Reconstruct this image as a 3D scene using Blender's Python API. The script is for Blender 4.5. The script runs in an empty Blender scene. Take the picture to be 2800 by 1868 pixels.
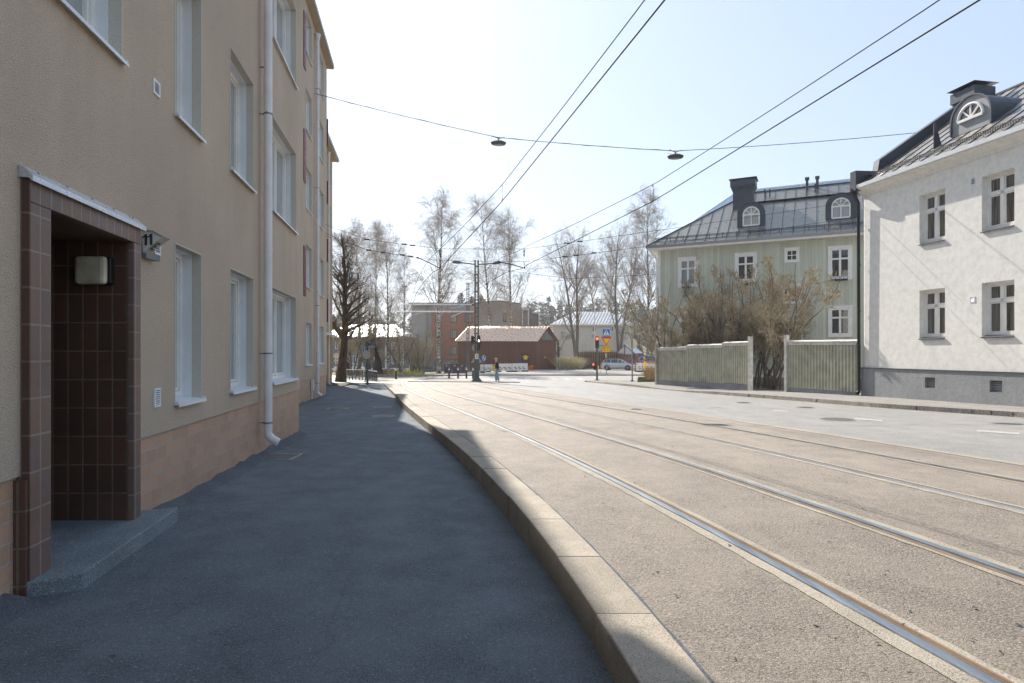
import bpy, math, random
import numpy as np
from mathutils import Vector
S = bpy.context.scene
COL = S.collection
R = math.radians
# ---------------------------------------------------------------- camera, sky, sun, exposure
F = 1700.0; CX = 1400.0; HY = 965.0; CZ = 1.7
cam_d = bpy.data.cameras.new('camera'); cam = bpy.data.objects.new('camera', cam_d); COL.objects.link(cam)
cam.location = (0, 0, CZ); cam.rotation_euler = (R(90), 0, 0)
cam_d.sensor_width = 36; cam_d.lens = F/2800*36; cam_d.shift_y = 31/2800; cam_d.clip_start = .05; cam_d.clip_end = 3000
S.camera = cam
SUN_EL = R(38.9); SUN_AZ = math.atan2(-.405, .914)        # sun stands ahead of the camera, to the left
W = bpy.data.worlds.new('World'); S.world = W; W.use_nodes = True
nt = W.node_tree
sky = nt.nodes.new('ShaderNodeTexSky'); sky.sky_type = 'NISHITA'; sky.sun_disc = False
sky.sun_elevation = SUN_EL; sky.sun_rotation = SUN_AZ
sky.air_density = 1.0; sky.dust_density = .8; sky.ozone_density = 2.0
gm = nt.nodes.new('ShaderNodeGamma'); gm.inputs[1].default_value = .37; nt.links.new(sky.outputs[0], gm.inputs[0])   # softens the glare round the sun
tn = nt.nodes.new('ShaderNodeMix'); tn.data_type = 'RGBA'; tn.blend_type = 'MULTIPLY'; tn.inputs[0].default_value = 1; tn.inputs[7].default_value = (.855, .935, 1.03, 1)
nt.links.new(gm.outputs[0], tn.inputs[6]); nt.links.new(tn.outputs[2], nt.nodes['Background'].inputs[0]); nt.nodes['Background'].inputs[1].default_value = .295
sd = bpy.data.lights.new('sun', 'SUN'); sd.energy = 5.0; sd.angle = R(.5); sd.color = (1, .93, .84)
so = bpy.data.objects.new('sun', sd); COL.objects.link(so)
ce = math.cos(SUN_EL)
so.rotation_euler = Vector((math.sin(SUN_AZ)*ce, math.cos(SUN_AZ)*ce, math.sin(SUN_EL))).to_track_quat('Z', 'Y').to_euler()
so.location = (-20, 40, 40)
S.view_settings.view_transform = 'Standard'; S.view_settings.look = 'None'
S.view_settings.exposure = .85; S.view_settings.gamma = 1
# ---------------------------------------------------------------- helpers
rng = np.random.default_rng(7)
random.seed(7)
ORG = {}
def V(*a): return np.array(a, float)
def tag(o, label=None, cat=None, group=None, kind=None):
    if label: o['label'] = label
    if cat: o['category'] = cat
    if group: o['group'] = group
    if kind: o['kind'] = kind
    return o
def thing(name, label, cat, loc=(0, 0, 0), rz=0, group=None):
    o = bpy.data.objects.new(name, None); COL.objects.link(o); o.empty_display_size = .3
    o.location = [float(c) for c in loc]; o.rotation_euler = (0, 0, rz)
    ORG[o.name] = V(*loc)
    return tag(o, label, cat, group)
def copy_tree(o, parent=None):
    c = o.copy(); COL.objects.link(c); c.parent = parent
    for ch in list(o.children): copy_tree(ch, c)
    return c
def place(root, loc, rz=0, sc=None, label=None):
    root.location = [float(c) for c in loc]; root.rotation_euler = (0, 0, rz)
    if sc is not None: root.scale = (sc, sc, sc) if not hasattr(sc, '__len__') else sc
    if label: root['label'] = label
    return root
class Fr:
    """local frame: a along e, b along m, z up"""
    def __init__(s, o, e, m=None):
        s.o = V(o[0], o[1], o[2] if len(o) > 2 else 0.); e = V(e[0], e[1], 0); s.e = e/np.linalg.norm(e)
        if m is None: m = (-s.e[1], s.e[0])
        s.m = V(m[0], m[1], 0); s.m /= np.linalg.norm(s.m)
    def __call__(s, p): return s.o + s.e*p[0] + s.m*p[1] + V(0, 0, p[2])
IDN = lambda p: V(*p)
class MB:
    def __init__(s, T=None): s.v = []; s.f = []; s.uv = []; s.T = T or IDN; s.mi = []; s.cur = 0
    def face(s, pts, uv=None):
        pts = [V(*p) for p in pts]
        if uv is None:
            n = V(0, 0, 0)
            for i in range(len(pts)):
                n = n + np.cross(pts[i]-pts[0], pts[(i+1) % len(pts)]-pts[0])
            k = int(np.argmax(np.abs(n)))
            ix = [(1, 2), (0, 2), (0, 1)][k]
            uv = [(p[ix[0]], p[ix[1]]) for p in pts]
        b = len(s.v)
        s.v += [tuple(s.T(p)) for p in pts]; s.f.append(tuple(range(b, b+len(pts)))); s.uv += [tuple(u) for u in uv]; s.mi.append(s.cur)
    def box(s, x0, x1, y0, y1, z0, z1):
        if x0 > x1: x0, x1 = x1, x0
        if y0 > y1: y0, y1 = y1, y0
        if z0 > z1: z0, z1 = z1, z0
        c = [(x, y, z) for z in (z0, z1) for y in (y0, y1) for x in (x0, x1)]
        for q in ((0, 2, 3, 1), (4, 5, 7, 6), (0, 1, 5, 4), (2, 6, 7, 3), (0, 4, 6, 2), (1, 3, 7, 5)): s.face([c[i] for i in q])
        return s
    def bar(s, p, q, w, h=None, up=(0, 0, 1)):
        p = V(*p); q = V(*q); h = h or w; d = q-p; L = np.linalg.norm(d); d = d/L
        u = V(*up)
        if abs(np.dot(u, d)) > .95: u = V(1, 0, 0)
        a = np.cross(d, u); a /= np.linalg.norm(a); b = np.cross(a, d)
        c = [P+a*i*w/2+b*j*h/2 for P in (p, q) for j in (-1, 1) for i in (-1, 1)]
        for k in ((0, 2, 3, 1), (4, 5, 7, 6), (0, 1, 5, 4), (2, 6, 7, 3), (0, 4, 6, 2), (1, 3, 7, 5)): s.face([c[i] for i in k])
        return s
    def tube(s, pts, r, n=8, cap=True, closed=False):
        pts = [V(*p) for p in pts]; K = len(pts); rr = r if hasattr(r, '__len__') else [r]*K
        ta = []
        for i in range(K):
            d = pts[min(i+1, K-1)]-pts[max(i-1, 0)] if not closed else pts[(i+1) % K]-pts[i-1]
            ta.append(d/max(np.linalg.norm(d), 1e-9))
        u = V(0, 0, 1) if abs(ta[0][2]) < .9 else V(1, 0, 0)
        rings = []
        for i in range(K):
            a = np.cross(ta[i], u); a /= max(np.linalg.norm(a), 1e-9); u = np.cross(a, ta[i])
            rings.append([pts[i]+(a*math.cos(2*math.pi*k/n)+u*math.sin(2*math.pi*k/n))*rr[i] for k in range(n)])
        b = len(s.v)
        for rg in rings:
            for k, p in enumerate(rg): s.v.append(tuple(s.T(p)))
        for i in range(K if closed else K-1):
            j = (i+1) % K
            for k in range(n):
                k2 = (k+1) % n
                s.f.append((b+i*n+k, b+i*n+k2, b+j*n+k2, b+j*n+k)); s.mi.append(s.cur)
                s.uv += [(k/n, i), (k2/n, i), (k2/n, j), (k/n, j)]
        if cap and not closed:
            s.f.append(tuple(b+k for k in range(n))[::-1]); s.mi.append(s.cur); s.uv += [(0, 0)]*n
            s.f.append(tuple(b+(K-1)*n+k for k in range(n))); s.mi.append(s.cur); s.uv += [(0, 0)]*n
        return s
    def prism(s, poly, d, off=None):
        """poly: list of 3d pts, extruded by vector d"""
        d = V(*d); P = [V(*p) for p in poly]; Q = [p+d for p in P]; n = len(P)
        s.face(P); s.face(Q[::-1])
        for i in range(n):
            j = (i+1) % n; s.face([P[i], Q[i], Q[j], P[j]])
        return s
    def disc(s, c, nrm, r, n=20, t=.0, r2=None):
        c = V(*c); nrm = V(*nrm); nrm /= np.linalg.norm(nrm); u = V(0, 0, 1) if abs(nrm[2]) < .9 else V(1, 0, 0)
        a = np.cross(nrm, u); a /= np.linalg.norm(a); b = np.cross(nrm, a)
        P = [c+(a*math.cos(2*math.pi*k/n)+b*math.sin(2*math.pi*k/n)*((r2 or r)/r))*r for k in range(n)]
        if t: s.prism(P, nrm*t)
        else: s.face(P)
        return s
    def build(s, name, mat, parent=None, smooth=False, merge=False, local=False, bevel=0):
        me = bpy.data.meshes.new(name)
        off = V(0, 0, 0)
        if parent is not None and not local: off = ORG.get(parent.name, off)
        vv = [(x-off[0], y-off[1], z-off[2]) for x, y, z in s.v]
        me.from_pydata(vv, [], s.f)
        uvl = me.uv_layers.new(name='UVMap'); uvl.data.foreach_set('uv', np.array(s.uv, 'f').ravel())
        mats = mat if isinstance(mat, (list, tuple)) else [mat]
        for m in mats: me.materials.append(m)
        if len(mats) > 1: me.polygons.foreach_set('material_index', s.mi)
        if merge or smooth or bevel:
            import bmesh
            bm = bmesh.new(); bm.from_mesh(me); bmesh.ops.remove_doubles(bm, verts=bm.verts, dist=1e-4)
            bmesh.ops.recalc_face_normals(bm, faces=bm.faces); bm.to_mesh(me); bm.free()
        if smooth:
            me.polygons.foreach_set('use_smooth', [True]*len(me.polygons))
        o = bpy.data.objects.new(name, me); COL.objects.link(o)
        if smooth:
            try:
                me.set_sharp_from_angle(angle=R(40))
            except Exception: pass
        if bevel:
            md = o.modifiers.new('bevel', 'BEVEL'); md.width = bevel; md.segments = 2; md.limit_method = 'ANGLE'; md.angle_limit = R(40)
        if parent is not None:
            o.parent = parent; ORG[o.name] = off if not local else V(0, 0, 0)
        else: ORG[o.name] = V(0, 0, 0)
        return o
def mesh_np(name, v, f, mat, parent=None, smooth=False, n=4):
    me = bpy.data.meshes.new(name); me.vertices.add(len(v)); me.vertices.foreach_set('co', np.asarray(v, 'f').ravel())
    f = np.asarray(f, 'i'); k = f.shape[1]; me.loops.add(f.size); me.loops.foreach_set('vertex_index', f.ravel())
    me.polygons.add(len(f)); me.polygons.foreach_set('loop_start', np.arange(0, f.size, k, dtype='i'))
    try: me.polygons.foreach_set('loop_total', np.full(len(f), k, 'i'))
    except Exception: pass
    me.materials.append(mat)
    if smooth: me.polygons.foreach_set('use_smooth', np.ones(len(f), bool))
    me.update(calc_edges=True); me.validate()
    o = bpy.data.objects.new(name, me); COL.objects.link(o)
    if parent is not None: o.parent = parent
    return o
# ---------------------------------------------------------------- materials
def mat_base(name, col=(.5, .5, .5), rough=.7, metal=0, spec=.5):
    m = bpy.data.materials.new(name); m.use_nodes = True; b = m.node_tree.nodes['Principled BSDF']
    b.inputs['Base Color'].default_value = (*col, 1); b.inputs['Roughness'].default_value = rough
    b.inputs['Metallic'].default_value = metal; b.inputs['Specular IOR Level'].default_value = spec
    return m, m.node_tree, b
def nd(t, typ, **kw):
    n = t.nodes.new(typ)
    for k, v in kw.items():
        if k[0] == '_': n.inputs[k[1:].replace('_', ' ')].default_value = v
        else: setattr(n, k, v)
    return n
def ramp(t, fac, stops):
    r = t.nodes.new('ShaderNodeValToRGB'); e = r.color_ramp.elements
    while len(e) < len(stops): e.new(.5)
    for i, (p, c) in enumerate(stops):
        e[i].position = p; e[i].color = (*(c if hasattr(c, '__len__') else (c, c, c)), 1)
    t.links.new(fac, r.inputs[0]); return r.outputs[0]
def noise(t, co, sc, det=4, rough=.55, dist=0):
    n = nd(t, 'ShaderNodeTexNoise', _Scale=sc, _Detail=det, _Roughness=rough, _Distortion=dist)
    if co is not None: t.links.new(co, n.inputs['Vector'])
    return n.outputs['Fac']
def mixc(t, fac, a, b, mode='MIX'):
    n = nd(t, 'ShaderNodeMix', data_type='RGBA', blend_type=mode)
    for sock, v in ((n.inputs[0], fac), (n.inputs[6], a), (n.inputs[7], b)):
        if hasattr(v, 'links'): t.links.new(v, sock)
        elif hasattr(v, '__len__'): sock.default_value = (*v[:3], 1)
        else: sock.default_value = v
    return n.outputs[2]
def math_(t, op, a, b=0):
    n = nd(t, 'ShaderNodeMath', operation=op)
    for s_, v in ((n.inputs[0], a), (n.inputs[1], b)):
        if hasattr(v, 'links'): t.links.new(v, s_)
        else: s_.default_value = v
    return n.outputs[0]
def bump(t, b, h, dist=.01, st=1.0):
    n = nd(t, 'ShaderNodeBump', _Strength=st, _Distance=dist); t.links.new(h, n.inputs['Height']); t.links.new(n.outputs[0], b.inputs['Normal'])
def pos(t): return nd(t, 'ShaderNodeNewGeometry').outputs['Position']
def uvn(t): return nd(t, 'ShaderNodeTexCoord').outputs['UV']
def objc(t): return nd(t, 'ShaderNodeTexCoord').outputs['Object']
def scl(t, co, s3):
    n = nd(t, 'ShaderNodeMapping'); n.inputs['Scale'].default_value = s3; t.links.new(co, n.inputs['Vector']); return n.outputs[0]
def painted(name, col, rough=.55, var=.12, nsc=3., metal=0, bmp=.0008, spec=.4, fine=60):
    """painted or metal surface with soft dirt variation"""
    m, t, b = mat_base(name, col, rough, metal, spec); p = objc(t)
    f = noise(t, p, nsc, 5); lo = [c*(1-var) for c in col]; hi = [min(1, c*(1+var*.5)) for c in col]
    c = ramp(t, f, [(.3, lo), (.7, hi)]); t.links.new(c, b.inputs['Base Color'])
    t.links.new(ramp(t, noise(t, p, nsc*3, 3), [(.3, max(.05, rough-.12)), (.7, min(1, rough+.12))]), b.inputs['Roughness'])
    if bmp: bump(t, b, noise(t, p, fine, 3), bmp)
    return m
def plaster(name, col, grain=90, dist=.006, streak=.1, blot=.08):
    m, t, b = mat_base(name, col, .92, 0, .15); p = pos(t)
    big = noise(t, p, .55, 5, .6); st = noise(t, scl(t, p, (2.2, 2.2, .18)), 1.5, 4)
    c = mixc(t, ramp(t, big, [(.3, 0), (.7, 1)]), [x*(1-blot) for x in col], [x*(1+blot*.6) for x in col])
    c = mixc(t, ramp(t, st, [(.45, 0), (.8, streak*2)]), c, [x*.72 for x in col])
    g = noise(t, p, grain, 3, .7); vo = nd(t, 'ShaderNodeTexVoronoi', _Scale=grain*1.3); t.links.new(p, vo.inputs['Vector'])
    c = mixc(t, ramp(t, g, [(.3, .35), (.62, 0)]), c, [x*.55 for x in col])
    t.links.new(c, b.inputs['Base Color'])
    h = math_(t, 'ADD', g, math_(t, 'MULTIPLY', vo.outputs['Distance'], .8)); bump(t, b, h, dist)
    return m
def tiles(name, c1, c2, mortar, bw, rh, ms=.008, off=.5, rough=.45, var=.5, bstr=.004, spec=.4, dirt=.3, patina=None):
    m, t, b = mat_base(name, c1, rough, 0, spec); uv = uvn(t)
    k = nd(t, 'ShaderNodeTexBrick', offset=off, squash=1.0); t.links.new(uv, k.inputs['Vector'])
    for n_, v in (('Scale', 1), ('Mortar Size', ms), ('Mortar Smooth', .15), ('Bias', 0), ('Brick Width', bw), ('Row Height', rh)): k.inputs[n_].default_value = v
    k.inputs['Color1'].default_value = (*c1, 1); k.inputs['Color2'].default_value = (*c2, 1); k.inputs['Mortar'].default_value = (*mortar, 1)
    p = pos(t); f = noise(t, p, 2.3, 5); c = mixc(t, ramp(t, f, [(.35, dirt), (.7, 0)]), k.outputs['Color'], [x*.45 for x in c1], 'MIX')
    f2 = noise(t, p, 40, 4, .7); c = mixc(t, ramp(t, f2, [(.3, .35), (.6, 0)]), c, [x*.5 for x in c1])
    if patina: c = mixc(t, ramp(t, noise(t, scl(t, p, (1, 1, 3)), 1.6, 6, .65), [(.55, 0), (.78, .55)]), c, patina)
    t.links.new(c, b.inputs['Base Color'])
    t.links.new(ramp(t, f2, [(.3, rough-.1), (.7, rough+.2)]), b.inputs['Roughness'])
    h = math_(t, 'ADD', math_(t, 'MULTIPLY', k.outputs['Fac'], -1), math_(t, 'MULTIPLY', noise(t, p, 18, 4), .5)); bump(t, b, h, bstr)
    return m
def asphalt(name, dark, light, patch, gr=260, dist=.006, streak=None, rough=.85, crackamt=.0, spec=.3, stone=(.5, .46, .42), sfrac=.12):
    m, t, b = mat_base(name, dark, rough, 0, spec); p = pos(t)
    a = noise(t, p, .35, 6, .62, .3); f = noise(t, p, 2.1, 6, .65)
    c = mixc(t, ramp(t, a, [(.35, 0), (.65, 1)]), dark, light)
    c = mixc(t, ramp(t, f, [(.42, 0), (.7, .55)]), c, patch)
    vo = nd(t, 'ShaderNodeTexVoronoi', _Scale=gr*.42); t.links.new(p, vo.inputs['Vector'])
    sc_ = nd(t, 'ShaderNodeSeparateColor'); t.links.new(vo.outputs['Color'], sc_.inputs[0])
    c = mixc(t, ramp(t, sc_.outputs[0], [(1-sfrac-.02, 0), (1-sfrac+.02, .6)]), c, stone)
    c = mixc(t, ramp(t, sc_.outputs[1], [(.0, .5), (.35, 0)]), c, [x*.45 for x in dark])
    g = noise(t, p, gr*.42, 6, .8); c = mixc(t, math_(t, 'MULTIPLY', ramp(t, g, [(.42, 1), (.50, 0)]), ramp(t, f, [(.35, .35), (.6, 1)])), c, [x*.3 for x in dark])
    if streak:
        c = mixc(t, ramp(t, noise(t, scl(t, p, (1.2, .16, 1)), 1.4, 5), [(.5, 0), (.75, .5)]), c, streak)
    if crackamt:
        v2 = nd(t, 'ShaderNodeTexVoronoi', feature='DISTANCE_TO_EDGE', _Scale=.32)
        wv = nd(t, 'ShaderNodeVectorMath', operation='ADD'); nn = nd(t, 'ShaderNodeTexNoise', _Scale=1.3, _Detail=6.); t.links.new(p, nn.inputs['Vector'])
        t.links.new(p, wv.inputs[0]); t.links.new(nn.outputs['Color'], wv.inputs[1]); t.links.new(wv.outputs[0], v2.inputs['Vector'])
        c = mixc(t, ramp(t, v2.outputs['Distance'], [(.0, crackamt), (.006, 0)]), c, [x*.35 for x in dark])
    t.links.new(c, b.inputs['Base Color'])
    g2 = noise(t, p, gr*.33, 6, .75); h = math_(t, 'ADD', math_(t, 'MULTIPLY', vo.outputs['Distance'], -.5), math_(t, 'MULTIPLY', g2, 2.2)); bump(t, b, h, dist, .9)
    return m
M = {}
M['plaster'] = plaster('beige_plaster', (.60, .49, .385), 80, .009, .16, .12)
M['plaster_y'] = plaster('warm_plaster', (.5, .4, .28), 60, .004)
M['whiteplaster'] = plaster('white_plaster', (.77, .755, .715), 5, .0012, .05, .025)
M['reveal_plaster'] = plaster('reveal_plaster', (.58, .54, .47), 60, .002)
M['plinth'] = tiles('plinth_tiles', (.57, .36, .245), (.46, .29, .2), (.45, .42, .39), .245, .13, .007, .5, .5, patina=None, dirt=.18)
M['darktile'] = tiles('dark_clinker', (.155, .083, .058), (.10, .06, .045), (.27, .21, .14), .125, .245, .006, 0, .38, dirt=.4, patina=(.11, .085, .075))
M['frametile'] = tiles('frame_clinker', (.22, .135, .10), (.165, .12, .11), (.30, .26, .21), .125, .235, .008, 0, .42, dirt=.3, patina=(.2, .17, .17))
M['sidetile'] = tiles('side_clinker', (.13, .07, .05), (.10, .058, .045), (.2, .16, .12), .235, .235, .008, 0, .42, dirt=.3)
M['stonetile'] = tiles('ochre_stone_tiles', (.45, .27, .12), (.30, .18, .09), (.25, .18, .1), .3, .3, .01, 0, .55)
M['whitemetal'] = painted('white_sheet_metal', (.72, .74, .76), .45, .08)
M['whitepaint'] = painted('white_paint', (.78, .77, .74), .5, .1)
M['pipe'] = painted('downpipe_paint', (.72, .7, .7), .4, .12)
M['pipewhite'] = painted('downpipe_white', (.66, .63, .6), .4, .1)
M['alu'] = painted('aluminium', (.62, .65, .69), .35, .1, metal=.6)
M['redpanel'] = painted('dark_red_panel', (.17, .03, .035), .5)
M['blacksheet'] = painted('black_sheet_roof', (.065, .072, .088), .45, .15, nsc=1.5, metal=.3)
M['roofsheet'] = painted('grey_standing_seam_sheet', (.31, .295, .27), .36, .08, nsc=1.5, metal=.6, bmp=0)
M['greysheet'] = painted('grey_sheet', (.30, .31, .32), .5, .15)
M['darkgrey'] = painted('dark_grey_metal', (.05, .055, .06), .5)
M['polegrey'] = painted('galvanised_steel', (.20, .215, .225), .5, .15, metal=.3)
M['polegreen'] = painted('pole_paint', (.10, .12, .12), .5, .15)
M['black'] = painted('black_plastic', (.015, .015, .017), .45)
M['wire'] = painted('wire', (.03, .032, .036), .8, bmp=0, spec=.1)
M['beigelamp'] = painted('aged_lamp_plastic', (.62, .56, .42), .35, .25, nsc=7)
M['signgrey'] = painted('sign_acrylic', (.5, .48, .43), .3)
M['granite'] = asphalt('kerb_granite', (.40, .352, .285), (.45, .40, .325), (.34, .295, .235), 330, .002, stone=(.5, .45, .38), rough=.75)
g_ = M['granite'].node_tree; b_ = g_.nodes['Principled BSDF']; l_ = b_.inputs['Base Color'].links[0].from_socket
sp_ = nd(g_, 'ShaderNodeSeparateXYZ'); g_.links.new(pos(g_), sp_.inputs[0]); wn_ = nd(g_, 'ShaderNodeTexWhiteNoise', noise_dimensions='1D')
g_.links.new(math_(g_, 'FLOOR', math_(g_, 'ADD', sp_.outputs[1], .6)), wn_.inputs['W'])
tint_ = ramp(g_, wn_.outputs['Value'], [(0, (.84, .83, .82)), (1, (1.08, 1.06, 1.04))]); c_ = mixc(g_, 1., l_, tint_, 'MULTIPLY')
st_ = ramp(g_, noise(g_, scl(g_, pos(g_), (1, 1, 2.5)), 2.6, 6, .7), [(.5, 0), (.72, .45)]); c_ = mixc(g_, st_, c_, (.19, .165, .13)); g_.links.new(c_, b_.inputs['Base Color'])
M['granite_r'] = asphalt('rough_granite', (.33, .30, .27), (.42, .385, .34), (.26, .23, .2), 90, .03, rough=.85)
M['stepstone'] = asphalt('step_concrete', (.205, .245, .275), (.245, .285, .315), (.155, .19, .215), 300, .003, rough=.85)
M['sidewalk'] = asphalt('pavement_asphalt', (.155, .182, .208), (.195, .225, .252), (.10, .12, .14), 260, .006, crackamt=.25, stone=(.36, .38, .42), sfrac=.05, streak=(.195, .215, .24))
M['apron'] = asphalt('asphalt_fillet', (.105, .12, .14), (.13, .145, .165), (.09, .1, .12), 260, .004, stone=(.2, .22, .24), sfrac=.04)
M['trackbed'] = asphalt('track_bed_asphalt', (.31, .265, .215), (.375, .325, .26), (.25, .21, .172), 170, .015, rough=.66, spec=.5, streak=(.40, .352, .28), stone=(.46, .37, .32), sfrac=.22)
M['road'] = asphalt('road_asphalt', (.27, .26, .245), (.31, .30, .28), (.25, .24, .23), 200, .004, streak=(.34, .32, .29), stone=(.4, .39, .38), sfrac=.2, rough=.62, spec=.5)
M['rsidewalk'] = asphalt('right_pavement', (.28, .265, .245), (.33, .315, .29), (.25, .235, .22), 220, .004)
M['concrete'] = asphalt('cast_concrete', (.38, .34, .275), (.43, .39, .32), (.31, .27, .22), 300, .003, stone=(.5, .47, .4), sfrac=.1)
M['marking'] = painted('road_marking', (.42, .41, .39), .7, .3, nsc=9)
M['iron'] = painted('cast_iron', (.30, .29, .27), .5, .3, metal=.5, nsc=20)
m, t, b = mat_base('rail_steel', (.62, .64, .67), .2, 1); p = pos(t)
t.links.new(ramp(t, noise(t, scl(t, p, (8, .4, 1)), 3, 5), [(.3, .32), (.7, .5)]), b.inputs['Roughness']); M['rail'] = m; b.inputs['Base Color'].default_value = (.36, .39, .42, 1)
M['railgroove'] = painted('rail_groove', (.15, .115, .085), .6, .3, metal=.4)
M['rust'] = painted('rusty_lip', (.2, .13, .08), .65, .3)
M['soil'] = asphalt('soil', (.16, .12, .08), (.2, .16, .1), (.12, .13, .05), 60, .03)
M['lawn'] = asphalt('spring_lawn', (.17, .16, .06), (.22, .19, .09), (.12, .14, .04), 40, .03)
def glass(name, c0, c1, scx=5., rough=.06, stripes=True, spec=.7):
    m, t, b = mat_base(name, c0, rough, 0, spec); uv = uvn(t)
    n = noise(t, scl(t, uv, (scx, .25, 1)), 2.2, 3); t.links.new(ramp(t, n, [(.35, c0), (.65, c1)]), b.inputs['Base Color'])
    b.inputs['Coat Weight'].default_value = .8; b.inputs['Coat Roughness'].default_value = .02
    return m
M['paleglass'] = glass('pale_curtain_glass', (.20, .23, .235), (.32, .35, .35))
M['darkglass'] = glass('dark_window_glass', (.02, .022, .026), (.05, .05, .05))
M['curtainglass'] = glass('curtain_window_glass', (.018, .02, .022), (.16, .155, .14), 7)
M['warmglass'] = glass('bright_window_glass', (.25, .22, .18), (.34, .31, .27))
M['bluetarp'] = glass('blue_roof_glazing', (.36, .52, .66), (.5, .66, .78), 3)
def emis(name, col, st):
    m, t, b = mat_base(name, col, .4); b.inputs['Emission Color'].default_value = (*col, 1); b.inputs['Emission Strength'].default_value = st; return m
M['redlight'] = emis('lit_red_lens', (1, .06, .03), 4.)
M['whitelight'] = emis('lit_white_signal', (1, 1, .95), 4.)
def bark(name, c0, c1, sx=6, sz=1.2):
    m, t, b = mat_base(name, c0, .9, 0, .15); p = objc(t)
    t.links.new(ramp(t, noise(t, scl(t, p, (sx, sx, sz)), 2, 6, .65), [(.35, c0), (.65, c1)]), b.inputs['Base Color'])
    bump(t, b, noise(t, scl(t, p, (sx, sx, sz)), 3, 5), .03)
    return m
M['bark'] = bark('dark_bark', (.05, .038, .028), (.12, .095, .075))
M['barkgrey'] = bark('grey_bark', (.12, .10, .085), (.22, .19, .16))
m, t, b = mat_base('birch_bark', (.6, .55, .5), .75, 0, .2); p = objc(t)
n1 = noise(t, scl(t, p, (1.6, 1.6, 4.5)), 1.6, 5, .7)
t.links.new(ramp(t, n1, [(.46, (.045, .035, .03)), (.53, (.60, .55, .49)), (.8, (.72, .68, .62))]), b.inputs['Base Color']); M['birch'] = m
M['twig'] = painted('twigs_grey', (.35, .295, .24), .9, .2, bmp=0)
M['twigd'] = painted('twigs_dark', (.12, .095, .075), .9, .2, bmp=0)
M['twigo'] = painted('twigs_olive', (.37, .31, .22), .9, .2, bmp=0)
M['bud'] = painted('leaf_buds', (.56, .49, .30), .8, .3, bmp=0)
M['yellowleaf'] = painted('yellow_spring_leaves', (.55, .50, .08), .8, .3, bmp=0)
M['drygrass'] = painted('dry_stems', (.30, .20, .10), .9, .3, bmp=0)
M['greenleaf'] = painted('green_leaves', (.08, .13, .03), .8, .4, bmp=0)
M['conifer'] = painted('conifer_needles', (.07, .085, .05), .9, .5, bmp=0, nsc=.4)
def boards(name, col, step, axis='u', depth=.25, rough=.6, grime=.2):
    m, t, b = mat_base(name, col, rough, 0, .3); uv = uvn(t); sp = nd(t, 'ShaderNodeSeparateXYZ'); t.links.new(uv, sp.inputs[0])
    u = sp.outputs[0 if axis == 'u' else 1]
    fr = math_(t, 'FRACT', math_(t, 'DIVIDE', u, step)); e = ramp(t, fr, [(.0, .45), (.05, 1), (.95, 1), (1.0, .45)])
    cell = math_(t, 'FLOOR', math_(t, 'DIVIDE', u, step)); wn = nd(t, 'ShaderNodeTexWhiteNoise', noise_dimensions='1D'); t.links.new(cell, wn.inputs['W'])
    c = mixc(t, wn.outputs['Value'], [x*(1-.14) for x in col], [x*1.06 for x in col])
    c = mixc(t, ramp(t, noise(t, pos(t), 1.2, 5), [(.4, 0), (.75, grime)]), c, [x*.55 for x in col])
    c = mixc(t, e, [x*.35 for x in col], c); t.links.new(c, b.inputs['Base Color']); bump(t, b, e, .02)
    return m
M['greenboard'] = boards('sage_green_boards', (.55, .57, .475), .19)
M['redboard'] = boards('red_brown_boards', (.165, .068, .042), .22)
M['greyboard'] = boards('grey_boards', (.21, .215, .23), .2)
M['concretepanel'] = boards('precast_panels', (.43, .395, .37), 3.6, depth=.1)
M['darkpanel'] = boards('grey_brown_panels', (.3, .28, .265), 3.2)
M['orangebrick'] = tiles('red_brown_brick', (.46, .185, .105), (.40, .16, .09), (.36, .2, .15), .3, .09, .008)
M['fencegreen'] = painted('fence_grey_green', (.47, .46, .36), .6, .25, nsc=2.5)
M['fencewhite'] = painted('weathered_white_boards', (.62, .60, .55), .7, .3, nsc=5)
M['foundation'] = plaster('blue_grey_foundation', (.30, .31, .32), 9, .004, .25, .18)
M['seamroof'] = painted('pale_metal_roof', (.8, .77, .74), .38, .05, metal=.6, bmp=0)
M['copperroof'] = painted('salmon_metal_roof', (.95, .68, .50), .30, .05, metal=.85, bmp=0)
M['beigewall'] = plaster('cream_far_wall', (.78, .72, .62), 5, .01)
M['glareroof'] = painted('bright_metal_roof', (.8, .82, .85), .34, .04, metal=1., bmp=0)
def plain(n, c, r=.5, **k): M[n] = painted(n, c, r, .06, **k); return M[n]
plain('sign_blue', (.0, .16, .55)); plain('sign_white', (.85, .85, .85)); plain('sign_red', (.62, .03, .02)); plain('sign_yellow', (.9, .55, .01))
plain('orange', (.85, .18, .02)); plain('purple', (.085, .065, .09), .6); plain('rimsilver', (.45, .46, .48), .3, metal=.7)
plain('skin', (.5, .3, .22)); plain('navy', (.015, .02, .035), .9); plain('jeans', (.22, .30, .38), .9); plain('hair', (.04, .025, .02), .9)
plain('capbeige', (.4, .33, .25), .9); plain('helmetwhite', (.8, .8, .78), .4); plain('hivis', (.75, .8, .05), .8); plain('vestdark', (.03, .03, .035), .8)
plain('barrierwhite', (.78, .76, .72), .6); plain('benchgreen', (.10, .14, .13), .6)
def carpaint(n, c, metal=.5):
    m, t, b = mat_base(n, c, .3, metal, .5); b.inputs['Coat Weight'].default_value = 1; b.inputs['Coat Roughness'].default_value = .05; M[n] = m
carpaint('silver', (.52, .54, .57)); carpaint('carred', (.45, .01, .03), .2); carpaint('carblue', (.02, .16, .42), .2); carpaint('carwhite', (.75, .75, .75), 0)
plain('tyre', (.02, .02, .02), .9); plain('headlamp', (.7, .7, .7), .1); plain('taillamp', (.5, .02, .02), .2)

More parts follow.
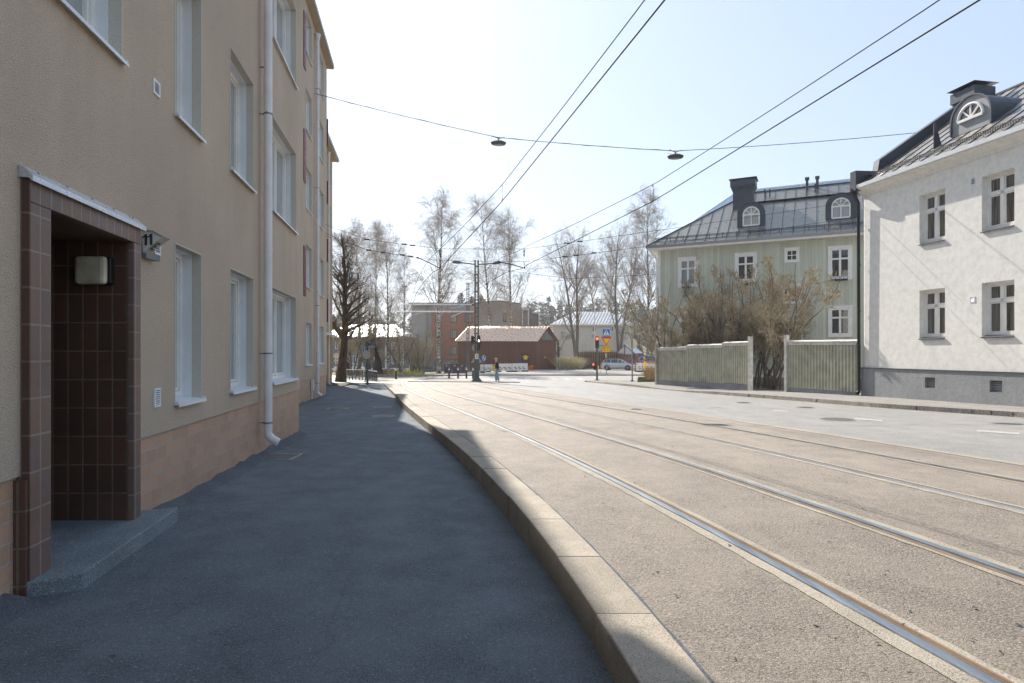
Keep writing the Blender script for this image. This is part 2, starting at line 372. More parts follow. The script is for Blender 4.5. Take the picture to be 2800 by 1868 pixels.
# ---------------------------------------------------------------- terrain functions (absolute z; the street falls away from the camera)
def sstep(x): x = np.clip(x, 0, 1); return x*x*(3-2*x)
def hT(X, Y):
    w = sstep((-X-2)/10.); Yc = np.minimum(Y, 52.); ext = np.clip(Y-52, 0, 110)
    return 1.38+.017*Yc + .017*ext*w + .0*ext
def G(X, Y): return CZ-hT(X, Y)
def hit(x, y, dz=0.):
    Y = 20.+0*np.asarray(x, float)
    for _ in range(70):
        X = (x-CX)/F*Y; Yn = F*(hT(X, Y)-dz)/(y-HY); Y = .5*Y+.5*np.minimum(Yn, 200)
    return ((x-CX)/F*Y, Y) if np.ndim(Y) else (float((x-CX)/F*Y), float(Y))
def onray(x, y, Y): return V((x-CX)/F*Y, Y, CZ-(y-HY)/F*Y)
def poly(c, lo, hi, s0, s1):
    def f(Y):
        Y = np.asarray(Y, float); Yc = np.clip(Y, lo, hi); return np.polyval(c, Yc)+np.where(Y < lo, (Y-lo)*s0, 0)+np.where(Y > hi, (Y-hi)*s1, 0)
    return f
r1 = poly([0.000113, -0.007325, -0.123951, 2.441061], 2.6, 40, -.16, -.2)
kTL = poly([-7.21562509e-06, 0.000652336781, -0.0195487991, -0.0178970323, 0.723902852], 2.6, 27., -0.107, -.2445)
def off(f, d):
    def g(Y):
        Y = np.asarray(Y, float); s = (f(Y+.05)-f(Y-.05))/.1; return f(Y)+d*np.sqrt(1+s*s)
    return g
rk_y = [-6, 0, 8, 12, 16.06, 19.37, 25.75, 30.04, 38, 46.8]; rk_x = [18.5, 17.2, 15.2, 14.1, 12.9, 11.4, 9.62, 8.4, 6.9, 5.45]
def rk(Y): return np.interp(Y, rk_y, rk_x)
bL = lambda Y: off(kTL, .30)(Y)
strip = off(r1, 5.75)
def sheet(name, fL, fR, ys, nx, zf, mat, kind='structure', parent=None, lab=None):
    v = []; f = []
    for y in ys:
        a, b_ = float(fL(y)), float(fR(y))
        for i in range(nx):
            x = a+(b_-a)*i/(nx-1); v.append((x, y, float(zf(x, y))))
    for j in range(len(ys)-1):
        for i in range(nx-1):
            f.append((j*nx+i, j*nx+i+1, (j+1)*nx+i+1, (j+1)*nx+i))
    o = mesh_np(name, v, f, mat, parent)
    if kind: o['kind'] = kind
    return o
# facades
FE = V(.1506, -.9886)                                     # along the street facade towards the camera
FN = V(.9886, .1506)                                      # outward (to the street)
P1 = V(-4.53, 13.3); P2 = V(-8.94, 30.0); P3 = V(-13.23, 45.8)
def facX(P, Y): return P[0]+(P[1]-Y)/.9886*.1506
fy = [-8, 0, 5.5, 13.3, 22.7, 28.6, 45]; fh = [1.48, 1.52, 1.56, 1.73, 1.94, 2.05, 2.3]
ky = [-8, 0, 2.5, 3.4, 4.4, 5.5, 7.1, 9.5, 13, 25, 42, 55]; kh = [1.52, 1.57, 1.60, 1.62, 1.66, 1.705, 1.725, 1.745, 1.775, 2.0, 2.13, 2.3]
def sideZ(X, Y):
    xf = facX(P1, Y) if Y < 13.3 else (facX(P2, Y) if Y > 22 and Y < 31 else (np.interp(Y, [13.3, 22, 31, 45], [-4.53, -7.7, -9, -13])))
    xk = float(kTL(Y)); tt = np.clip((X-xf)/(xk-xf), 0, 1)
    return CZ-(np.interp(Y, fy, fh)*(1-tt)+np.interp(Y, ky, kh)*tt)
exec_marker = 0
# ground: one sheet to the horizon
ys = np.concatenate([np.linspace(-60, -12, 8), np.linspace(-10, 60, 60), np.linspace(63, 170, 40), [200, 260, 400, 800, 1600]])
xs_n = 90
def gz(x, y):
    w = sstep((y-41)/2.); near = -.5
    return G(x, y)-.02+near*(1-w)*(1 if x < 9 else float(1-sstep((x-9)/3)))+(.0 if y < 200 else 0)
v = []; f = []
xs = np.concatenate([[-900, -300, -150], np.linspace(-80, 80, 90), [150, 300, 900]])
for y in ys:
    for x in xs: v.append((x, y, gz(x, y)))
n_ = len(xs)
for j in range(len(ys)-1):
    for i in range(n_-1): f.append((j*n_+i, j*n_+i+1, (j+1)*n_+i+1, (j+1)*n_+i))
o = mesh_np('ground', v, f, M['soil']); o['kind'] = 'structure'
yy = np.concatenate([np.linspace(-8, 12, 41), np.linspace(13, 44, 50)])
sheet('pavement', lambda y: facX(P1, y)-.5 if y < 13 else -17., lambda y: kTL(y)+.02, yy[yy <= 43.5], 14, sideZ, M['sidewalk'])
sheet('road', lambda y: kTL(y)+.1, lambda y: rk(y)+.15, yy[yy <= 43.5], 12, lambda x, y: G(x, y), M['road'])
sheet('junction', lambda y: -17.-(y-43)*.4, lambda y: 45, np.linspace(43.3, 61.5, 24), 40, lambda x, y: G(x, y), M['road'])
sheet('tram_track_bed_surface', bL, strip, np.concatenate([yy, np.linspace(45, 60, 12)]), 10, lambda x, y: G(x, y)+.004, M['trackbed'])
o = sheet('track_edge_strip', strip, off(r1, 5.93), np.concatenate([yy, np.linspace(45, 60, 12)]), 2, lambda x, y: G(x, y)+.01, M['concrete'])
# left kerb stones
kb = MB()
Yk = -3.6
while Yk < 42.6:
    L = {1: 1.05, 2: .97, 3: .68}.get(round(Yk-3.4) if 4.3 < Yk < 6.6 else 0, 1.0); y0 = Yk+.0025; y1 = min(Yk+L-.0025, 42.6)
    j0 = rng.uniform(-.004, .004); jt = rng.uniform(-.004, .006)
    sub = [y0, (y0+y1)/2, y1]
    for a_, c_ in zip(sub[:-1], sub[1:]):
        A = float(kTL(a_))+j0; B = float(kTL(c_))+j0; A2 = float(off(kTL, .3)(a_)); B2 = float(off(kTL, .3)(c_))
        za = float(G(A, a_))+.012+jt; zb = float(G(B, c_))+.012+jt; ca = .006
        kb.face([(A+ca, a_, za), (A2, a_, za), (B2, c_, zb), (B+ca, c_, zb)])
        kb.face([(A, a_, za-ca), (A+ca, a_, za), (B+ca, c_, zb), (B, c_, zb-ca)])
        kb.face([(A, a_, za-.6), (A, a_, za-ca), (B, c_, zb-ca), (B, c_, zb-.6)])
        kb.face([(A2, a_, za), (A2, a_, za-.3), (B2, c_, zb-.3), (B2, c_, zb)])
    for yy_, s_ in ((y0, 1), (y1, -1)):
        A = float(kTL(yy_)); A2 = float(off(kTL, .3)(yy_)); z_ = float(G(A, yy_))+.010+jt
        kb.face([(A, yy_, z_-.6), (A2, yy_, z_-.6), (A2, yy_, z_), (A, yy_, z_)])
    Yk += L
tag(kb.build('kerb', M['granite']), kind='structure')
sheet('kerb_back_joint_strip', lambda y: off(kTL, .3)(y), lambda y: off(kTL, .322)(y)+.006*math.sin(y*9)*math.sin(y*2.3), np.linspace(-3, 42.6, 500), 2, lambda x, y: G(x, y)+.0075, M['apron'])
sheet('kerb_joint_filler_strip', lambda y: kTL(y)+.02, lambda y: off(kTL, .29)(y), np.linspace(-3, 42.6, 90), 2, lambda x, y: G(x, y)-.012, M['apron'])
# rails
rail_labels = ['polished grooved tram rail nearest the left kerb', 'bright tram rail second from the left kerb, right rail of the near track',
               'dull tram rail third from the left kerb, left rail of the far track', 'bright tram rail nearest the grey road lane']
for i, d in enumerate([0, 1.435, 3.2, 4.635]):
    y_ = np.concatenate([yy, np.linspace(45, 70, 20)])
    root = thing('tram_rail', rail_labels[i], 'tram rail', (float(off(r1, d)(10)), 10, float(G(0, 10))), group='tram rails set in the track bed')
    sgn = 1 if i % 2 == 0 else -1
    oo = ORG[root.name]
    def strip_(name, pts, mat, sm=False):
        m_ = MB()
        for a_, c_ in zip(y_[:-1], y_[1:]):
            for (d0, z0), (d1, z1) in zip(pts[:-1], pts[1:]):
                q = []
                for yv, dd, zz in ((a_, d0, z0), (a_, d1, z1), (c_, d1, z1), (c_, d0, z0)):
                    x_ = float(off(r1, d+dd*sgn)(yv)); q.append((x_, yv, float(G(x_, yv))+zz))
                m_.face(q if sgn > 0 else q[::-1])
        return m_.build(name, mat, root, smooth=sm)
    strip_('rail_head', [(-.036, .010), (-.033, .0172), (-.014, .0182), (.014, .0182), (.029, .0172), (.031, .005)], M['rail'], False)
    strip_('rail_groove', [(.031, .004), (.033, .0055), (.07, .0055), (.072, .009)], M['railgroove'])
    strip_('rail_lip', [(.072, .009), (.073, .013), (.09, .013), (.092, .008)], M['rust'])
    m_ = MB(); rr = np.random.default_rng(i)
    for (dA, dB, zz) in ((-.135, -.035, .0085), (.092, .15, .0085)):
        yl = np.concatenate([np.arange(-4, 14, .12), np.arange(14, 70, .8)])
        w0 = rr.uniform(-.009, .009, len(yl))+.012*np.sin(yl*1.7)*np.sin(yl*.6+i); 
        for k in range(len(yl)-1):
            e0 = dA+(w0[k] if dA < 0 else 0); e1 = dB+(w0[k] if dA > 0 else 0); g0 = dA+(w0[k+1] if dA < 0 else 0); g1 = dB+(w0[k+1] if dA > 0 else 0)
            q = []
            for yv, dd in ((yl[k], e0), (yl[k], e1), (yl[k+1], g1), (yl[k+1], g0)):
                x_ = float(off(r1, d+dd*sgn)(yv)); q.append((x_, yv, float(G(x_, yv))+zz))
            m_.face(q if sgn > 0 else q[::-1])
    m_.build('concrete_edging', M['concrete'], root)
# right pavement and kerb
yr = np.concatenate([np.linspace(-6, 46.6, 90)])
def rsz(x, y):
    u = .12*float(sstep((y-0)/1) if y < 0 else 1)
    u *= 1-.75*math.exp(-((y-32)/3.)**2)
    if y > 42: u *= .6
    return G(x, y)+u
sheet('right_pavement', lambda y: rk(y)+.16, lambda y: 22. if y < 41 else 22., yr, 24, rsz, M['rsidewalk'])
m_ = MB()
for a_, c_ in zip(np.arange(-6, 46, .9), np.arange(-6, 46, .9)+.885):
    for s0, s1 in ((a_, (a_+c_)/2), ((a_+c_)/2, c_)):
        A = float(rk(s0)); B = float(rk(s1)); j1, j2 = rng.uniform(-.012, .012, 2)
        za, zb = rsz(A, s0)+.012, rsz(B, s1)+.012
        m_.face([(A+.02+j1, s0, za), (A+.19, s0, za), (B+.19, s1, zb), (B+.02+j2, s1, zb)])
        m_.face([(A-.01+j2, s0, za-.3), (A+.02+j1, s0, za), (B+.02+j2, s1, zb), (B-.01+j1, s1, zb-.3)])
tag(m_.build('right_kerb', M['granite_r']), kind='structure')
# corner end of the right pavement
m_ = MB(); cs = []
for k in range(9):
    an = R(180-k*90/8); cs.append((8.2+2.75*math.cos(an), 46.6+2.2*math.sin(an)))
cs += [(30, 48.8)]
P = [(5.45, 46.6)]+cs[1:]+[(30, 46.6)]
m_.prism([(x, y, float(G(x, y))+.075) for x, y in P], (0, 0, -.3))
tag(m_.build('corner_pavement', M['rsidewalk']), kind='structure')
# far side: pavement behind the cross street, then the side street
def farline(x): return 62.0+ (0 if x > -4 else (-x-4)*.55)
v_far = lambda d: (lambda x: farline(x)+d)
def xsheet(name, f0, f1, xs_, zf, mat, ny=3):
    v = []; f = []
    for x in xs_:
        for j in range(ny):
            y = f0(x)+(f1(x)-f0(x))*j/(ny-1); v.append((x, y, float(zf(x, y))))
    for i in range(len(xs_)-1):
        for j in range(ny-1): f.append((i*ny+j, (i+1)*ny+j, (i+1)*ny+j+1, i*ny+j+1))
    o = mesh_np(name, v, f, mat); o['kind'] = 'structure'; return o
xs_ = np.linspace(-16, 45, 60)
xsheet('far_pavement', v_far(-.3), v_far(5), xs_, lambda x, y: G(x, y)+.11, M['rsidewalk'], 5)
m_ = MB()
for a_, c_ in zip(xs_[:-1], xs_[1:]):
    for d0, z0, d1, z1 in ((-.32, -.1, -.3, .12), (-.3, .12, -.12, .122)):
        m_.face([(a_, farline(a_)+d0, float(G(a_, 62))+z0), (c_, farline(c_)+d0, float(G(c_, 62))+z0), (c_, farline(c_)+d1, float(G(c_, 62))+z1), (a_, farline(a_)+d1, float(G(a_, 62))+z1)])
tag(m_.build('far_kerb', M['granite_r']), kind='structure')
xsheet('side_road', v_far(5.02), lambda x: 83., np.linspace(-3, 60, 40), lambda x, y: G(x, y)+.03, M['road'], 6)
sheet('left_road', lambda y: -70, lambda y: -17-(y-61)*.0, np.linspace(52, 72, 8), 10, lambda x, y: G(x, y)-.004, M['road'])
sheet('lawn', lambda y: -60, lambda y: -3., np.linspace(76, 125, 12), 12, lambda x, y: G(x, y)+.02, M['lawn'])
# road markings
def quad_px(name, pts, dz, mat, parent=None):
    m_ = MB(); q = []
    for x, y in pts:
        X, Yh = hit(x, y); q.append((X, Yh, float(G(X, Yh))+dz))
    m_.face(q); return m_.build(name, mat, parent)
for pts in ([(2113, 1121), (2152, 1124), (2156, 1127), (2116, 1124)], [(2335, 1143), (2411, 1149), (2414, 1153), (2338, 1147)], [(2670, 1176), (2786, 1184), (2790, 1189), (2674, 1181)]):
    tag(quad_px('road_marking_line', pts, .006, M['marking']), kind='structure')
# crossing stripes far
for i in range(7):
    x0 = -1.2+i*1.15
    m_ = MB(); m_.face([(x0, 52.2, float(G(x0, 52))+.006), (x0+.5, 52.2, float(G(x0, 52))+.006), (x0+.4, 55.6, float(G(x0, 52))+.006), (x0-.1, 55.6, float(G(x0, 52))+.006)])
    tag(m_.build('crossing_marking', M['marking']), kind='structure')
# manholes
def manhole(x, y, r, label, zf=None, rect=False):
    if zf is None: X, Y = hit(x, y); z = float(G(X, Y))+.006
    else:
        Y = 15.
        for _ in range(80): X = (x-CX)/F*Y; Y = .5*Y+.5*F*(CZ-zf(X, Y))/(y-HY)
        z = zf(X, Y)+.005
    t_ = thing('manhole_cover', label, 'manhole cover', (X, Y, z), group='covers let into the paving')
    if rect:
        g = MB(); g.box(-.3, .3, -.3, .3, -.02, .004); g.build('frame', M['iron'], t_, local=True)
        g = MB()
        for k in range(7): g.box(-.25, .25, -.25+k*.075, -.215+k*.075, .004, .012)
        g.build('grate', M['polegrey'], t_, local=True)
    else:
        g = MB(); g.disc((0, 0, -.02), (0, 0, 1), r+.05, 28, .022); g.build('frame', M['granite'], t_, local=True)
        g = MB(); g.disc((0, 0, -.01), (0, 0, 1), r, 28, .018)
        for k in range(-3, 4):
            w = math.sqrt(max(.01, (r*.85)**2-(k*r*.25)**2)); g.box(-w, w, k*r*.25-.012, k*r*.25+.012, .008, .013)
        g.build('lid', M['iron'], t_, local=True)
manhole(2290, 1148, .42, 'large round manhole cover in the grey road lane, nearest the camera')
manhole(2202, 1115, .25, 'small round cover in the road, right of the two small ones near the far kerb')
manhole(2033, 1102, .25, 'small round cover in the road, left of the two small ones near the far kerb')
manhole(1740, 1120, .2, 'small cover in the tram track bed near the road edge')
manhole(924, 1117.6, .33, 'round manhole cover on the shaded pavement close to the building', sideZ)
manhole(1049, 1138.5, .3, 'round manhole cover on the shaded pavement beside the kerb, nearer one', sideZ)
manhole(1047, 1113, .28, 'round manhole cover on the shaded pavement beside the kerb, farther one', sideZ)
manhole(763, 1250, .3, 'square gully grate on the pavement below the downpipe', sideZ, True)
# ================================================================ street facade on the left: three stepped blocks
def aX(P, x):
    u = (x-CX)/F; return (u*P[1]-P[0])/(.1506+.9886*u)
def wall_grid(mb, a0, a1, z0, z1, ops, b=0.):
    A = sorted({a0, a1, *[min(max(v_, a0), a1) for o_ in ops for v_ in o_[:2]]}); Z = sorted({z0, z1, *[min(max(v_, z0), z1) for o_ in ops for v_ in o_[2:]]})
    for i in range(len(A)-1):
        for j in range(len(Z)-1):
            ca, cz = (A[i]+A[i+1])/2, (Z[j]+Z[j+1])/2
            if any(o_[0] < ca < o_[1] and o_[2] < cz < o_[3] for o_ in ops): continue
            mb.face([(A[i], b, Z[j]), (A[i+1], b, Z[j]), (A[i+1], b, Z[j+1]), (A[i], b, Z[j+1])])
def rect_frame(mb, a0, a1, z0, z1, w, b0, b1):
    mb.box(a0, a0+w, b0, b1, z0, z1); mb.box(a1-w, a1, b0, b1, z0, z1); mb.box(a0+w, a1-w, b0, b1, z1-w, z1); mb.box(a0+w, a1-w, b0, b1, z0, z0+w)
def deep_window(T, parent, a0, a1, z0, z1, n=1, dep=.25, glassm='paleglass', handle=False, small=False):
    mb = MB(T); w = .055
    rect_frame(mb, a0+.002, a1-.002, z0+.04, z1-.002, w, dep-.05, dep+.03)
    cuts = [a0+(a1-a0)*k/n for k in range(1, n)]
    if n == 2: cuts = [a0+(a1-a0)*.4]
    for c in cuts: mb.box(c-.035, c+.035, dep-.045, dep+.03, z0+.04+w, z1-w-.002)
    ed = [a0+w]+cuts+[a1-w]
    for k in range(len(ed)-1):
        l_ = ed[k]+(.035 if k else 0)+.006; r_ = ed[k+1]-(.035 if k < len(ed)-2 else 0)-.006
        rect_frame(mb, l_, r_, z0+.04+w+.006, z1-w-.008, .035, dep-.03, dep+.01)
    wn = mb.build('window', M['whitepaint'], parent)
    mb = MB(T); mb.face([(a0+w, dep+.004, z0+.08), (a1-w, dep+.004, z0+.08), (a1-w, dep+.004, z1-w), (a0+w, dep+.004, z1-w)]); mb.build('pane', M[glassm], wn)
    mb = MB(T)                                            # lining of the deep opening
    for A, s_ in ((a0, 1), (a1, -1)):
        mb.cur = 0; mb.face([(A, 0, z0), (A, .1, z0), (A, .1, z1), (A, 0, z1)])
        mb.cur = 1; mb.box(A, A+.006*s_, .1, dep, z0, z1)
    mb.cur = 0; mb.face([(a0, 0, z1), (a1, 0, z1), (a1, .1, z1), (a0, .1, z1)]); mb.face([(a0, 0, z0), (a1, 0, z0), (a1, dep, z0), (a0, dep, z0)])
    mb.cur = 1; mb.box(a0, a1, .1, dep, z1-.006, z1)
    mb.build('reveal_lining', [M['reveal_plaster'], M['whitemetal']], wn)
    if not small:
        mb = MB(T); e = .018
        for q in ((a0-e, a0, z0, z1+e), (a1, a1+e, z0, z1+e), (a0, a1, z1, z1+e)): mb.box(q[0], q[1], -.006, .004, q[2], q[3])
        mb.build('corner_bead', M['reveal_plaster'], wn)
    mb = MB(T); o_ = -.055; s0, s1 = a0-.025, a1+.025
    mb.prism([(s0, o_, z0-.03), (s0, o_, z0), (s0, dep-.04, z0+.045), (s0, dep-.04, z0+.037), (s0, o_+.006, z0-.008), (s0, o_+.006, z0-.03)], (s1-s0, 0, 0))
    for A in (s0, s1-.012): mb.box(A, A+.012, o_+.01, -.002, z0-.012, z0+.03)
    mb.build('sill', M['whitemetal'], wn)
    if handle:
        mb = MB(T); mb.tube([(a1-w-.02, dep-.05, z0+.75), (a1-w-.02, dep-.09, z0+.78), (a1-w-.02, dep-.09, z0+1.08), (a1-w-.02, dep-.05, z0+1.11)], .009, 6); mb.build('handle', M['polegrey'], wn)
    return wn
def vent(T, parent, a0, a1, z0, z1, bb=0, n=7, mat='whitemetal'):
    mb = MB(T); rect_frame(mb, a0, a1, z0, z1, .018, bb-.014, bb-.001)
    for k in range(n):
        z = z0+.022+(z1-z0-.04)*k/n; q_ = (z1-z0-.04)/n*.42; mb.prism([(a0+.018, bb-.012, z), (a0+.018, bb-.003, z+q_), (a0+.018, bb-.003, z+q_+.003), (a0+.018, bb-.012, z+.004)], (a1-a0-.036, 0, 0))
    v_ = mb.build('vent_grille', M[mat], parent)
    mb = MB(T); mb.face([(a0+.01, bb-.0015, z0+.01), (a1-.01, bb-.0015, z0+.01), (a1-.01, bb-.0015, z1-.01), (a0+.01, bb-.0015, z1-.01)]); mb.build('vent_opening', M['black'], v_)
def block(name, label, P, a_end, zplinth, eave, ops, depth=11, plaster='plaster', grp='blocks of the stepped beige apartment row', bot=-3.2, plm='plinth', oh=.42):
    T = Fr((P[0], P[1], 0), FE, -FN)
    root = thing(name, label, 'apartment building', (P[0], P[1], CZ-1.6), group=grp)
    mb = MB(T); zp = CZ+zplinth; ze = CZ+eave
    wall_grid(mb, 0, a_end, zp, ze, ops)
    mb.face([(0, 0, zp), (0, 0, ze), (0, depth, ze), (0, depth, zp)]); mb.face([(a_end, 0, zp), (a_end, depth, zp), (a_end, depth, ze), (a_end, 0, ze)])
    mb.face([(0, depth, zp), (a_end, depth, zp), (a_end, depth, ze), (0, depth, ze)]); [mb.face([(u0, 0, zp), (u1, 0, zp), (u1, .03, zp), (u0, .03, zp)]) for u0, u1 in (((0, ops[-1][0]), (ops[-1][1], a_end)) if ops[-1][2] < 0 else ((0, a_end),))]
    mb.build('wall', M[plaster], root)
    mb = MB(T); wall_grid(mb, .02, a_end, bot, zp, ops, .025)
    mb.face([(.02, .025, bot), (.02, .025, zp), (.02, depth, zp), (.02, depth, bot)]); mb.face([(a_end, .025, bot), (a_end, depth, bot), (a_end, depth, zp), (a_end, .025, zp)])
    mb.face([(.02, depth, bot), (a_end, depth, bot), (a_end, depth, zp), (.02, depth, zp)])
    mb.build('plinth', M[plm], root)
    mb = MB(T)
    mb.prism([(-.35, -oh, ze), (-.35, depth+.4, ze), (-.35, depth+.4, ze+.3), (-.35, depth/2, ze+1.6), (-.35, -oh, ze+.16)], (a_end+.7, 0, 0))
    rf = mb.build('roof', M['plaster_y'], root)
    mb = MB(T); mb.box(-.38, a_end+.3, -oh-.03, -oh-.005, ze+.02, ze+.22); mb.box(-.38, -.352, -oh-.005, depth, ze+.02, ze+.24); mb.build('roof_edging', M['greysheet'], rf)
    return root, T
def downpipe(T, parent, a, z0, z1, mat='pipe', r=.066, offb=.13, funnel=False, elbow=True, joints=(), clamps=()):
    mb = MB(T)
    pts = [(a, -offb, z1), (a, -offb, z0+.16)]; rr = [r, r]
    if elbow: pts += [(a, -offb, z0+.10), (a, -offb-.05, z0+.04), (a, -offb-.16, z0-.03)]; rr += [r, r, r*.98]
    mb.tube(pts, rr, 16)
    if funnel: mb.tube([(a, -offb, z1-.02), (a, -offb, z1+.25)], [r*1.05, r*1.9], 16)
    for z in joints: mb.tube([(a, -offb, z), (a, -offb, z+.05)], [r+.004, r+.003], 16)
    p = mb.build('downpipe', M[mat], parent, smooth=True)
    for z in clamps:
        mb = MB(T); mb.tube([(a, -offb, z), (a, -offb, z+.022)], [r+.006, r+.006], 16); mb.box(a+.0, a+.015, -offb+r-.01, .01, z+.002, z+.018); mb.box(a+r+.0, a+r+.03, -offb-.01, -offb+.01, z, z+.022)
        mb.build('pipe_clamp', M['polegrey'], p)
    return p
Z = lambda z: CZ+z
# --- block 1
cols = {1: (478, 549), 2: (629.5, 692), 3: (743, 808.6)}
rows = [(-.53, 1.125), (2.455, 4.09), (5.44, 7.05)]
W1 = []
for c, (x0, x1) in cols.items():
    for (z0, z1) in rows: W1.append((aX(P1, x1), aX(P1, x0), Z(z0), Z(z1), c, z0))
for z0, z1 in rows[1:]: W1.append((aX(P1, 331), aX(P1, 331)+2.3, Z(z0), Z(z1), 0, z0))
for k in range(3):
    for z0, z1 in rows: W1.append((12.2+k*3.6, 14.2+k*3.6, Z(z0), Z(z1), 9, z0))
eA0, eA1 = aX(P1, 367), aX(P1, 57); iA0, iA1 = aX(P1, 348), aX(P1, 116)
ENT = (eA0, eA1, -5, Z(1.10))
B1, T1 = block('apartment_block', 'near beige stucco block with the dark tiled doorway numbered 11 and a grey downpipe', P1, 26., -.778, 12.1, [w[:4] for w in W1]+[ENT])
for w in W1:
    deep_window(T1, B1, *w[:4], n={1: 1, 2: 1, 3: 2, 0: 3, 9: 2}[w[4]], handle=(w[4] == 1))
zp = lambda x, y, P=P1: (HY-y)/(F/(P[1]-aX(P, x)*.9886))
vent(T1, B1, aX(P1, 434.5), aX(P1, 417), Z(zp(434, 275)+.02), Z(zp(417, 212)))
vent(T1, B1, aX(P1, 436), aX(P1, 419), Z(-.52), Z(-.34))
vent(T1, B1, aX(P1, 436), aX(P1, 420), Z(.94), Z(1.09), n=5)
downpipe(T1, B1, 3.478, Z(-1.40), Z(12.), joints=(Z(4.0), Z(1.62), Z(7.4)), clamps=(Z(3.78), Z(-.02), Z(-1.12), Z(8.2)))
mb = MB(T1); a_ = aX(P1, 712); mb.tube([(a_, 0, Z(4.56)), (a_, -.07, Z(4.56))], .012, 6); mb.tube([(a_+.03*math.cos(q), -.09, Z(4.56)+.03*math.sin(q)) for q in np.linspace(0, 2*math.pi, 13)[:-1]], .009, 6, closed=True); mb.build('ring_bolt', M['polegrey'], B1)
mb = MB(T1); mb.box(-.34, 1.1, -.55, -.003, Z(7.86), Z(12.05)); mb.build('shadow_screen', M['plaster'], B1)  # unseen slab added above the view to shape the shadow across the kerb
# doorway
zt, zl, zs = Z(1.10), Z(.955), Z(-1.445)
mb = MB(T1)
mb.box(iA1, eA1, -.055, .2, -1, zl); mb.box(eA0, iA0, -.055, .0, -1, zl)
mb.box(eA0, eA1, -.055, .2, zl+.002, zt)
dw = mb.build('doorway', M['frametile'], B1, bevel=.006)
mb = MB(T1); mb.box(eA1+.001, eA1+.006, -.052, .0, -1, zt-.01); mb.box(eA1+.0062, eA1+.035, -.045, .1, -1, Z(-.80)); mb.build('side_tiling', M['sidetile'], dw)
mb = MB(T1); sk = .0
mb.face([(iA0, .0, -.5), (iA0-.0, .0, zl), (iA0-.18, 1.35, zl), (iA0-.18, 1.35, -.5)], uv=[(.0, -.5), (.0, zl), (1.35, zl), (1.35, -.5)])
mb.face([(iA1, .2, -.5), (iA1+.0, 1.35, -.5), (iA1, 1.35, zl), (iA1, .2, zl)])
mb.face([(iA0, .0, zl), (iA1, .0, zl), (iA1, 1.35, zl), (iA0-.18, 1.35, zl)])
mb.build('recess_tiling', M['darktile'], dw)
mb = MB(T1); mb.box(iA0-.2, iA1, 1.33, 1.4, zs, zl); d_ = mb.build('door', painted('brown_door', (.09, .05, .03), .4), dw)
mb = MB(T1); mb.box(iA0+.25, iA1-.25, 1.315, 1.325, zs+.5, zl-.2); mb.build('pane', M['darkglass'], d_)
mb = MB(T1)                                               # metal flashing over the doorway
x0, x1 = eA0-.04, eA1+.03
mb.prism([(x0, -.003, zt+.085), (x0, -.012, zt+.085), (x0, -.085, zt+.02), (x0, -.085, zt-.015), (x0, -.078, zt-.015), (x0, -.06, zt+.005), (x0, -.003, zt+.005)], (x1-x0, 0, 0))
fl = mb.build('flashing', M['alu'], dw)
mb = MB(T1)
for k in range(5):
    mb = MB(T1); mb.tube([(eA0+.1+k*.34, -.02, zt+.065), (eA0+.1+k*.34, -.034, zt+.07)], .011, 8); mb.build('screw', M['polegrey'], fl)
def fpt(a, b): q = T1((a, b, 0)); return q
mb = MB(T1)
sA0, sA1 = eA0-.30, eA1-.0
mb.prism([(sA0+.08, 0, zs), (sA0, -.26, zs), (sA1-.12, -.30, zs), (sA1+.02, -.04, zs), (sA1, 1.34, zs), (sA0+.1, 1.34, zs)], (0, 0, -.5))
mb.build('doorstep', M['stepstone'], dw, bevel=.012)
# lamp in the doorway
mb = MB(); Yl = 5.33; c = onray(260, 741, Yl)
mb.box(c[0]-.135, c[0]+.125, Yl-.075, Yl-.002, c[2]-.12, c[2]+.12); lp = mb.build('wall_lamp', M['beigelamp'], dw, bevel=.03)
mb = MB(); mb.box(c[0]-.105, c[0]+.15, Yl-.03, Yl+.03, c[2]-.115, c[2]+.115); mb.build('lamp_housing', M['black'], lp, bevel=.01)
# house number wedge
A = T1((aX(P1, 387), 0, 0)); Ya = A[1]
pA = onray(386, 630, Ya); pC = onray(391.5, 691, Ya+.01); pB = onray(442, 647.7, Ya+.06); pD = onray(464, 656, Ya+.2); pE = onray(407.5, 696, Ya+.15)
pM = onray(418, 634, Ya+.03)
back = [onray(386, 628, Ya+.3), onray(400, 700, Ya+.3)]
mb = MB(); mb.face([pA, pM, pB, pC]); mb.face([pC, pB, pE]); mb.face([pE, pB, pD]); mb.face([pA, back[0], pD, pB, pM]); mb.face([pA, pC, pE, back[1], back[0]]); mb.face([pD, back[0], back[1], pE])
sg = mb.build('house_number_sign', M['signgrey'], B1)
mb = MB(); mb.bar(pA+V(-.012, -.004, .004), pC+V(-.012, -.004, -.02), .02); mb.bar(pA+V(0, -.004, .005), pM+V(0, -.004, .006), .01); mb.bar(pM+V(0, -.004, .006), pB+V(0, -.004, .005), .01); mb.bar(pB+V(0, -.004, .005), pD+V(0, -.002, .004), .009)
q = T1((aX(P1, 397), 0, Z(.78))); mb.box(pC[0]-.02, pC[0]+.035, Ya-.0, Ya+.22, pC[2]-.05, pC[2]-.003); mb.build('bracket', M['polegrey'], sg)
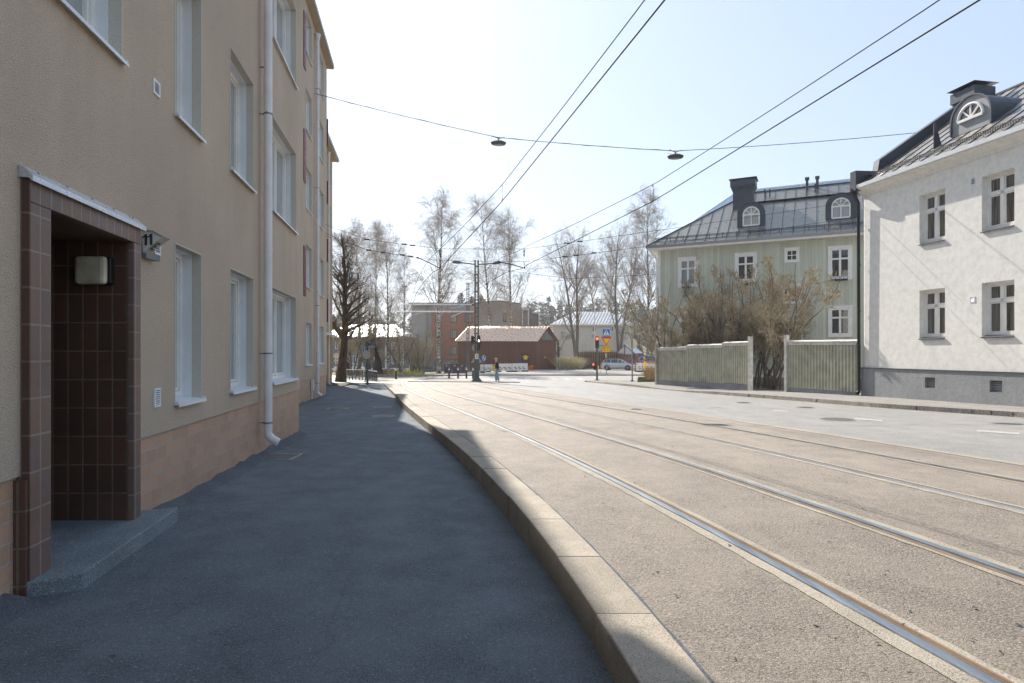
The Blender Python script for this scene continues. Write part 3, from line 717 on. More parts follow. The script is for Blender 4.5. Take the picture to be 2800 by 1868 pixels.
def text_mesh(name, s, size, O, ux, uz, mat, parent=None, bold=.012, ext=.001):
    """flat lettering; O origin, ux/uz world directions for the writing"""
    cu = bpy.data.curves.new(name, 'FONT'); cu.body = s; cu.size = size; cu.offset = bold*size; cu.resolution_u = 3; cu.extrude = 0
    cu.align_x = 'CENTER'; cu.align_y = 'CENTER'
    ob = bpy.data.objects.new(name+'_tmp', cu); COL.objects.link(ob); bpy.context.view_layer.update()
    me = bpy.data.meshes.new_from_object(ob.evaluated_get(bpy.context.evaluated_depsgraph_get()))
    bpy.data.objects.remove(ob); me.name = name
    O = V(*O); ux = V(*ux); uz = V(*uz)
    offp = ORG.get(parent.name, V(0, 0, 0)) if parent is not None else V(0, 0, 0)
    for v_ in me.vertices:
        p_ = O+ux*v_.co[0]+uz*v_.co[1]-offp; v_.co = p_
    me.materials.clear(); me.materials.append(mat)
    o_ = bpy.data.objects.new(name, me); COL.objects.link(o_)
    if parent is not None: o_.parent = parent
    return o_
def unit(v_): return v_/np.linalg.norm(v_)
ux = unit(pB-pA); ux = unit(V(ux[0], ux[1], 0)); nrm = unit(np.cross(pB-pA, pC-pA))
if nrm[1] > 0: nrm = -nrm
ut = unit(np.cross(nrm, V(0, 0, 1))); ut = ut if ut[0] > 0 else -ut
def ray_plane(x, y, O, n):
    d = V((x-CX)/F, 1, -(y-HY)/F); t_ = np.dot(V(*O)-V(0, 0, CZ), n)/np.dot(d, n); return V(0, 0, CZ)+d*t_
def decal(polys, O, n, lift, name, mat, parent):
    mb = MB()
    for P_ in polys: mb.face([ray_plane(x/2.8, 440+y/2.8, O+n*lift, n) for x, y in P_])
    return mb.build(name, M[mat], parent)
one = [(0, 22), (17, 12), (20, 0), (40, 0), (40, 86), (20, 86), (20, 24), (0, 32)]
for ox, oy in ((1087, 561), (1127, 558)): decal([[(ox+x_, oy+y_) for x_, y_ in one]], pA, nrm, .006, 'digit_one', 'black', sg)
n2 = unit(np.cross(pB-pC, pE-pC)); n2 = -n2 if np.dot(n2, pC-V(0, 0, CZ)) > 0 else n2
sx, sy, ux_, uy_ = 1149., 678., 62., -51.            # spine of the E along the facet, arms towards its lower edge
ax_, ay_ = 20., 10.
qd = lambda u0, u1, w0, w1: [(sx+ux_*u0+ax_*w0, sy+uy_*u0+ay_*w0), (sx+ux_*u1+ax_*w0, sy+uy_*u1+ay_*w0), (sx+ux_*u1+ax_*w1, sy+uy_*u1+ay_*w1), (sx+ux_*u0+ax_*w1, sy+uy_*u0+ay_*w1)]
decal([qd(0, 1, 0, .28), qd(0, .2, .28, 1), qd(.4, .6, .28, .9), qd(.8, 1, .28, 1)], pC, n2, .012, 'letter_e', 'black', sg)
# asphalt fillet along the wall foot
for (P, a0, a1, lab) in ((P1, .0, 7.6, 0), (P1, 9.6, 20, 0), (P2, 0, 9, 0)):
    T_ = Fr((P[0], P[1], 0), FE, -FN); mb = MB(T_)
    aa = np.arange(a0, a1, .25); w_ = rng.uniform(.10, .2, len(aa)); h_ = rng.uniform(.03, .07, len(aa))
    for k in range(len(aa)-1):
        q = []
        for kk in (k, k+1):
            p0 = T_((aa[kk], .03, 0)); p1 = T_((aa[kk], -w_[kk], 0)); zs0 = sideZ(*p0[:2]); zs1 = sideZ(*p1[:2])
            pm = T_((aa[kk], -w_[kk]*.6, 0)); q.append(((aa[kk], .03, zs0+h_[kk]+.02), (aa[kk], -w_[kk]*.6, sideZ(*pm[:2])+h_[kk]*.8), (aa[kk], -w_[kk], zs1-.004)))
        mb.face([q[0][0], q[0][1], q[1][1], q[1][0]]); mb.face([q[0][1], q[0][2], q[1][2], q[1][1]])
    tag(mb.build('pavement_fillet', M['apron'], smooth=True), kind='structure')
# --- block 2
rows2 = [(-.49, 1.2), (2.6, 4.27), (5.68, 7.35), (8.77, 10.43), (11.82, 13.45)]
W2 = []
for (x0, x1, n) in ((836, 852, 1), (867, 884.5, 2)):
    for z0, z1 in rows2: W2.append((aX(P2, x1), aX(P2, x0), Z(z0), Z(z1), n))
B2, T2 = block('apartment_block', 'middle beige stucco block with dark red panels and an overhanging eave, second in the row', P2, 13.5, -1.06, 13.85, [w[:4] for w in W2], oh=.27)
for w in W2: deep_window(T2, B2, *w[:4], n=w[4])
for zt_, zb_ in ((13.15, 11.0), (8.62, 6.6), (4.12, 2.2)):
    mb = MB(T2); mb.box(aX(P2, 835), aX(P2, 829.5), -.035, -.003, Z(zb_), Z(zt_)); mb.build('side_panel', M['redpanel'], B2)
for zt_, zb_ in ((11.3, 10.), (8.3, 7.2), (5.5, 4.4), (2.6, 1.5)):
    mb = MB(T2); mb.box(-.09, -.003, -.06, .5, Z(zb_), Z(zt_)); mb.build('end_panel', M['redpanel'], B2)
downpipe(T2, B2, aX(P2, 861)+.1, Z(-1.8), Z(13.3), funnel=True, r=.07, joints=(Z(9.6), Z(4.4), Z(0)), clamps=(Z(11.2), Z(7.), Z(2.), Z(-1.3)))
mb = MB(T2); a_ = aX(P2, 851); mb.box(a_-.08, a_+.08, -.1, -.003, Z(-1.55), Z(-1.1)); mb.box(a_-.03, a_+.03, -.06, -.003, Z(-1.9), Z(-1.55)); mb.build('meter_box', M['pipe'], B2, bevel=.01)
# --- block 3
rows3 = [(2.7, 4.35), (5.75, 7.45), (8.84, 10.5), (11.9, 13.5)]
W3 = [(aX(P3, 904.5), aX(P3, 897), Z(z0), Z(z1), 1) for z0, z1 in rows3]
B3, T3 = block('apartment_block', 'farthest beige block of the row, with ochre tiles at its ground floor', P3, 14., 1.15, 14.15, [w[:4] for w in W3], plaster='plaster_y', plm='stonetile')
for w in W3: deep_window(T3, B3, *w[:4], n=1, small=True)
downpipe(T3, B3, aX(P3, 893.5), Z(-2.2), Z(13.6), mat='pipewhite', funnel=True, r=.07)
mb = MB(T3); mb.box(-.25, 6, -.35, -.003, Z(1.2), Z(1.32)); mb.build('canopy', M['whitemetal'], B3)
#@@PART3
# ================================================================ white rendered house on the right
WP = V(13.7, 24.3); WE = V(.182, -.983); WM = V(.983, .182)
TW = Fr((WP[0], WP[1], 0), WE, WM)
def aW(x, b=0):
    u = (x-CX)/F; ox = WP[0]+WM[0]*b; oy = WP[1]+WM[1]*b; return (u*oy-ox)/(WE[0]-u*WE[1])
def zW(x, y, b=0):
    a = aW(x, b); return CZ+(HY-y)/F*(WP[1]+WM[1]*b+WE[1]*a)
wh = thing('rendered_house', 'white rendered two storey house with a black sheet metal roof on the right', 'house', (WP[0], WP[1], 0))
za, zb = (.505, 2.165), (3.77, 5.47)
wx = [(2514.2, 2584), (2684.5, 2773.6)]
WW = [(aW(x0), aW(x1), Z(z0), Z(z1)) for x0, x1 in wx for z0, z1 in (za, zb)]
WW += [(6.9, 8.0, Z(z0), Z(z1)) for z0, z1 in (za, zb)]+[(10.2, 11.3, Z(z0), Z(z1)) for z0, z1 in (za, zb)]
zf = Z(-.6); ze = Z(6.3); AE = 16.
bv = [(aW(2531), aW(2559), Z(-1.2), Z(-.84)), (aW(2708.6), aW(2743), Z(-1.2), Z(-.84))]
mb = MB(TW); wall_grid(mb, .12, AE, zf, ze, WW)
# rounded corner
cr = [(.12*(1-math.sin(t_)), .12*(1-math.cos(t_))) for t_ in np.linspace(0, math.pi/2, 5)]
for (a_, b_), (c_, d_) in zip(cr[:-1], cr[1:]): mb.face([(a_, b_, zf), (c_, d_, zf), (c_, d_, ze), (a_, b_, ze)])
mb.face([(0, .12, zf), (0, 9, zf), (0, 9, ze), (0, .12, ze)]); mb.face([(AE, 0, zf), (AE, 9, zf), (AE, 9, ze), (AE, 0, ze)]); mb.face([(0, 9, zf), (AE, 9, zf), (AE, 9, ze), (0, 9, ze)])
mb.build('wall', M['whiteplaster'], wh, smooth=False)
mb = MB(TW); wall_grid(mb, -.03, AE, -1.5, zf-.03, bv, -.035); mb.box(-.04, AE, -.05, .05, zf-.03, zf+.004)
mb.face([(-.03, -.035, -1.5), (-.03, 9, -1.5), (-.03, 9, zf-.03), (-.03, -.035, zf-.03)])
for o_ in bv:
    for A_ in o_[:2]: mb.face([(A_, -.035, o_[2]), (A_, .15, o_[2]), (A_, .15, o_[3]), (A_, -.035, o_[3])])
    for z_ in o_[2:]: mb.face([(o_[0], -.035, z_), (o_[1], -.035, z_), (o_[1], .15, z_), (o_[0], .15, z_)])
mb.build('foundation', M['foundation'], wh)
mb = MB(TW); mb.box(-.05, AE, -.07, -.02, zf+.004, zf+.03); mb.build('drip_board', M['blacksheet'], wh)
for o_ in bv:
    mb = MB(TW)
    for k in range(5): mb.prism([(o_[0], .06, o_[2]+.07*k+.0), (o_[0], .1, o_[2]+.07*k+.06), (o_[0], .11, o_[2]+.07*k+.055), (o_[0], .07, o_[2]+.07*k-.005)], (o_[1]-o_[0], 0, 0))
    v_ = mb.build('basement_vent', M['greysheet'], wh); mb = MB(TW); mb.box(o_[0], o_[1], .13, .14, o_[2], o_[3]); mb.build('vent_opening', M['black'], v_)
def cross_window(T, parent, a0, a1, z0, z1, dep=.2, gl='curtainglass', sill='blacksheet', tr=.66, wdt=.055, reveal='whiteplaster'):
    mb = MB(T)
    rect_frame(mb, a0+.001, a1-.001, z0+.03, z1-.001, .09, dep-.02, dep+.05)
    c = (a0+a1)/2; zt_ = z0+(z1-z0)*tr
    mb.box(c-.05, c+.05, dep-.03, dep+.05, z0+.12, z1-.09); mb.box(a0+.09, a1-.09, dep-.03, dep+.05, zt_-.045, zt_+.045)
    for (l_, r_) in ((a0+.09, c-.05), (c+.05, a1-.09)):
        for (q0, q1) in ((z0+.12, zt_-.045), (zt_+.045, z1-.09)): rect_frame(mb, l_+.004, r_-.004, q0+.004, q1-.004, .035, dep-.012, dep+.03)
    w_ = mb.build('window', M['whitepaint'], parent)
    mb = MB(T); mb.face([(a0+.09, dep+.02, z0+.1), (a1-.09, dep+.02, z0+.1), (a1-.09, dep+.02, z1-.09), (a0+.09, dep+.02, z1-.09)]); mb.build('pane', M[gl], w_)
    if reveal:
        mb = MB(T)
        for A_ in (a0, a1): mb.face([(A_, 0, z0), (A_, dep, z0), (A_, dep, z1), (A_, 0, z1)])
        for z_ in (z0, z1): mb.face([(a0, 0, z_), (a1, 0, z_), (a1, dep, z_), (a0, dep, z_)])
        mb.build('reveal', M[reveal], w_)
        mb = MB(T); mb.prism([(a0-.0, -.06, z0-.05), (a0-.0, -.06, z0-.02), (a0, dep, z0+.05), (a0, dep, z0+.03), (a0, .001, z0-.02)], (a1-a0, 0, 0)); mb.build('sill', M[sill], w_)
    return w_
for w in WW: cross_window(TW, wh, *w)
def wvent(x0, x1, y0, y1): vent(TW, wh, aW(x0), aW(x1), zW(x0, y1), zW(x0, y0), n=4)
wvent(2655, 2667, 489, 508); wvent(2652, 2666, 812, 828)
# cornice, gutter, roof
mb = MB(TW)
prof = [(.001, ze-.22), (-.04, ze-.22), (-.06, ze-.12), (-.14, ze-.05), (-.2, ze), (-.36, ze+.02), (-.36, ze+.05), (.001, ze+.05)]
mb.prism([(-.05, b_, z_) for b_, z_ in prof], (AE, 0, 0)); mb.build('cornice', M['whiteplaster'], wh)
mb = MB(TW); mb.prism([(.0, b_, z_) for b_, z_ in [(-.36, ze+.052), (-.42, ze+.06), (-.43, ze+.19), (-.40, ze+.2), (-.28, ze+.23), (-.28, ze+.052)]], (AE, 0, 0)); mb.build('gutter', M['whitemetal'], wh)
sl = .674; rz = lambda b: ze+.16+sl*(b+.35)
mb = MB(TW); BR = 4.7
mb.face([(-.0, -.40, rz(-.4)), (AE, -.40, rz(-.4)), (AE, BR, rz(BR)), (0, BR, rz(BR))]); mb.face([(0, BR, rz(BR)), (AE, BR, rz(BR)), (AE, 9.6, ze+.1), (0, 9.6, ze+.1)])
rf = mb.build('roof', M['roofsheet'], wh)
mb = MB(TW)
k = .55
while k < AE:
    mb.prism([(k, -.38, rz(-.38)), (k, BR, rz(BR)), (k, BR, rz(BR)+.035), (k, -.38, rz(-.38)+.035)], (.018, 0, 0)); k += .6
mb.box(0, AE, BR-.08, BR+.08, rz(BR)-.02, rz(BR)+.05)
mb.build('seams', M['blacksheet'], rf)
mb = MB(TW)                                               # snow guard ladder near the eave
for k in np.arange(.3, AE, .6): mb.bar((k, -.02, rz(0)), (k, .02, rz(0)+.2), .02)
for dz in (.06, .1, .14, .18): mb.bar((.1, .0, rz(0)+dz), (AE, .0, rz(0)+dz), .018)
for k in np.arange(.2, AE, .08): mb.box(k, k+.012, -.01, .01, rz(0)+.05, rz(0)+.18)
mb.build('snow_guard', M['black'], rf)
mb = MB(TW)                                               # fire wall clad in sheet, at the far gable
fw = [(-.45, ze+.0), (-.45, ze+.75), (.52, ze+.78), (.6, rz(.6)+.42), (BR, rz(BR)+.42), (8.5, ze+1.1), (8.5, ze-.3)]
mb.prism([(-.12, b_, z_) for b_, z_ in fw], (.3, 0, 0)); mb.build('fire_wall', M['blacksheet'], wh)
def chimney(T, parent, a, b, w, d, z0, z1, capz=.35, mat='blacksheet', cap=True):
    mb = MB(T); mb.box(a-w/2, a+w/2, b-d/2, b+d/2, z0, z1-.5)
    mb.box(a-w/2-.05, a+w/2+.05, b-d/2-.05, b+d/2+.05, z1-.62, z1-.52)
    mb.box(a-w/2-.10, a+w/2+.10, b-d/2-.10, b+d/2+.10, z1-.5, z1-.4); mb.box(a-w/2-.15, a+w/2+.15, b-d/2-.15, b+d/2+.15, z1-.38, z1)
    c_ = mb.build('chimney', M[mat], parent)
    if cap:
        mb = MB(T); e = .24; zc = z1+.12; tp = [(a-w/2-e, b-d/2-e, zc), (a+w/2+e, b-d/2-e, zc), (a+w/2+e, b+d/2+e, zc), (a-w/2-e, b+d/2+e, zc)]
        r0, r1_ = (a-w/4, b, zc+capz), (a+w/4, b, zc+capz)
        mb.face([tp[0], tp[1], r1_, r0]); mb.face([tp[2], tp[3], r0, r1_]); mb.face([tp[1], tp[2], r1_]); mb.face([tp[3], tp[0], r0]); mb.face(tp)
        for sx in (-1, 1):
            for sy in (-1, 1): mb.bar((a+sx*(w/2-.05), b+sy*(d/2-.05), z1), (a+sx*(w/2-.05), b+sy*(d/2-.05), zc+.05), .02)
        mb.build('rain_cap', M[mat], c_)
    return c_
chimney(TW, wh, 1.55, 3.4, .72, .62, Z(7.9), Z(9.85), .18)
mb = MB(TW); mb.box(3.35, 3.5, 4.2, 4.35, rz(4.2)-.1, rz(4.2)+.75); mb.box(3.3, 3.55, 4.15, 4.4, rz(4.2)+.6, rz(4.2)+.8); mb.build('vent_pipe', M['blacksheet'], wh)
mb = MB(TW); mb.prism([(2.55, .7, rz(.7)), (2.55, .7, rz(.7)+.9), (2.55, .78, rz(.78)+.9), (2.55, 1., rz(1.))], (.03, 0, 0)); mb.build('roof_fin', M['blacksheet'], wh)
def arch_dormer(T, parent, ac, bf, r, zbase, rzf, slope, wr, tall=0., gl='warmglass', face='greysheet', half=False):
    """barrel dormer: half-round front in sheet metal, round window with radiating bars"""
    N = 14; zc = zbase+tall
    ang = [math.pi*k/N for k in range(N+1)]
    mb = MB(T); fr = [(ac-r, bf, zbase)]+[(ac-r*math.cos(t_), bf, zc+r*math.sin(t_)) for t_ in ang]+[(ac+r, bf, zbase)]
    if not tall: fr = fr[1:-1]
    inn = [(ac-wr*math.cos(t_), bf, zc+.05*0+wr*math.sin(t_)) for t_ in ang]
    zb_ = zbase+(.16 if not tall else .12)
    if half: zb_ = zc-.02
    out = [(ac-r, zbase)]+[(ac-r*math.cos(t_), zc+r*math.sin(t_)) for t_ in ang]+[(ac+r, zbase)]
    inn = [(ac-wr, zb_)]+[(ac-wr*math.cos(t_), max(zb_, zc)+wr*math.sin(t_)) for t_ in ang]+[(ac+wr, zb_)]
    for k in range(len(out)-1): mb.face([(out[k][0], bf, out[k][1]), (out[k+1][0], bf, out[k+1][1]), (inn[k+1][0], bf, inn[k+1][1]), (inn[k][0], bf, inn[k][1])])
    mb.face([(out[0][0], bf, out[0][1]), (inn[0][0], bf, inn[0][1]), (inn[-1][0], bf, inn[-1][1]), (out[-1][0], bf, out[-1][1])])
    d_ = mb.build('dormer', M[face], parent)
    mb = MB(T)
    for k in range(len(out)-1):
        q0, q1 = out[k], out[k+1]; b0 = bf+max(.1, (q0[1]-rzf(bf))/slope+.05); b1 = bf+max(.1, (q1[1]-rzf(bf))/slope+.05)
        mb.face([(q0[0], bf-.06, q0[1]), (q1[0], bf-.06, q1[1]), (q1[0], b1, q1[1]), (q0[0], b0, q0[1])])
        for q in (q0,): pass
    for k in range(len(out)-1):
        q0, q1 = out[k], out[k+1]; s_ = 1+.05/r
        o0 = (ac+(q0[0]-ac)*s_, q0[1]+.04); o1 = (ac+(q1[0]-ac)*s_, q1[1]+.04)
        mb.face([(q0[0], bf-.06, q0[1]), (q1[0], bf-.06, q1[1]), (o1[0], bf-.06, o1[1]), (o0[0], bf-.06, o0[1])])
    mb.build('dormer_cover', M['blacksheet'], d_)
    zc2 = max(zb_, zc); mb = MB(T)
    mb.tube([(p_[0], bf-.03, p_[1]) for p_ in inn], .045, 6); mb.box(ac-wr, ac+wr, bf-.07, bf+.03, zb_-.05, zb_+.04)
    for t_ in ((math.pi/4, math.pi/2, 3*math.pi/4)): mb.bar((ac, bf-.02, zc2), (ac-wr*math.cos(t_), bf-.02, zc2+wr*math.sin(t_)), .045)
    if tall and not half:
        mb.box(ac-wr, ac+wr, bf-.05, bf+.01, zc2-.04, zc2+.04); mb.box(ac-.03, ac+.03, bf-.05, bf+.01, zb_, zc2)
    w_ = mb.build('window', M['whitepaint'], d_)
    mb = MB(T); mb.face([(p_[0], bf+.02, p_[1]) for p_ in inn]); mb.build('pane', M[gl], w_)
    return d_
arch_dormer(TW, wh, 3.6, 1.15, .72, rz(1.15)+.02, rz, sl, .46, 0.45, 'curtainglass', half=True)
arch_dormer(TW, wh, 9.0, 1.15, .72, rz(1.15)+.02, rz, sl, .46, 0.45, 'curtainglass', half=True)
# black downpipe at the corner
mb = MB(TW); mb.tube([(-.05, -.36, ze+.1), (-.05, -.34, ze-.05), (-.03, -.26, ze-.25), (-.02, -.16, ze-.45), (-.02, -.14, Z(-1.45)), (-.02, -.16, Z(-1.52)), (-.02, -.26, Z(-1.6))], [.12, .09, .06, .06, .06, .06, .055], 12)
for z_ in (5., 3.4, 1.6, .2): mb.tube([(-.02, -.14, Z(z_)), (-.02, -.14, Z(z_)+.05)], .068, 12)
mb.build('downpipe', M['black'], wh, smooth=True)

# ================================================================ green wooden house
GP = V(9.5, 40.3); GE = V(.896, -.443); GM = V(.443, .896)
TG = Fr((GP[0], GP[1], 0), GE, GM)
def aG(x, b=0):
    u = (x-CX)/F; ox = GP[0]+GM[0]*b; oy = GP[1]+GM[1]*b; return (u*oy-ox)/(GE[0]-u*GE[1])
def zG(x, y, b=0):
    a = aG(x, b); return CZ+(HY-y)/F*(GP[1]+GM[1]*b+GE[1]*a)
zx = lambda X: 1760+X/2.613
zy = lambda Y: 480+Y/2.613
gh = thing('wooden_house', 'sage green wooden house with white window trim and dark seamed hipped roof', 'house', (GP[0], GP[1], -.5))
GL = 15.5; gz0 = Z(-1.35); gze = Z(6.62); GD = 10
gw = [(246, 388, 592, 802, 1, 'paleglass'), (652, 808, 560, 768, 1, 'darkglass'), (1316, 1490, 512, 750, 1, 'darkglass'), (250, 388, 972, 1150, 1, 'darkglass'), (655, 808, 962, 1150, 1, 'darkglass'), (1316, 1490, 937, 1155, 1, 'darkglass'), (985, 1130, 785, 920, 2, 'darkglass'), (1005, 1112, 523, 625, 2, 'darkglass')]
mb = MB(TG); wall_grid(mb, 0, GL, gz0, gze, [])
mb.face([(0, 0, gz0), (0, GD, gz0), (0, GD, gze), (0, 0, gze)]); mb.face([(GL, 0, gz0), (GL, GD, gz0), (GL, GD, gze), (GL, 0, gze)]); mb.face([(0, GD, gz0), (GL, GD, gz0), (GL, GD, gze), (0, GD, gze)])
mb.build('wall', M['greenboard'], gh)
mb = MB(TG); mb.box(-.02, GL, -.05, GD, -2, gz0-.14); mb.build('foundation', M['foundation'], gh)
mb = MB(TG); mb.box(-.02, GL, -.07, .02, gz0-.13, gz0+.05); mb.box(-.05, .13, -.035, .1, gz0+.06, gze); mb.build('trim_boards', M['whitepaint'], gh)
for x0, x1, y0, y1, k, gl in gw:
    A0, A1 = aG(zx(x0)), aG(zx(x1)); z1_ = zG(zx(x0), zy(y0)); z0_ = zG(zx(x0), zy(y1))
    mb = MB(TG); tw = .17 if k == 1 else .12
    rect_frame(mb, A0, A1, z0_, z1_, tw, -.045, -.004); mb.box(A0-.03, A1+.03, -.07, -.004, z1_, z1_+.04)
    t_ = mb.build('window', M['whitepaint'], gh)
    a0, a1, q0, q1 = A0+tw, A1-tw, z0_+tw, z1_-tw
    mb = MB(TG); rect_frame(mb, a0, a1, q0, q1, .05, -.035, -.006); c = (a0+a1)/2; 
    if k == 1:
        mb.box(c-.06, c+.06, -.035, -.006, q0, q1); zt_ = q0+(q1-q0)*.66; mb.box(a0, a1, -.033, -.007, zt_-.05, zt_+.05)
    else:
        mb.box(c-.02, c+.02, -.03, -.006, q0, q1); zt_ = q0+(q1-q0)*.5; mb.box(a0, a1, -.028, -.007, zt_-.02, zt_+.02)
        if k == 2 and y0 > 700: mb.bar((a0, -.02, q0), (a1, -.02, q1), .03); mb.bar((a0, -.018, q1), (a1, -.018, q0), .03)
    mb.build('sash', M['whitepaint'], t_)
    mb = MB(TG); mb.face([(a0, -.008, q0), (a1, -.008, q0), (a1, -.008, q1), (a0, -.008, q1)]); mb.build('pane', M[gl], t_)
for x0, x1, y_ in ((285, 342, 797), (700, 750, 775), (1338, 1455, 745)):
    A0, A1 = aG(zx(x0)), aG(zx(x1)); z_ = zG(zx(x0), zy(y_)); mb = MB(TG)
    mb.box(A0, A1, -.3, -.1, z_-.1, z_+.0)
    for q in np.linspace(A0, A1, 5): mb.bar((q, -.31, z_-.12), (q, -.31, z_+.12), .02)
    mb.bar((A0, -.31, z_+.12), (A1, -.31, z_+.12), .02); mb.build('flower_box', M['black'], gh)
# door canopy
A0, A1 = aG(zx(980)), aG(zx(1160)); z_ = zG(zx(1000), zy(1060)); mb = MB(TG); mb.box(A0, A1, -1., -.0, z_, z_+.1)
mb.bar((A1-.1, -.9, z_), (A1-.1, 0, z_-.8), .06); mb.build('porch_roof', M['blacksheet'], gh)
mb = MB(TG); rect_frame(mb, A0+.1, A1-.15, gz0, z_-.1, .13, -.04, -.004); dr = mb.build('door', M['whitepaint'], gh); mb = MB(TG); mb.box(A0+.23, A1-.28, -.03, -.006, gz0+.02, z_-.23); mb.build('door_leaf', M['darkgrey'], dr)
# eaves and roof
mb = MB(TG); mb.box(-.55, GL+.5, -.55, GD+.5, gze-.02, gze+.06); mb.box(-.6, GL+.5, -.6, -.55, gze-.02, gze+.2); mb.box(-.6, -.552, -.6, GD, gze-.02, gze+.2); mb.build('eaves', M['whitepaint'], gh)
gs = .72; gr = lambda b: gze+.25+gs*(b+.62)
HB = 5.; A_ = -.62; ridge = gr(HB)
mb = MB(TG)
E0, E1, E2, E3 = (A_, -.62, gr(-.62)), (GL+.6, -.62, gr(-.62)), (GL+.6, GD+.62, gr(-.62)), (A_, GD+.62, gr(-.62))
R0, R1_ = (HB, HB, ridge), (GL-4, HB, ridge)
mb.face([E0, E1, R1_, R0]); mb.face([E3, E0, R0]); mb.face([E2, E3, R0, R1_]); mb.face([E1, E2, R1_]); 
mb.box(A_-.03, GL+.6, -.66, -.60, gze+.1, gze+.26); mb.box(A_-.06, A_, -.66, GD, gze+.1, gze+.26)
rf = mb.build('roof', M['roofsheet'], gh)
mb = MB(TG); k = A_+.5
while k < GL:
    bt = min(HB, k-A_-.62) if k < HB else HB
    mb.prism([(k, -.6, gr(-.6)), (k, bt, gr(bt)), (k, bt, gr(bt)+.045), (k, -.6, gr(-.6)+.045)], (.025, 0, 0)); k += .62
mb.bar(E0, R0, .1); mb.bar(R0, R1_, .12); mb.build('seams', M['blacksheet'], rf)
mb = MB(TG)
for k in np.arange(.0, GL, .8): mb.bar((k, -.25, gr(-.25)), (k, -.12, gr(-.12)+.22), .035)
for dz in (.08, .13, .18): mb.bar((-.2, -.12, gr(-.12)+dz), (GL, -.12, gr(-.12)+dz), .02)
for k in np.arange(-.2, GL, .1): mb.box(k, k+.02, -.13, -.11, gr(-.12)+.06, gr(-.12)+.2)
mb.build('snow_guard', M['black'], rf)
mb = MB(TG)
for k in (6.1, 6.4, 9.1): mb.bar((k, 4.2, gr(4.2)), (k, 4.2, gr(4.2)+.55), .07)
mb.box(5.7, 12, 3.4, 3.75, gr(3.4)+.14, gr(3.4)+.17); mb.build('roof_walkway', M['black'], rf)
chimney(TG, gh, 4.85, 3.4, 1.25, 1., gr(2.6), Z(11.3), .18)
gr2 = lambda b: gr(b)
arch_dormer(TG, gh, aG(2054, .7), .7, .76, gr(.7)-.05, gr, gs, .46, .78, 'warmglass', 'blacksheet')
arch_dormer(TG, gh, aG(2299, .7), .7, .76, gr(.7)-.05, gr, gs, .46, .78, 'warmglass', 'blacksheet')
arch_dormer(TG, gh, 14.2, .7, .86, gr(.7)-.03, gr, gs, .6, .85, 'warmglass', 'blacksheet')
for (x_, y_) in ((2214, 1,), ):
    for dx in (0, .75):
        a_ = aG(2203, 4.6)+dx*.8; mb = MB(TG); mb.box(a_, a_+.16, 4.6, 4.75, gr(4.4), gr(4.4)+.95); mb.box(a_-.05, a_+.21, 4.55, 4.8, gr(4.4)+.82, gr(4.4)+.98); mb.build('vent_pipe', M['blacksheet'], gh)
mb = MB(TG); mb.tube([(-.45, -.5, gze+.1), (-.4, -.45, gze-.1), (-.1, -.12, gze-.5), (-.08, -.1, gze-.8), (-.08, -.1, -.8)], .06, 8); mb.build('downpipe', M['whitepaint'], gh)
# building behind, under blue sheeting
TB = Fr((14.5, 56.5, 0), GE, GM)
bb = thing('roof_under_cover', 'roof behind the green house, covered with translucent blue sheeting', 'building', (14.5, 56.5, 0))
mb = MB(TB); mb.box(.5, 22, 0, 10, -1, Z(8.6)); mb.build('wall', M['beigewall'], bb)
mb = MB(TB); za_, zb_ = Z(9.4), Z(15.3)
mb.face([(-1.5, -1, za_), (23, -1, za_), (20, 5.5, zb_), (5, 5.5, zb_)]); mb.face([(-1.5, -1, za_), (5, 5.5, zb_), (5, 5.6, zb_), (-1.5, 11, za_)]); mb.face([(5, 5.5, zb_), (20, 5.5, zb_), (23, 11, za_), (-1.5, 11, za_)])
sh = mb.build('blue_sheeting', M['bluetarp'], bb)
mb = MB(TB)
for k in range(9):
    t_ = k/8; mb.bar((-1.5+24.5*t_, -1.03, za_), (5+15*t_, 5.47, zb_+.02), .06)
mb.bar((5, 5.5, zb_+.05), (20, 5.5, zb_+.05), .12); mb.bar((-1.5, -1, za_), (5, 5.5, zb_+.05), .1); mb.build('battens', M['whitepaint'], sh)

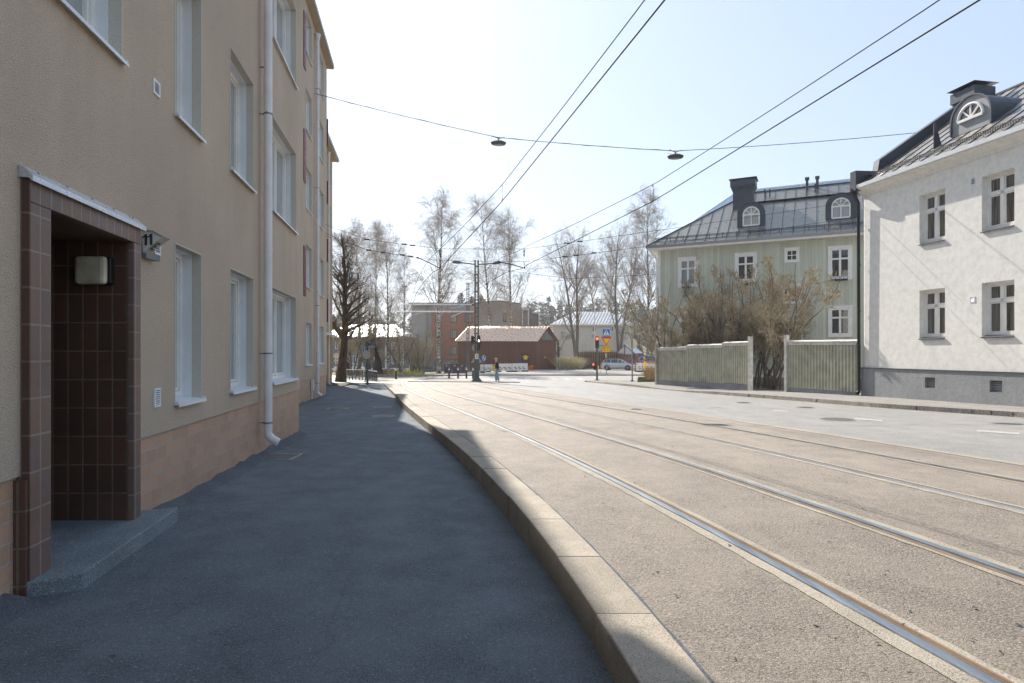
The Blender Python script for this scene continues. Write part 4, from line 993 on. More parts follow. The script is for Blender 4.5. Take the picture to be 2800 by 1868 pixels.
# ================================================================ street fences in front of the green house
FA = V(8.75, 37.3); FB = V(13.55, 24.6)
FEd = (FB-FA)/np.linalg.norm(FB-FA); FL_ = np.linalg.norm(FB-FA); FMd = V(-FEd[1], FEd[0])
TF = Fr((FA[0], FA[1], 0), FEd, FMd)
def aF(x):
    u = (x-CX)/F; return (u*FA[1]-FA[0])/(FEd[0]-u*FEd[1])
def zF(x, y): a = aF(x); return CZ+(HY-y)/F*(FA[1]+FEd[1]*a)
def fence(label, panels, posts, braces=()):
    root = thing('board_fence', label, 'fence', tuple(TF((panels[0][0], 0, 0))), group='grey green fences along the right pavement')
    for (a0, a1, z0, z1a, z1b) in panels:
        mb = MB(TF); k = a0; st = .16; i = 0
        while k < a1-.01:                                 # trapezoid sheet profile
            k2 = min(k+st, a1); f0 = (k-a0)/(a1-a0); f1 = (k2-a0)/(a1-a0); zt0 = z1a+(z1b-z1a)*f0-.03; zt1 = z1a+(z1b-z1a)*f1-.03
            pr = [(k, 0), (k+st*.34, 0), (k+st*.46, -.05), (k+st*.84, -.05), (k+st*.96, 0), (k2, 0)]
            for (p0, b0), (p1, b1) in zip(pr[:-1], pr[1:]):
                if p1 <= p0: continue
                mb.face([(p0, b0, z0), (p1, b1, z0), (p1, b1, zt1), (p0, b0, zt0)])
            k += st
        pn = mb.build('panel', M['fencegreen'], root)
        mb = MB(TF); mb.prism([(a0, -.10, z1a-.02), (a0, -.1, z1a+.02), (a0, .12, z1a+.08), (a0, .12, z1a+.04)], (a1-a0, 0, z1b-z1a)); mb.prism([(a0, -.075, z1a-.14), (a0, -.055, z1a-.14), (a0, -.055, z1a-.02), (a0, -.075, z1a-.02)], (a1-a0, 0, z1b-z1a))
        mb.build('capping', M['fencewhite'], pn)
        mb = MB(TF); mb.box(a0, a1, -.03, .1, -1.4, z0-.01); mb.build('base', M['foundation'], pn)
    for a, z0, z1, w, mat in posts:
        mb = MB(TF); mb.box(a-w/2, a+w/2, -.12, .06, z0, z1); mb.build('post', M[mat], root)
    return root
p = lambda X0, X1, Ya, Yb, Yt0, Yt1: (aF(zx(X0)), aF(zx(X1)), zF(zx((X0+X1)/2), zy(Yb)), zF(zx(X0), zy(Yt0)), zF(zx(X1), zy(Yt1)))
fence('long stepped grey green sheet fence left of the big bare shrub',
      [p(107, 312, 0, 1468, 1236, 1230), p(312, 567, 0, 1478, 1218, 1212), p(567, 754, 0, 1486, 1200, 1194)],
      [(aF(zx(97)), -1.4, zF(zx(97), zy(1200)), .16, 'fencegreen'), (aF(zx(766)), -1.4, zF(zx(766), zy(1150)), .16, 'fencewhite')])
fence('short grey green sheet fence between the shrub and the white house',
      [p(1032, 1528, 0, 1530, 1190, 1186)], [(aF(zx(1026)), -1.4, zF(zx(1026), zy(1140)), .13, 'fencewhite')])
#@@PART4
# ================================================================ buildings beyond the junction
def GZ(x, y): return float(G(x, y))
# precast apartment house with red brown centre
AY = 104.
sA = F/AY
ax = lambda x, Y=AY: (x-CX)/F*Y
az = lambda y, Y=AY: CZ+(HY-y)/F*Y
ap = thing('apartment_house', 'flat roofed grey panel apartment house with a red brown section behind the birches', 'apartment building', (ax(1300), AY, az(1019)))
ax0, ax1, ax2, ax3, ax4 = ax(1122), ax(1180), ax(1302), ax(1366), ax(1427)
zb0 = az(1024)
mb = MB(); mb.box(ax0, ax1, AY+1.2, AY+14, zb0, az(833)); mb.build('grey_wall', M['concretepanel'], ap)
mb = MB(); mb.box(ax1, ax2+.3, AY, AY+14, az(983), az(849)); mb.build('brick_wall', M['orangebrick'], ap)
mb = MB(); mb.box(ax1, ax2+.3, AY+.05, AY+14, az(849)+.003, az(829)); mb.build('upper_wall', M['concretepanel'], ap)
mb = MB(); mb.box(ax1, ax2+.3, AY+.1, AY+14, zb0, az(983)-.003); mb.build('base_wall', M['darkpanel'], ap)
mb = MB()
mb.prism([(ax2+.3, AY, zb0), (ax3, AY-2.2, zb0), (ax3, AY-2.2, az(824.5, AY-2)), (ax2+.3, AY, az(829))], (0, 8, 0))
mb.prism([(ax3, AY-2.2, zb0), (ax4, AY+3, zb0), (ax4, AY+3, az(833, AY+3)), (ax3, AY-2.2, az(824.5, AY-2))], (0, 8, 0))
mb.build('corner_wall', M['concretepanel'], ap)
mb = MB(); mb.box(ax0-.3, ax2+.6, AY-.3, AY+14.3, az(832), az(828)); mb.prism([(ax2+.3, AY-.3, az(829)), (ax3, AY-2.5, az(824.5, AY-2)), (ax3, AY-2.5, az(822, AY-2)), (ax2+.3, AY-.3, az(826))], (0, 9, 0))
mb.prism([(ax3, AY-2.5, az(824.5, AY-2)), (ax4, AY+2.7, az(833, AY+3)), (ax4, AY+2.7, az(830, AY+3)), (ax3, AY-2.5, az(822, AY-2))], (0, 9, 0)); mb.build('roof', M['darkgrey'], ap)
def far_window(parent, x0, x1, y0, y1, Y, fm='darkgrey', gl='warmglass', split=.3):
    mb = MB(); X0, X1, Z1, Z0 = ax(x0, Y), ax(x1, Y), az(y0, Y), az(y1, Y)
    rect_frame(mb, X0, X1, Z0, Z1, .1, Y-.06, Y-.005); c = X0+(X1-X0)*split; mb.box(c-.05, c+.05, Y-.05, Y-.005, Z0+.1, Z1-.1); w_ = mb.build('window', M[fm], parent)
    mb = MB(); mb.face([(X0+.1, Y-.012, Z0+.1), (X1-.1, Y-.012, Z0+.1), (X1-.1, Y-.012, Z1-.1), (X0+.1, Y-.012, Z1-.1)]); mb.build('pane', M[gl], w_)
for x0, x1 in ((1190, 1209.5), (1230.5, 1250), (1271.5, 1291.5)):
    for y0, y1 in ((857, 882), (901.5, 926.5), (946.5, 971.5)): far_window(ap, x0, x1, y0, y1, AY)
for x0 in (1190, 1230.5, 1271.5): far_window(ap, x0, x0+19, 991, 1000, AY+.1)
mb = MB(); Yc = AY-1.4; far_window(ap, 1375.5, 1387, 856, 880.5, AY-1.5, split=.5, gl='paleglass')
# balconies stepping back on the right
for x0, x1, y0, y1, Y in ((1427, 1446, 848, 900, AY+2), (1448, 1475, 857, 900, AY+6)):
    X0, X1 = ax(x0, Y), ax(x1, Y); mb = MB()
    mb.box(X0, X1, Y, Y+.15, az(900, Y), az(890, Y)); bc = mb.build('balcony_front', M['orangebrick'], ap)
    mb = MB(); mb.box(X0, X0+.2, Y, Y+3, az(950, Y), az(y0, Y)); mb.box(X1-.15, X1, Y, Y+.2, az(900, Y), az(y0, Y)); mb.box(X0, X1, Y, Y+3, az(y0, Y), az(y0-4, Y)); mb.build('balcony_frame', M['whitepaint'], bc)
    mb = MB(); mb.box(X0, X1, Y+1.6, Y+5, az(1000, Y), az(y0, Y)); mb.build('balcony_wall', M['darkpanel'], bc)
mb = MB(); mb.box(ax(1420), ax(1457), AY+4, AY+12, az(900), az(838)); mb.build('rear_wall', M['darkpanel'], ap)
# rust red timber shed
SY = 84.
sh_ = thing('timber_shed', 'long rust red timber shed with salmon metal roof behind white barriers', 'shed', (ax(1360, SY), SY, GZ(ax(1360, SY), SY)))
X0, X1 = ax(1252, SY), ax(1467, SY); X2 = ax(1521, SY+3); Y2 = SY+3.0; zb_ = GZ(X1, SY)-.3; zE = az(931, SY); 
gd = V(X2-X1, Y2-SY); 
rx = V(0, 0)
apx = V(X1+(X2-X1)*.5, SY+1.5); zA = az(897, SY+1.5)
dl = V(X0-X1, 0)
mb = MB(); mb.face([(X0, SY, zb_), (X1, SY, zb_), (X1, SY, zE), (X0, SY, zE)]); mb.face([(X1, SY, zb_), (X2, Y2, zb_), (X2, Y2, zE), (X1, SY, zE)])
mb.face([(X2, Y2, zb_), (X2+dl[0], Y2, zb_), (X2+dl[0], Y2, zE), (X2, Y2, zE)]); mb.face([(X0, SY, zb_), (X0, SY, zE), (X2+dl[0], Y2, zE), (X2+dl[0], Y2, zb_)])
mb.face([(X1, SY, zE), (X2, Y2, zE), (apx[0], apx[1], zA)]); mb.build('wall', M['redboard'], sh_)
ov = .35
mb = MB()
q = [(X0-.3, SY-ov, zE-.12), (X1+.25, SY-ov, zE-.12), (apx[0]+.25, apx[1], zA+.12), (apx[0]+dl[0]-.0, apx[1], zA+.12)]
mb.prism(q, (0, 0, .1)); q2 = [(X2+.3, Y2+.2, zE-.12), (X2+dl[0], Y2+.2, zE-.12), (apx[0]+dl[0], apx[1], zA+.12), (apx[0]+.25, apx[1], zA+.12)]; mb.prism(q2, (0, 0, .1))
rf = mb.build('roof', M['copperroof'], sh_)
mb = MB()
for k in np.arange(0, 1.001, 1/26.):
    a_ = V(*q[0])*(1-k)+V(*q[1])*k+V(0, 0, .12); b_ = V(*q[3])*(1-k)+V(*q[2])*k+V(0, 0, .12); mb.bar(a_, b_, .05)
mb.build('seams', M['copperroof'], rf)
mb = MB(); mb.bar((X1+.26, SY-ov, zE-.1), (apx[0]+.26, apx[1], zA+.1), .16); mb.bar((X2+.3, Y2+.2, zE-.1), (apx[0]+.26, apx[1], zA+.1), .16); mb.bar((X1+.05, SY-.03, zE-.1), (X2, Y2-.05, zE-.1), .12); mb.build('gable_boards', M['redboard'], sh_)
mb = MB(); g_ = lambda k, z_: (X1+(X2-X1)*k+.01, SY+(Y2-SY)*k-.03, z_)
mb.face([g_(.16, zE+.12), g_(.84, zE+.12), g_(.5, zA-.35)]); mb.build('gable_window', M['darkglass'], sh_)
mb = MB(); xd = ax(1437, SY); mb.box(xd-.6, xd+.6, SY-.06, SY-.003, zb_, zb_+2.5); mb.build('door', painted('shed_door', (.09, .035, .025), .6), sh_)
mb = MB(); xd = ax(1437, SY); zs_ = az(978, SY); mb.box(xd-.25, xd+.25, SY-.09, SY-.065, zs_-.25, zs_+.05); mb.box(xd-.4, xd+.4, SY-.089, SY-.066, zs_+.052, zs_+.18); mb.box(xd-.15, xd+.15, SY-.091, SY-.064, zs_+.183, zs_+.33); mb.build('warning_sign', M['sign_yellow'], sh_)
mb = MB(); xd = ax(1421.5, SY); mb.box(xd-.1, xd+.1, SY-.03, SY-.003, az(982, SY), az(976, SY)); mb.build('notice', M['sign_blue'], sh_)
mb = MB(); mb.box(X1+(X2-X1)*.42-.12, X1+(X2-X1)*.42+.12, SY+1.1, SY+1.2, az(979, SY), az(976, SY)); mb.build('notice', M['sign_yellow'], sh_)
# grey wooden house with sunlit metal roof, left
HYY = 100.
hg = thing('wooden_house', 'dark grey wooden house with white corner boards and a glaring sunlit metal roof', 'house', (ax(1010, HYY), HYY, az(1022, HYY)))
X0, X1 = ax(880, HYY), ax(1121, HYY)
mb = MB(); mb.box(X0, X1, HYY, HYY+9, az(1010, HYY), az(924, HYY)); mb.build('wall', M['greyboard'], hg)
mb = MB(); mb.box(X0, X1, HYY+.02, HYY+9, az(1032, HYY), az(1010, HYY)-.01); mb.build('foundation', M['foundation'], hg)
mb = MB(); mb.box(X0, X1, HYY-.1, HYY-.003, az(1010, HYY)-.15, az(1006.5, HYY))
for x_ in (1055, 1097, 1121): mb.box(ax(x_-2, HYY), ax(x_+2.5, HYY), HYY-.09, HYY-.004, az(1006, HYY), az(926, HYY))
mb.build('trim_boards', M['whitepaint'], hg)
mb = MB(); mb.box(X0-.4, X1+.4, HYY-.5, HYY+9.4, az(924, HYY)+.002, az(921, HYY)); mb.build('eaves', M['whitepaint'], hg)
mb = MB(); e0, zr0, zr1 = .5, az(921, HYY)+.005, az(888, HYY+4.5)
mb.face([(X0-.5, HYY-.6, zr0), (X1+.5, HYY-.6, zr0), (X1-3.2, HYY+4.5, zr1), (X0+3, HYY+4.5, zr1)]); mb.face([(X1+.5, HYY-.6, zr0), (X1+.5, HYY+9.6, zr0), (X1-3.2, HYY+4.5, zr1)])
mb.face([(X1+.5, HYY+9.6, zr0), (X0-.5, HYY+9.6, zr0), (X0+3, HYY+4.5, zr1), (X1-3.2, HYY+4.5, zr1)]); mb.face([(X0-.5, HYY+9.6, zr0), (X0-.5, HYY-.6, zr0), (X0+3, HYY+4.5, zr1)])
mb.build('roof', M['glareroof'], hg)
for x0, x1 in ((917, 928), (965, 978), (1023, 1036), (1070.5, 1085)):
    for y0, y1 in ((935, 955), (971.5, 995.5)): far_window(hg, x0, x1, y0, y1, HYY, fm='whitepaint', gl='darkglass' if x0 < 1060 else 'warmglass', split=.5)
mb = MB(); mb.box(ax(990, HYY), ax(1011, HYY), HYY-.12, HYY-.003, az(1016, HYY), az(985, HYY)); pd = mb.build('door_frame', M['whitepaint'], hg); mb = MB(); mb.box(ax(993, HYY), ax(1008, HYY), HYY-.15, HYY-.125, az(1015, HYY), az(988, HYY)); mb.build('door', M['darkpanel'], pd)
# cream house with pale hipped roof
CY = 128.
ch_ = thing('hipped_house', 'cream house with a pale seamed metal hip roof behind the big double trees', 'house', (ax(1610, CY), CY, GZ(0, CY)))
X0, X1 = ax(1512, CY), ax(1722, CY)
mb = MB(); mb.box(X0, X1, CY, CY+11, az(990, CY), az(888, CY)); mb.build('wall', M['beigewall'], ch_)
mb = MB(); z0_, z1_ = az(887, CY), az(852.5, CY+5.5); q = [(X0-.6, CY-.6, z0_), (X1+.6, CY-.6, z0_), (X1-3.4, CY+5.5, z1_), (X0+5, CY+5.5, z1_)]
mb.face(q); mb.face([(X0-.6, CY+11.6, z0_), (X0-.6, CY-.6, z0_), (X0+5, CY+5.5, z1_)]); mb.face([(X1+.6, CY-.6, z0_), (X1+.6, CY+11.6, z0_), (X1-3.4, CY+5.5, z1_)]); mb.face([(X1+.6, CY+11.6, z0_), (X0-.6, CY+11.6, z0_), (X0+5, CY+5.5, z1_), (X1-3.4, CY+5.5, z1_)])
mb.box(X0-.6, X1+.6, CY-.65, CY-.4, z0_-.25, z0_+.02); rf = mb.build('roof', M['seamroof'], ch_)
mb = MB()
for k in np.arange(.02, 1, .038):
    a_ = V(*q[0])*(1-k)+V(*q[1])*k; t_ = min(1, k/.3, (1-k)/.22); b_ = V(a_[0]+(2.2 if True else 0)*t_, CY-.6+6.1*t_, z0_+(z1_-z0_)*t_); mb.bar(a_+V(0, 0, .05), b_+V(0, 0, .05), .07)
mb.build('seams', M['blacksheet'], rf)
for x0, y0 in ((1619, 894), (1616, 913), (1560, 913), (1667, 894)): far_window(ch_, x0, x0+11, y0, y0+13, CY, fm='whitepaint', gl='darkglass', split=.5)
mb = MB(); mb.box(ax(1700, CY), ax(1722, CY), CY-3, CY-.01, az(990, CY), az(905, CY)); mb.build('side_wing', M['whiteplaster'], ch_)
# playground shelter and fence
t_ = thing('garden_tent', 'white gabled tent roof above a reddish board fence behind the parked cars', 'tent', (ax(1715, 96), 96, GZ(9, 96)))
mb = MB(); Yt = 96.; l_, r_, c_ = ax(1686, Yt), ax(1752, Yt), ax(1708, Yt); ze_, zr_ = az(966, Yt), az(943, Yt)
mb.face([(l_, Yt, ze_), (c_, Yt, zr_), (c_+2, Yt+3.5, zr_), (l_+2, Yt+3.5, ze_)]); mb.face([(c_, Yt, zr_), (ax(1735, Yt), Yt, ze_), (ax(1735, Yt)+2, Yt+3.5, ze_), (c_+2, Yt+3.5, zr_)]); mb.face([(l_, Yt+.01, ze_), (ax(1735, Yt), Yt+.01, ze_), (c_, Yt+.01, zr_)]); mb.face([(c_+1.5, Yt+3, zr_), (r_, Yt+3, zr_-.3), (r_, Yt+3, ze_), (ax(1735, Yt), Yt+3, ze_)])
mb.build('canopy', M['whitepaint'], t_)
mb = MB()
for x_ in (1687, 1708, 1734): mb.bar((ax(x_, Yt), Yt-.03, GZ(9, Yt)-.5), (ax(x_, Yt), Yt-.03, az(944 if x_ == 1708 else 966, Yt)), .14)
mb.bar((l_, Yt-.04, ze_), (c_, Yt-.04, zr_), .12); mb.bar((c_, Yt-.04, zr_), (ax(1735, Yt), Yt-.04, ze_), .12); mb.build('frame', M['barkgrey'], t_)
t_ = thing('picket_fence', 'reddish brown board fence under the white tent roof', 'fence', (ax(1700, 94), 94, GZ(9, 94)))
mb = MB(); X_ = ax(1687, 94)
while X_ < ax(1755, 94): mb.box(X_, X_+.18, 94, 94.04, GZ(9, 94)-.6, az(969, 94)); X_ += .22
mb.build('pickets', M['redboard'], t_)
t_ = thing('lattice_fence', 'dark weathered board fence with snow-bent top behind the red signal', 'fence', (ax(1640, 90), 90, GZ(8, 90)))
mb = MB(); X_ = ax(1580, 88)
while X_ < ax(1690, 88): mb.box(X_, X_+.2, 88, 88.05, GZ(8, 88)-.6, az(963, 88)); X_ += .3
for z_ in (.3, 1., 1.7): mb.box(ax(1580, 88), ax(1690, 88), 87.94, 87.99, GZ(8, 88)+z_, GZ(8, 88)+z_+.1)
mb.build('boards', M['bark'], t_)
# ================================================================ trees
def walk(P0, D, L, K, wob, bend, rs):
    """grow polylines; P0[N,3], D[N,3], L[N]; bend[N,3] added to the direction per step"""
    N = len(P0); P = np.zeros((N, K, 3)); P[:, 0] = P0; d = D/np.linalg.norm(D, axis=1, keepdims=True)
    for k in range(1, K):
        d = d+rs.normal(0, wob, (N, 3))+bend*(k/K); d /= np.linalg.norm(d, axis=1, keepdims=True)
        P[:, k] = P[:, k-1]+d*(L/(K-1))[:, None]
    return P
def tubes_np(P, Rr, n):
    N, K, _ = P.shape; t_ = np.gradient(P, axis=1); t_ /= np.maximum(np.linalg.norm(t_, axis=2, keepdims=True), 1e-9)
    u = np.where(np.abs(t_[..., 2:3]) > .85, np.array([1., 0, 0]), np.array([0, 0, 1.])); a = np.cross(t_, u); a /= np.linalg.norm(a, axis=2, keepdims=True); b = np.cross(t_, a)
    an = 2*np.pi*np.arange(n)/n
    v = P[:, :, None, :]+(a[:, :, None]*np.cos(an)[None, None, :, None]+b[:, :, None]*np.sin(an)[None, None, :, None])*Rr[:, :, None, None]
    i = np.arange(N)[:, None, None]*K*n; k = np.arange(K-1)[None, :, None]*n; j = np.arange(n)[None, None, :]; j2 = (j+1) % n
    f = np.stack([i+k+j, i+k+j2, i+k+n+j2, i+k+n+j], -1).reshape(-1, 4)
    return v.reshape(-1, 3), f
def spawn(P, Rr, cnt, t0, t1, ang, rs, out=0, up=0):
    """cnt children per polyline"""
    N, K, _ = P.shape; i = np.repeat(np.arange(N), cnt); t_ = t0+(t1-t0)*rs.random(N*cnt); x = t_*(K-1); k = np.minimum(x.astype(int), K-2); fr = (x-k)[:, None]
    p = P[i, k]*(1-fr)+P[i, k+1]*fr; d = P[i, k+1]-P[i, k]; d /= np.linalg.norm(d, axis=1, keepdims=True); r = Rr[i, k]*(1-fr[:, 0])+Rr[i, k+1]*fr[:, 0]
    u = rs.normal(size=d.shape); u -= d*np.sum(u*d, 1, keepdims=True); u /= np.linalg.norm(u, axis=1, keepdims=True)
    A = ang+rs.normal(0, .15, len(d)); nd_ = d*np.cos(A)[:, None]+u*np.sin(A)[:, None]; nd_[:, 2] += up
    return p, nd_, t_, r, i
def taper(r0, r1, K): return r0[:, None]*(1-np.linspace(0, 1, K))[None]+np.asarray(r1)[..., None]*np.linspace(0, 1, K)[None] if np.ndim(r1) else r0[:, None]*(1-np.linspace(0, 1, K))[None]+r1*np.linspace(0, 1, K)[None]
def tree(name, label, cat, H, r0, style, seed, group=None, crown=1., mats=('barkgrey', 'twig'), dens=1., stems=1, t0=.25):
    rs = np.random.default_rng(seed); root = thing(name, label, cat, (0, 0, 0), group=group)
    K = 14; P0 = np.zeros((stems, 3)); P0[:, :2] = rs.normal(0, (.28 if style == 'bush' else .1)*(stems > 1), (stems, 2)); D = np.tile([0, 0, 1.], (stems, 1)); 
    if stems > 1: an_ = np.arange(stems)*2.4+seed; D[:, :2] += np.stack([np.cos(an_), np.sin(an_)], 1)*(.42*rs.uniform(.3, 1.1, (stems, 1)) if style == 'bush' else .13)
    Ls = H*(1-.12*rs.random(stems)*(stems > 1))
    P = walk(P0, D, Ls, K, .025 if style == 'birch' else (.10 if style == 'bush' else .045), np.tile([0, 0, .05], (stems, 1)), rs)
    tt = np.linspace(0, 1, K); prof = (1-tt)**.85; prof[0] *= 1.35; prof[1] *= 1.08
    Rr = r0*prof[None]*np.ones((stems, 1))+.012
    vT, fT = tubes_np(P, Rr, 9)
    if style == 'gnarl' or style == 'dark': vT += rs.normal(0, r0*.09, vT.shape)*np.clip(1-vT[:, 2:3]/H*1.5, .1, 1)
    tr = mesh_np('trunk', vT, fT, M[mats[0]], root, True)
    V_ = []; F_ = []; nv = 0
    def add(P_, R_, n):
        nonlocal nv
        v, f = tubes_np(P_, R_, n); V_.append(v); F_.append(f+nv); nv += len(v)
    if style == 'birch':
        n1 = int(40*dens); p, d, t_, r, i_ = spawn(P, Rr, n1, t0, .97, .75, rs); L1 = H*crown*(.09+.30*(1-t_)**.8)*rs.uniform(.6, 1.15, len(t_))*np.clip((t_-t0)*6+.5, .3, 1)
        d[:, 2] = np.abs(d[:, 2])+.1; B1_ = walk(p, d, L1, 9, .09, np.tile([0, 0, .12], (len(p), 1)), rs); R1 = taper(np.minimum(r*.42, .055*H/14), .008, 9); add(B1_, R1, 5)
        p, d, t_, r, i_ = spawn(B1_, R1, 9, .15, 1., .6, rs, up=.1); L2 = L1[i_]*rs.uniform(.2, .5, len(t_)); B2_ = walk(p, d, L2, 6, .12, np.tile([0, 0, -.02], (len(p), 1)), rs); R2 = taper(np.minimum(r*.5, .02), .006, 6); add(B2_, R2, 4)
        p, d, t_, r, i_ = spawn(B2_, R2, int(9*dens), .1, 1., .5, rs); L3 = rs.uniform(.4, 1.35, len(t_))*H/15; B3_ = walk(p, d, L3, 5, .10, np.tile([0, 0, -.75], (len(p), 1)), rs); add(B3_, taper(np.full(len(p), .012), .006, 5), 3)
        p, d, t_, r, i_ = spawn(P, Rr, int(60*dens), .55, 1., .7, rs); add(walk(p, d, rs.uniform(.4, 1.2, len(p))*H/15, 5, .1, np.tile([0, 0, -.55], (len(p), 1)), rs), taper(np.full(len(p), .012), .006, 5), 3)
        tips = B3_
    else:
        n1 = {'dark': 34, 'broad': 17, 'gnarl': 18, 'bush': 2}[style]; n1 = int(n1*dens) if style != 'bush' else 5
        a1 = {'dark': .85, 'broad': .72, 'gnarl': .8, 'bush': .55}[style]
        p, d, t_, r, i_ = spawn(P, Rr, n1, t0, .92, a1, rs); L1 = H*crown*(.16+.34*(1-t_))*rs.uniform(.7, 1.15, len(t_))
        if style == 'dark': L1 = H*crown*(.10+.36*(1-t_)**1.0)*rs.uniform(.7, 1.1, len(t_))
        if style == 'broad': L1 = H*crown*(.18+.36*(1-t_))*rs.uniform(.7, 1.1, len(t_))
        bz = {'dark': .10, 'broad': .12, 'gnarl': .1, 'bush': .04}[style]
        B1_ = walk(p, d, L1, 11, .10, np.tile([0, 0, bz], (len(p), 1)), rs); R1 = taper(np.minimum(r*.6, r0*.55), .012, 11); add(B1_, R1, 6)
        p, d, t_, r, i_ = spawn(B1_, R1, 7 if style == 'dark' else 9, .15, 1., .65, rs); L2 = L1[i_]*rs.uniform(.22, .5, len(t_)); B2_ = walk(p, d, L2, 7, .13, np.tile([0, 0, bz*.8], (len(p), 1)), rs); R2 = taper(np.minimum(r*.55, .035), .007, 7); add(B2_, R2, 4)
        dr = {'dark': .02, 'broad': -.12, 'gnarl': .0, 'bush': .08}[style]
        p, d, t_, r, i_ = spawn(B2_, R2, int((5 if style == 'dark' else 6)*dens) if style != 'bush' else 6, .15, 1., .6, rs); L3 = L2[i_]*rs.uniform(.3, .7, len(t_)); B3_ = walk(p, d, L3, 5, .14, np.tile([0, 0, dr], (len(p), 1)), rs); R3 = taper(np.minimum(r*.7, .016), .008, 5); add(B3_, R3, 3)
        p, d, t_, r, i_ = spawn(B3_, R3, 2 if style in ('dark', 'bush') else 3, .2, 1., .6, rs); B4_ = walk(p, d, L3[i_]*.5, 4, .14, np.tile([0, 0, dr*2], (len(p), 1)), rs); add(B4_, taper(np.full(len(p), .009), .006, 4), 3)
        tips = B4_
    mesh_np('crown', np.concatenate(V_), np.concatenate(F_), M[mats[1]], root)
    return root, tips, rs
def buds(root, tips, rs, n, size, mat, name='buds'):
    N, K, _ = tips.shape; i = rs.integers(0, N, n); k = rs.integers(K//2, K, n); c = tips[i, k]
    a = rs.normal(size=(n, 3)); a /= np.linalg.norm(a, axis=1, keepdims=True); b = rs.normal(size=(n, 3)); s_ = size*rs.uniform(.5, 1.4, (n, 1))
    b = np.cross(a, b); b /= np.linalg.norm(b, axis=1, keepdims=True)
    v = np.stack([c-a*s_*.5-b*s_*.25, c+a*s_*.5, c-a*s_*.2+b*s_*.5], 1).reshape(-1, 3); mesh_np(name, v, np.arange(3*n).reshape(-1, 3), M[mat], root)
def at(x, y, dz=0):
    X, Y = hit(x, y, dz); return (X, Y, GZ(X, Y)+dz-.05)
def hgt(x, y, ytop):
    X, Y = hit(x, y); return (y-ytop)*Y/F
BG = 'bare birches beyond the junction'
tA, tipsA, rsA = tree('birch_tree', 'tall birch with a black and white trunk in front of the red brown wall section', 'tree', hgt(1200, 1022, 556), .24, 'birch', 3, BG, mats=('birch', 'twig'))
place(tA, at(1200, 1022), .4)
hA = hgt(1200, 1022, 556)
tB, tipsB, _ = tree('birch_tree', 'birch standing before the shed, left of the pair that rises above its roof', 'tree', hgt(1340, 1008, 556), .22, 'birch', 11, BG, crown=.85, mats=('birch', 'twig'))
hB = hgt(1340, 1008, 556); place(tB, at(1340, 1008), 1.1)
tC, _, _ = tree('birch_tree', 'birch standing before the shed, right of the pair that rises above its roof', 'tree', hgt(1396, 1008, 592), .22, 'birch', 21, BG, crown=1.1, mats=('birch', 'twig'), t0=.2)
hC = hgt(1396, 1008, 592); place(tC, at(1396, 1008), 2.)
def cp(src, hs, x, y, ytop, rz, label, wide=1.):
    c = copy_tree(src); s_ = hgt(x, y, ytop)/hs; place(c, at(x, y), rz, (s_*wide, s_*wide, s_), label); return c
cp(tC, hC, 1063, 1027, 632, 2.9, 'birch with a double-leaning crown left of the street lamp, in front of the grey house', .9)
cp(tA, hA, 982, 1024, 630, 4., 'birch with white banded trunk just right of the big dark tree')
cp(tB, hB, 1103, 1028, 700, 5.2, 'slender small birch beside the slim leaning lamp post', .8)
cp(tC, hC, 1028, 1020, 625, 5., 'birch behind the railing whose thin crown rises above the glaring roof', .7)
cp(tB, hB, 943, 1030, 650, 2.2, 'birch half hidden behind the big dark trunk', 1.1)
cp(tA, hA, 1770, 1002, 545, 1.9, 'tall pale birch at the left corner of the green house', .85)
tD, _, _ = tree('leafless_tree', 'large dark leafless tree on the pavement beside the low railing', 'tree', hgt(932, 1044, 628), .33, 'dark', 5, mats=('bark', 'twigd'), crown=.78, dens=1.15, t0=.27)
place(tD, at(932, 1044), .3); tD.rotation_euler = (0, R(3.5), .3)
tE, _, _ = tree('leafless_tree', 'leafless tree with forked trunk left of the pale flagpole', 'tree', hgt(1578, 1000, 600), .33, 'broad', 9, 'large leafless trees in front of the cream house', mats=('barkgrey', 'twig'), stems=2, crown=.8, dens=1.2, t0=.22)
hE = hgt(1578, 1000, 600); place(tE, at(1578, 1000), 0)
cp(tE, hE, 1690, 1002, 588, 2.2, 'leafless tree with forked trunk behind the silver car and yield sign', .85)
cp(tE, hE, 1642, 990, 640, 4.0, 'smaller leafless tree between the two forked ones, in front of the cream house', .7)
tF, _, _ = tree('knotted_tree', 'short gnarled pollarded tree with knobbly trunk behind the railing', 'tree', 5.5, .42, 'gnarl', 31, 'gnarled trees by the grey house', mats=('bark', 'twig'), crown=.9, dens=1.3, t0=.45)
place(tF, at(1037, 1027), 1.)
c = copy_tree(tF); place(c, at(952, 1024), 3, 1.05, 'gnarled tree right behind the big dark trunk')
c = copy_tree(tF); place(c, at(1004, 1024), 4.4, .8, 'small gnarled tree behind the blue round sign')
tG, tipsG, rsG = tree('young_tree', 'young multi-stemmed tree beside the slim lamp post', 'tree', 6.2, .07, 'bush', 41, 'small bare trees and thickets in the background', mats=('barkgrey', 'twigo'), stems=7, crown=.7, t0=.15)
buds(tG, tipsG, rsG, 2500, .06, 'bud')
place(tG, at(1132, 1024), 0)
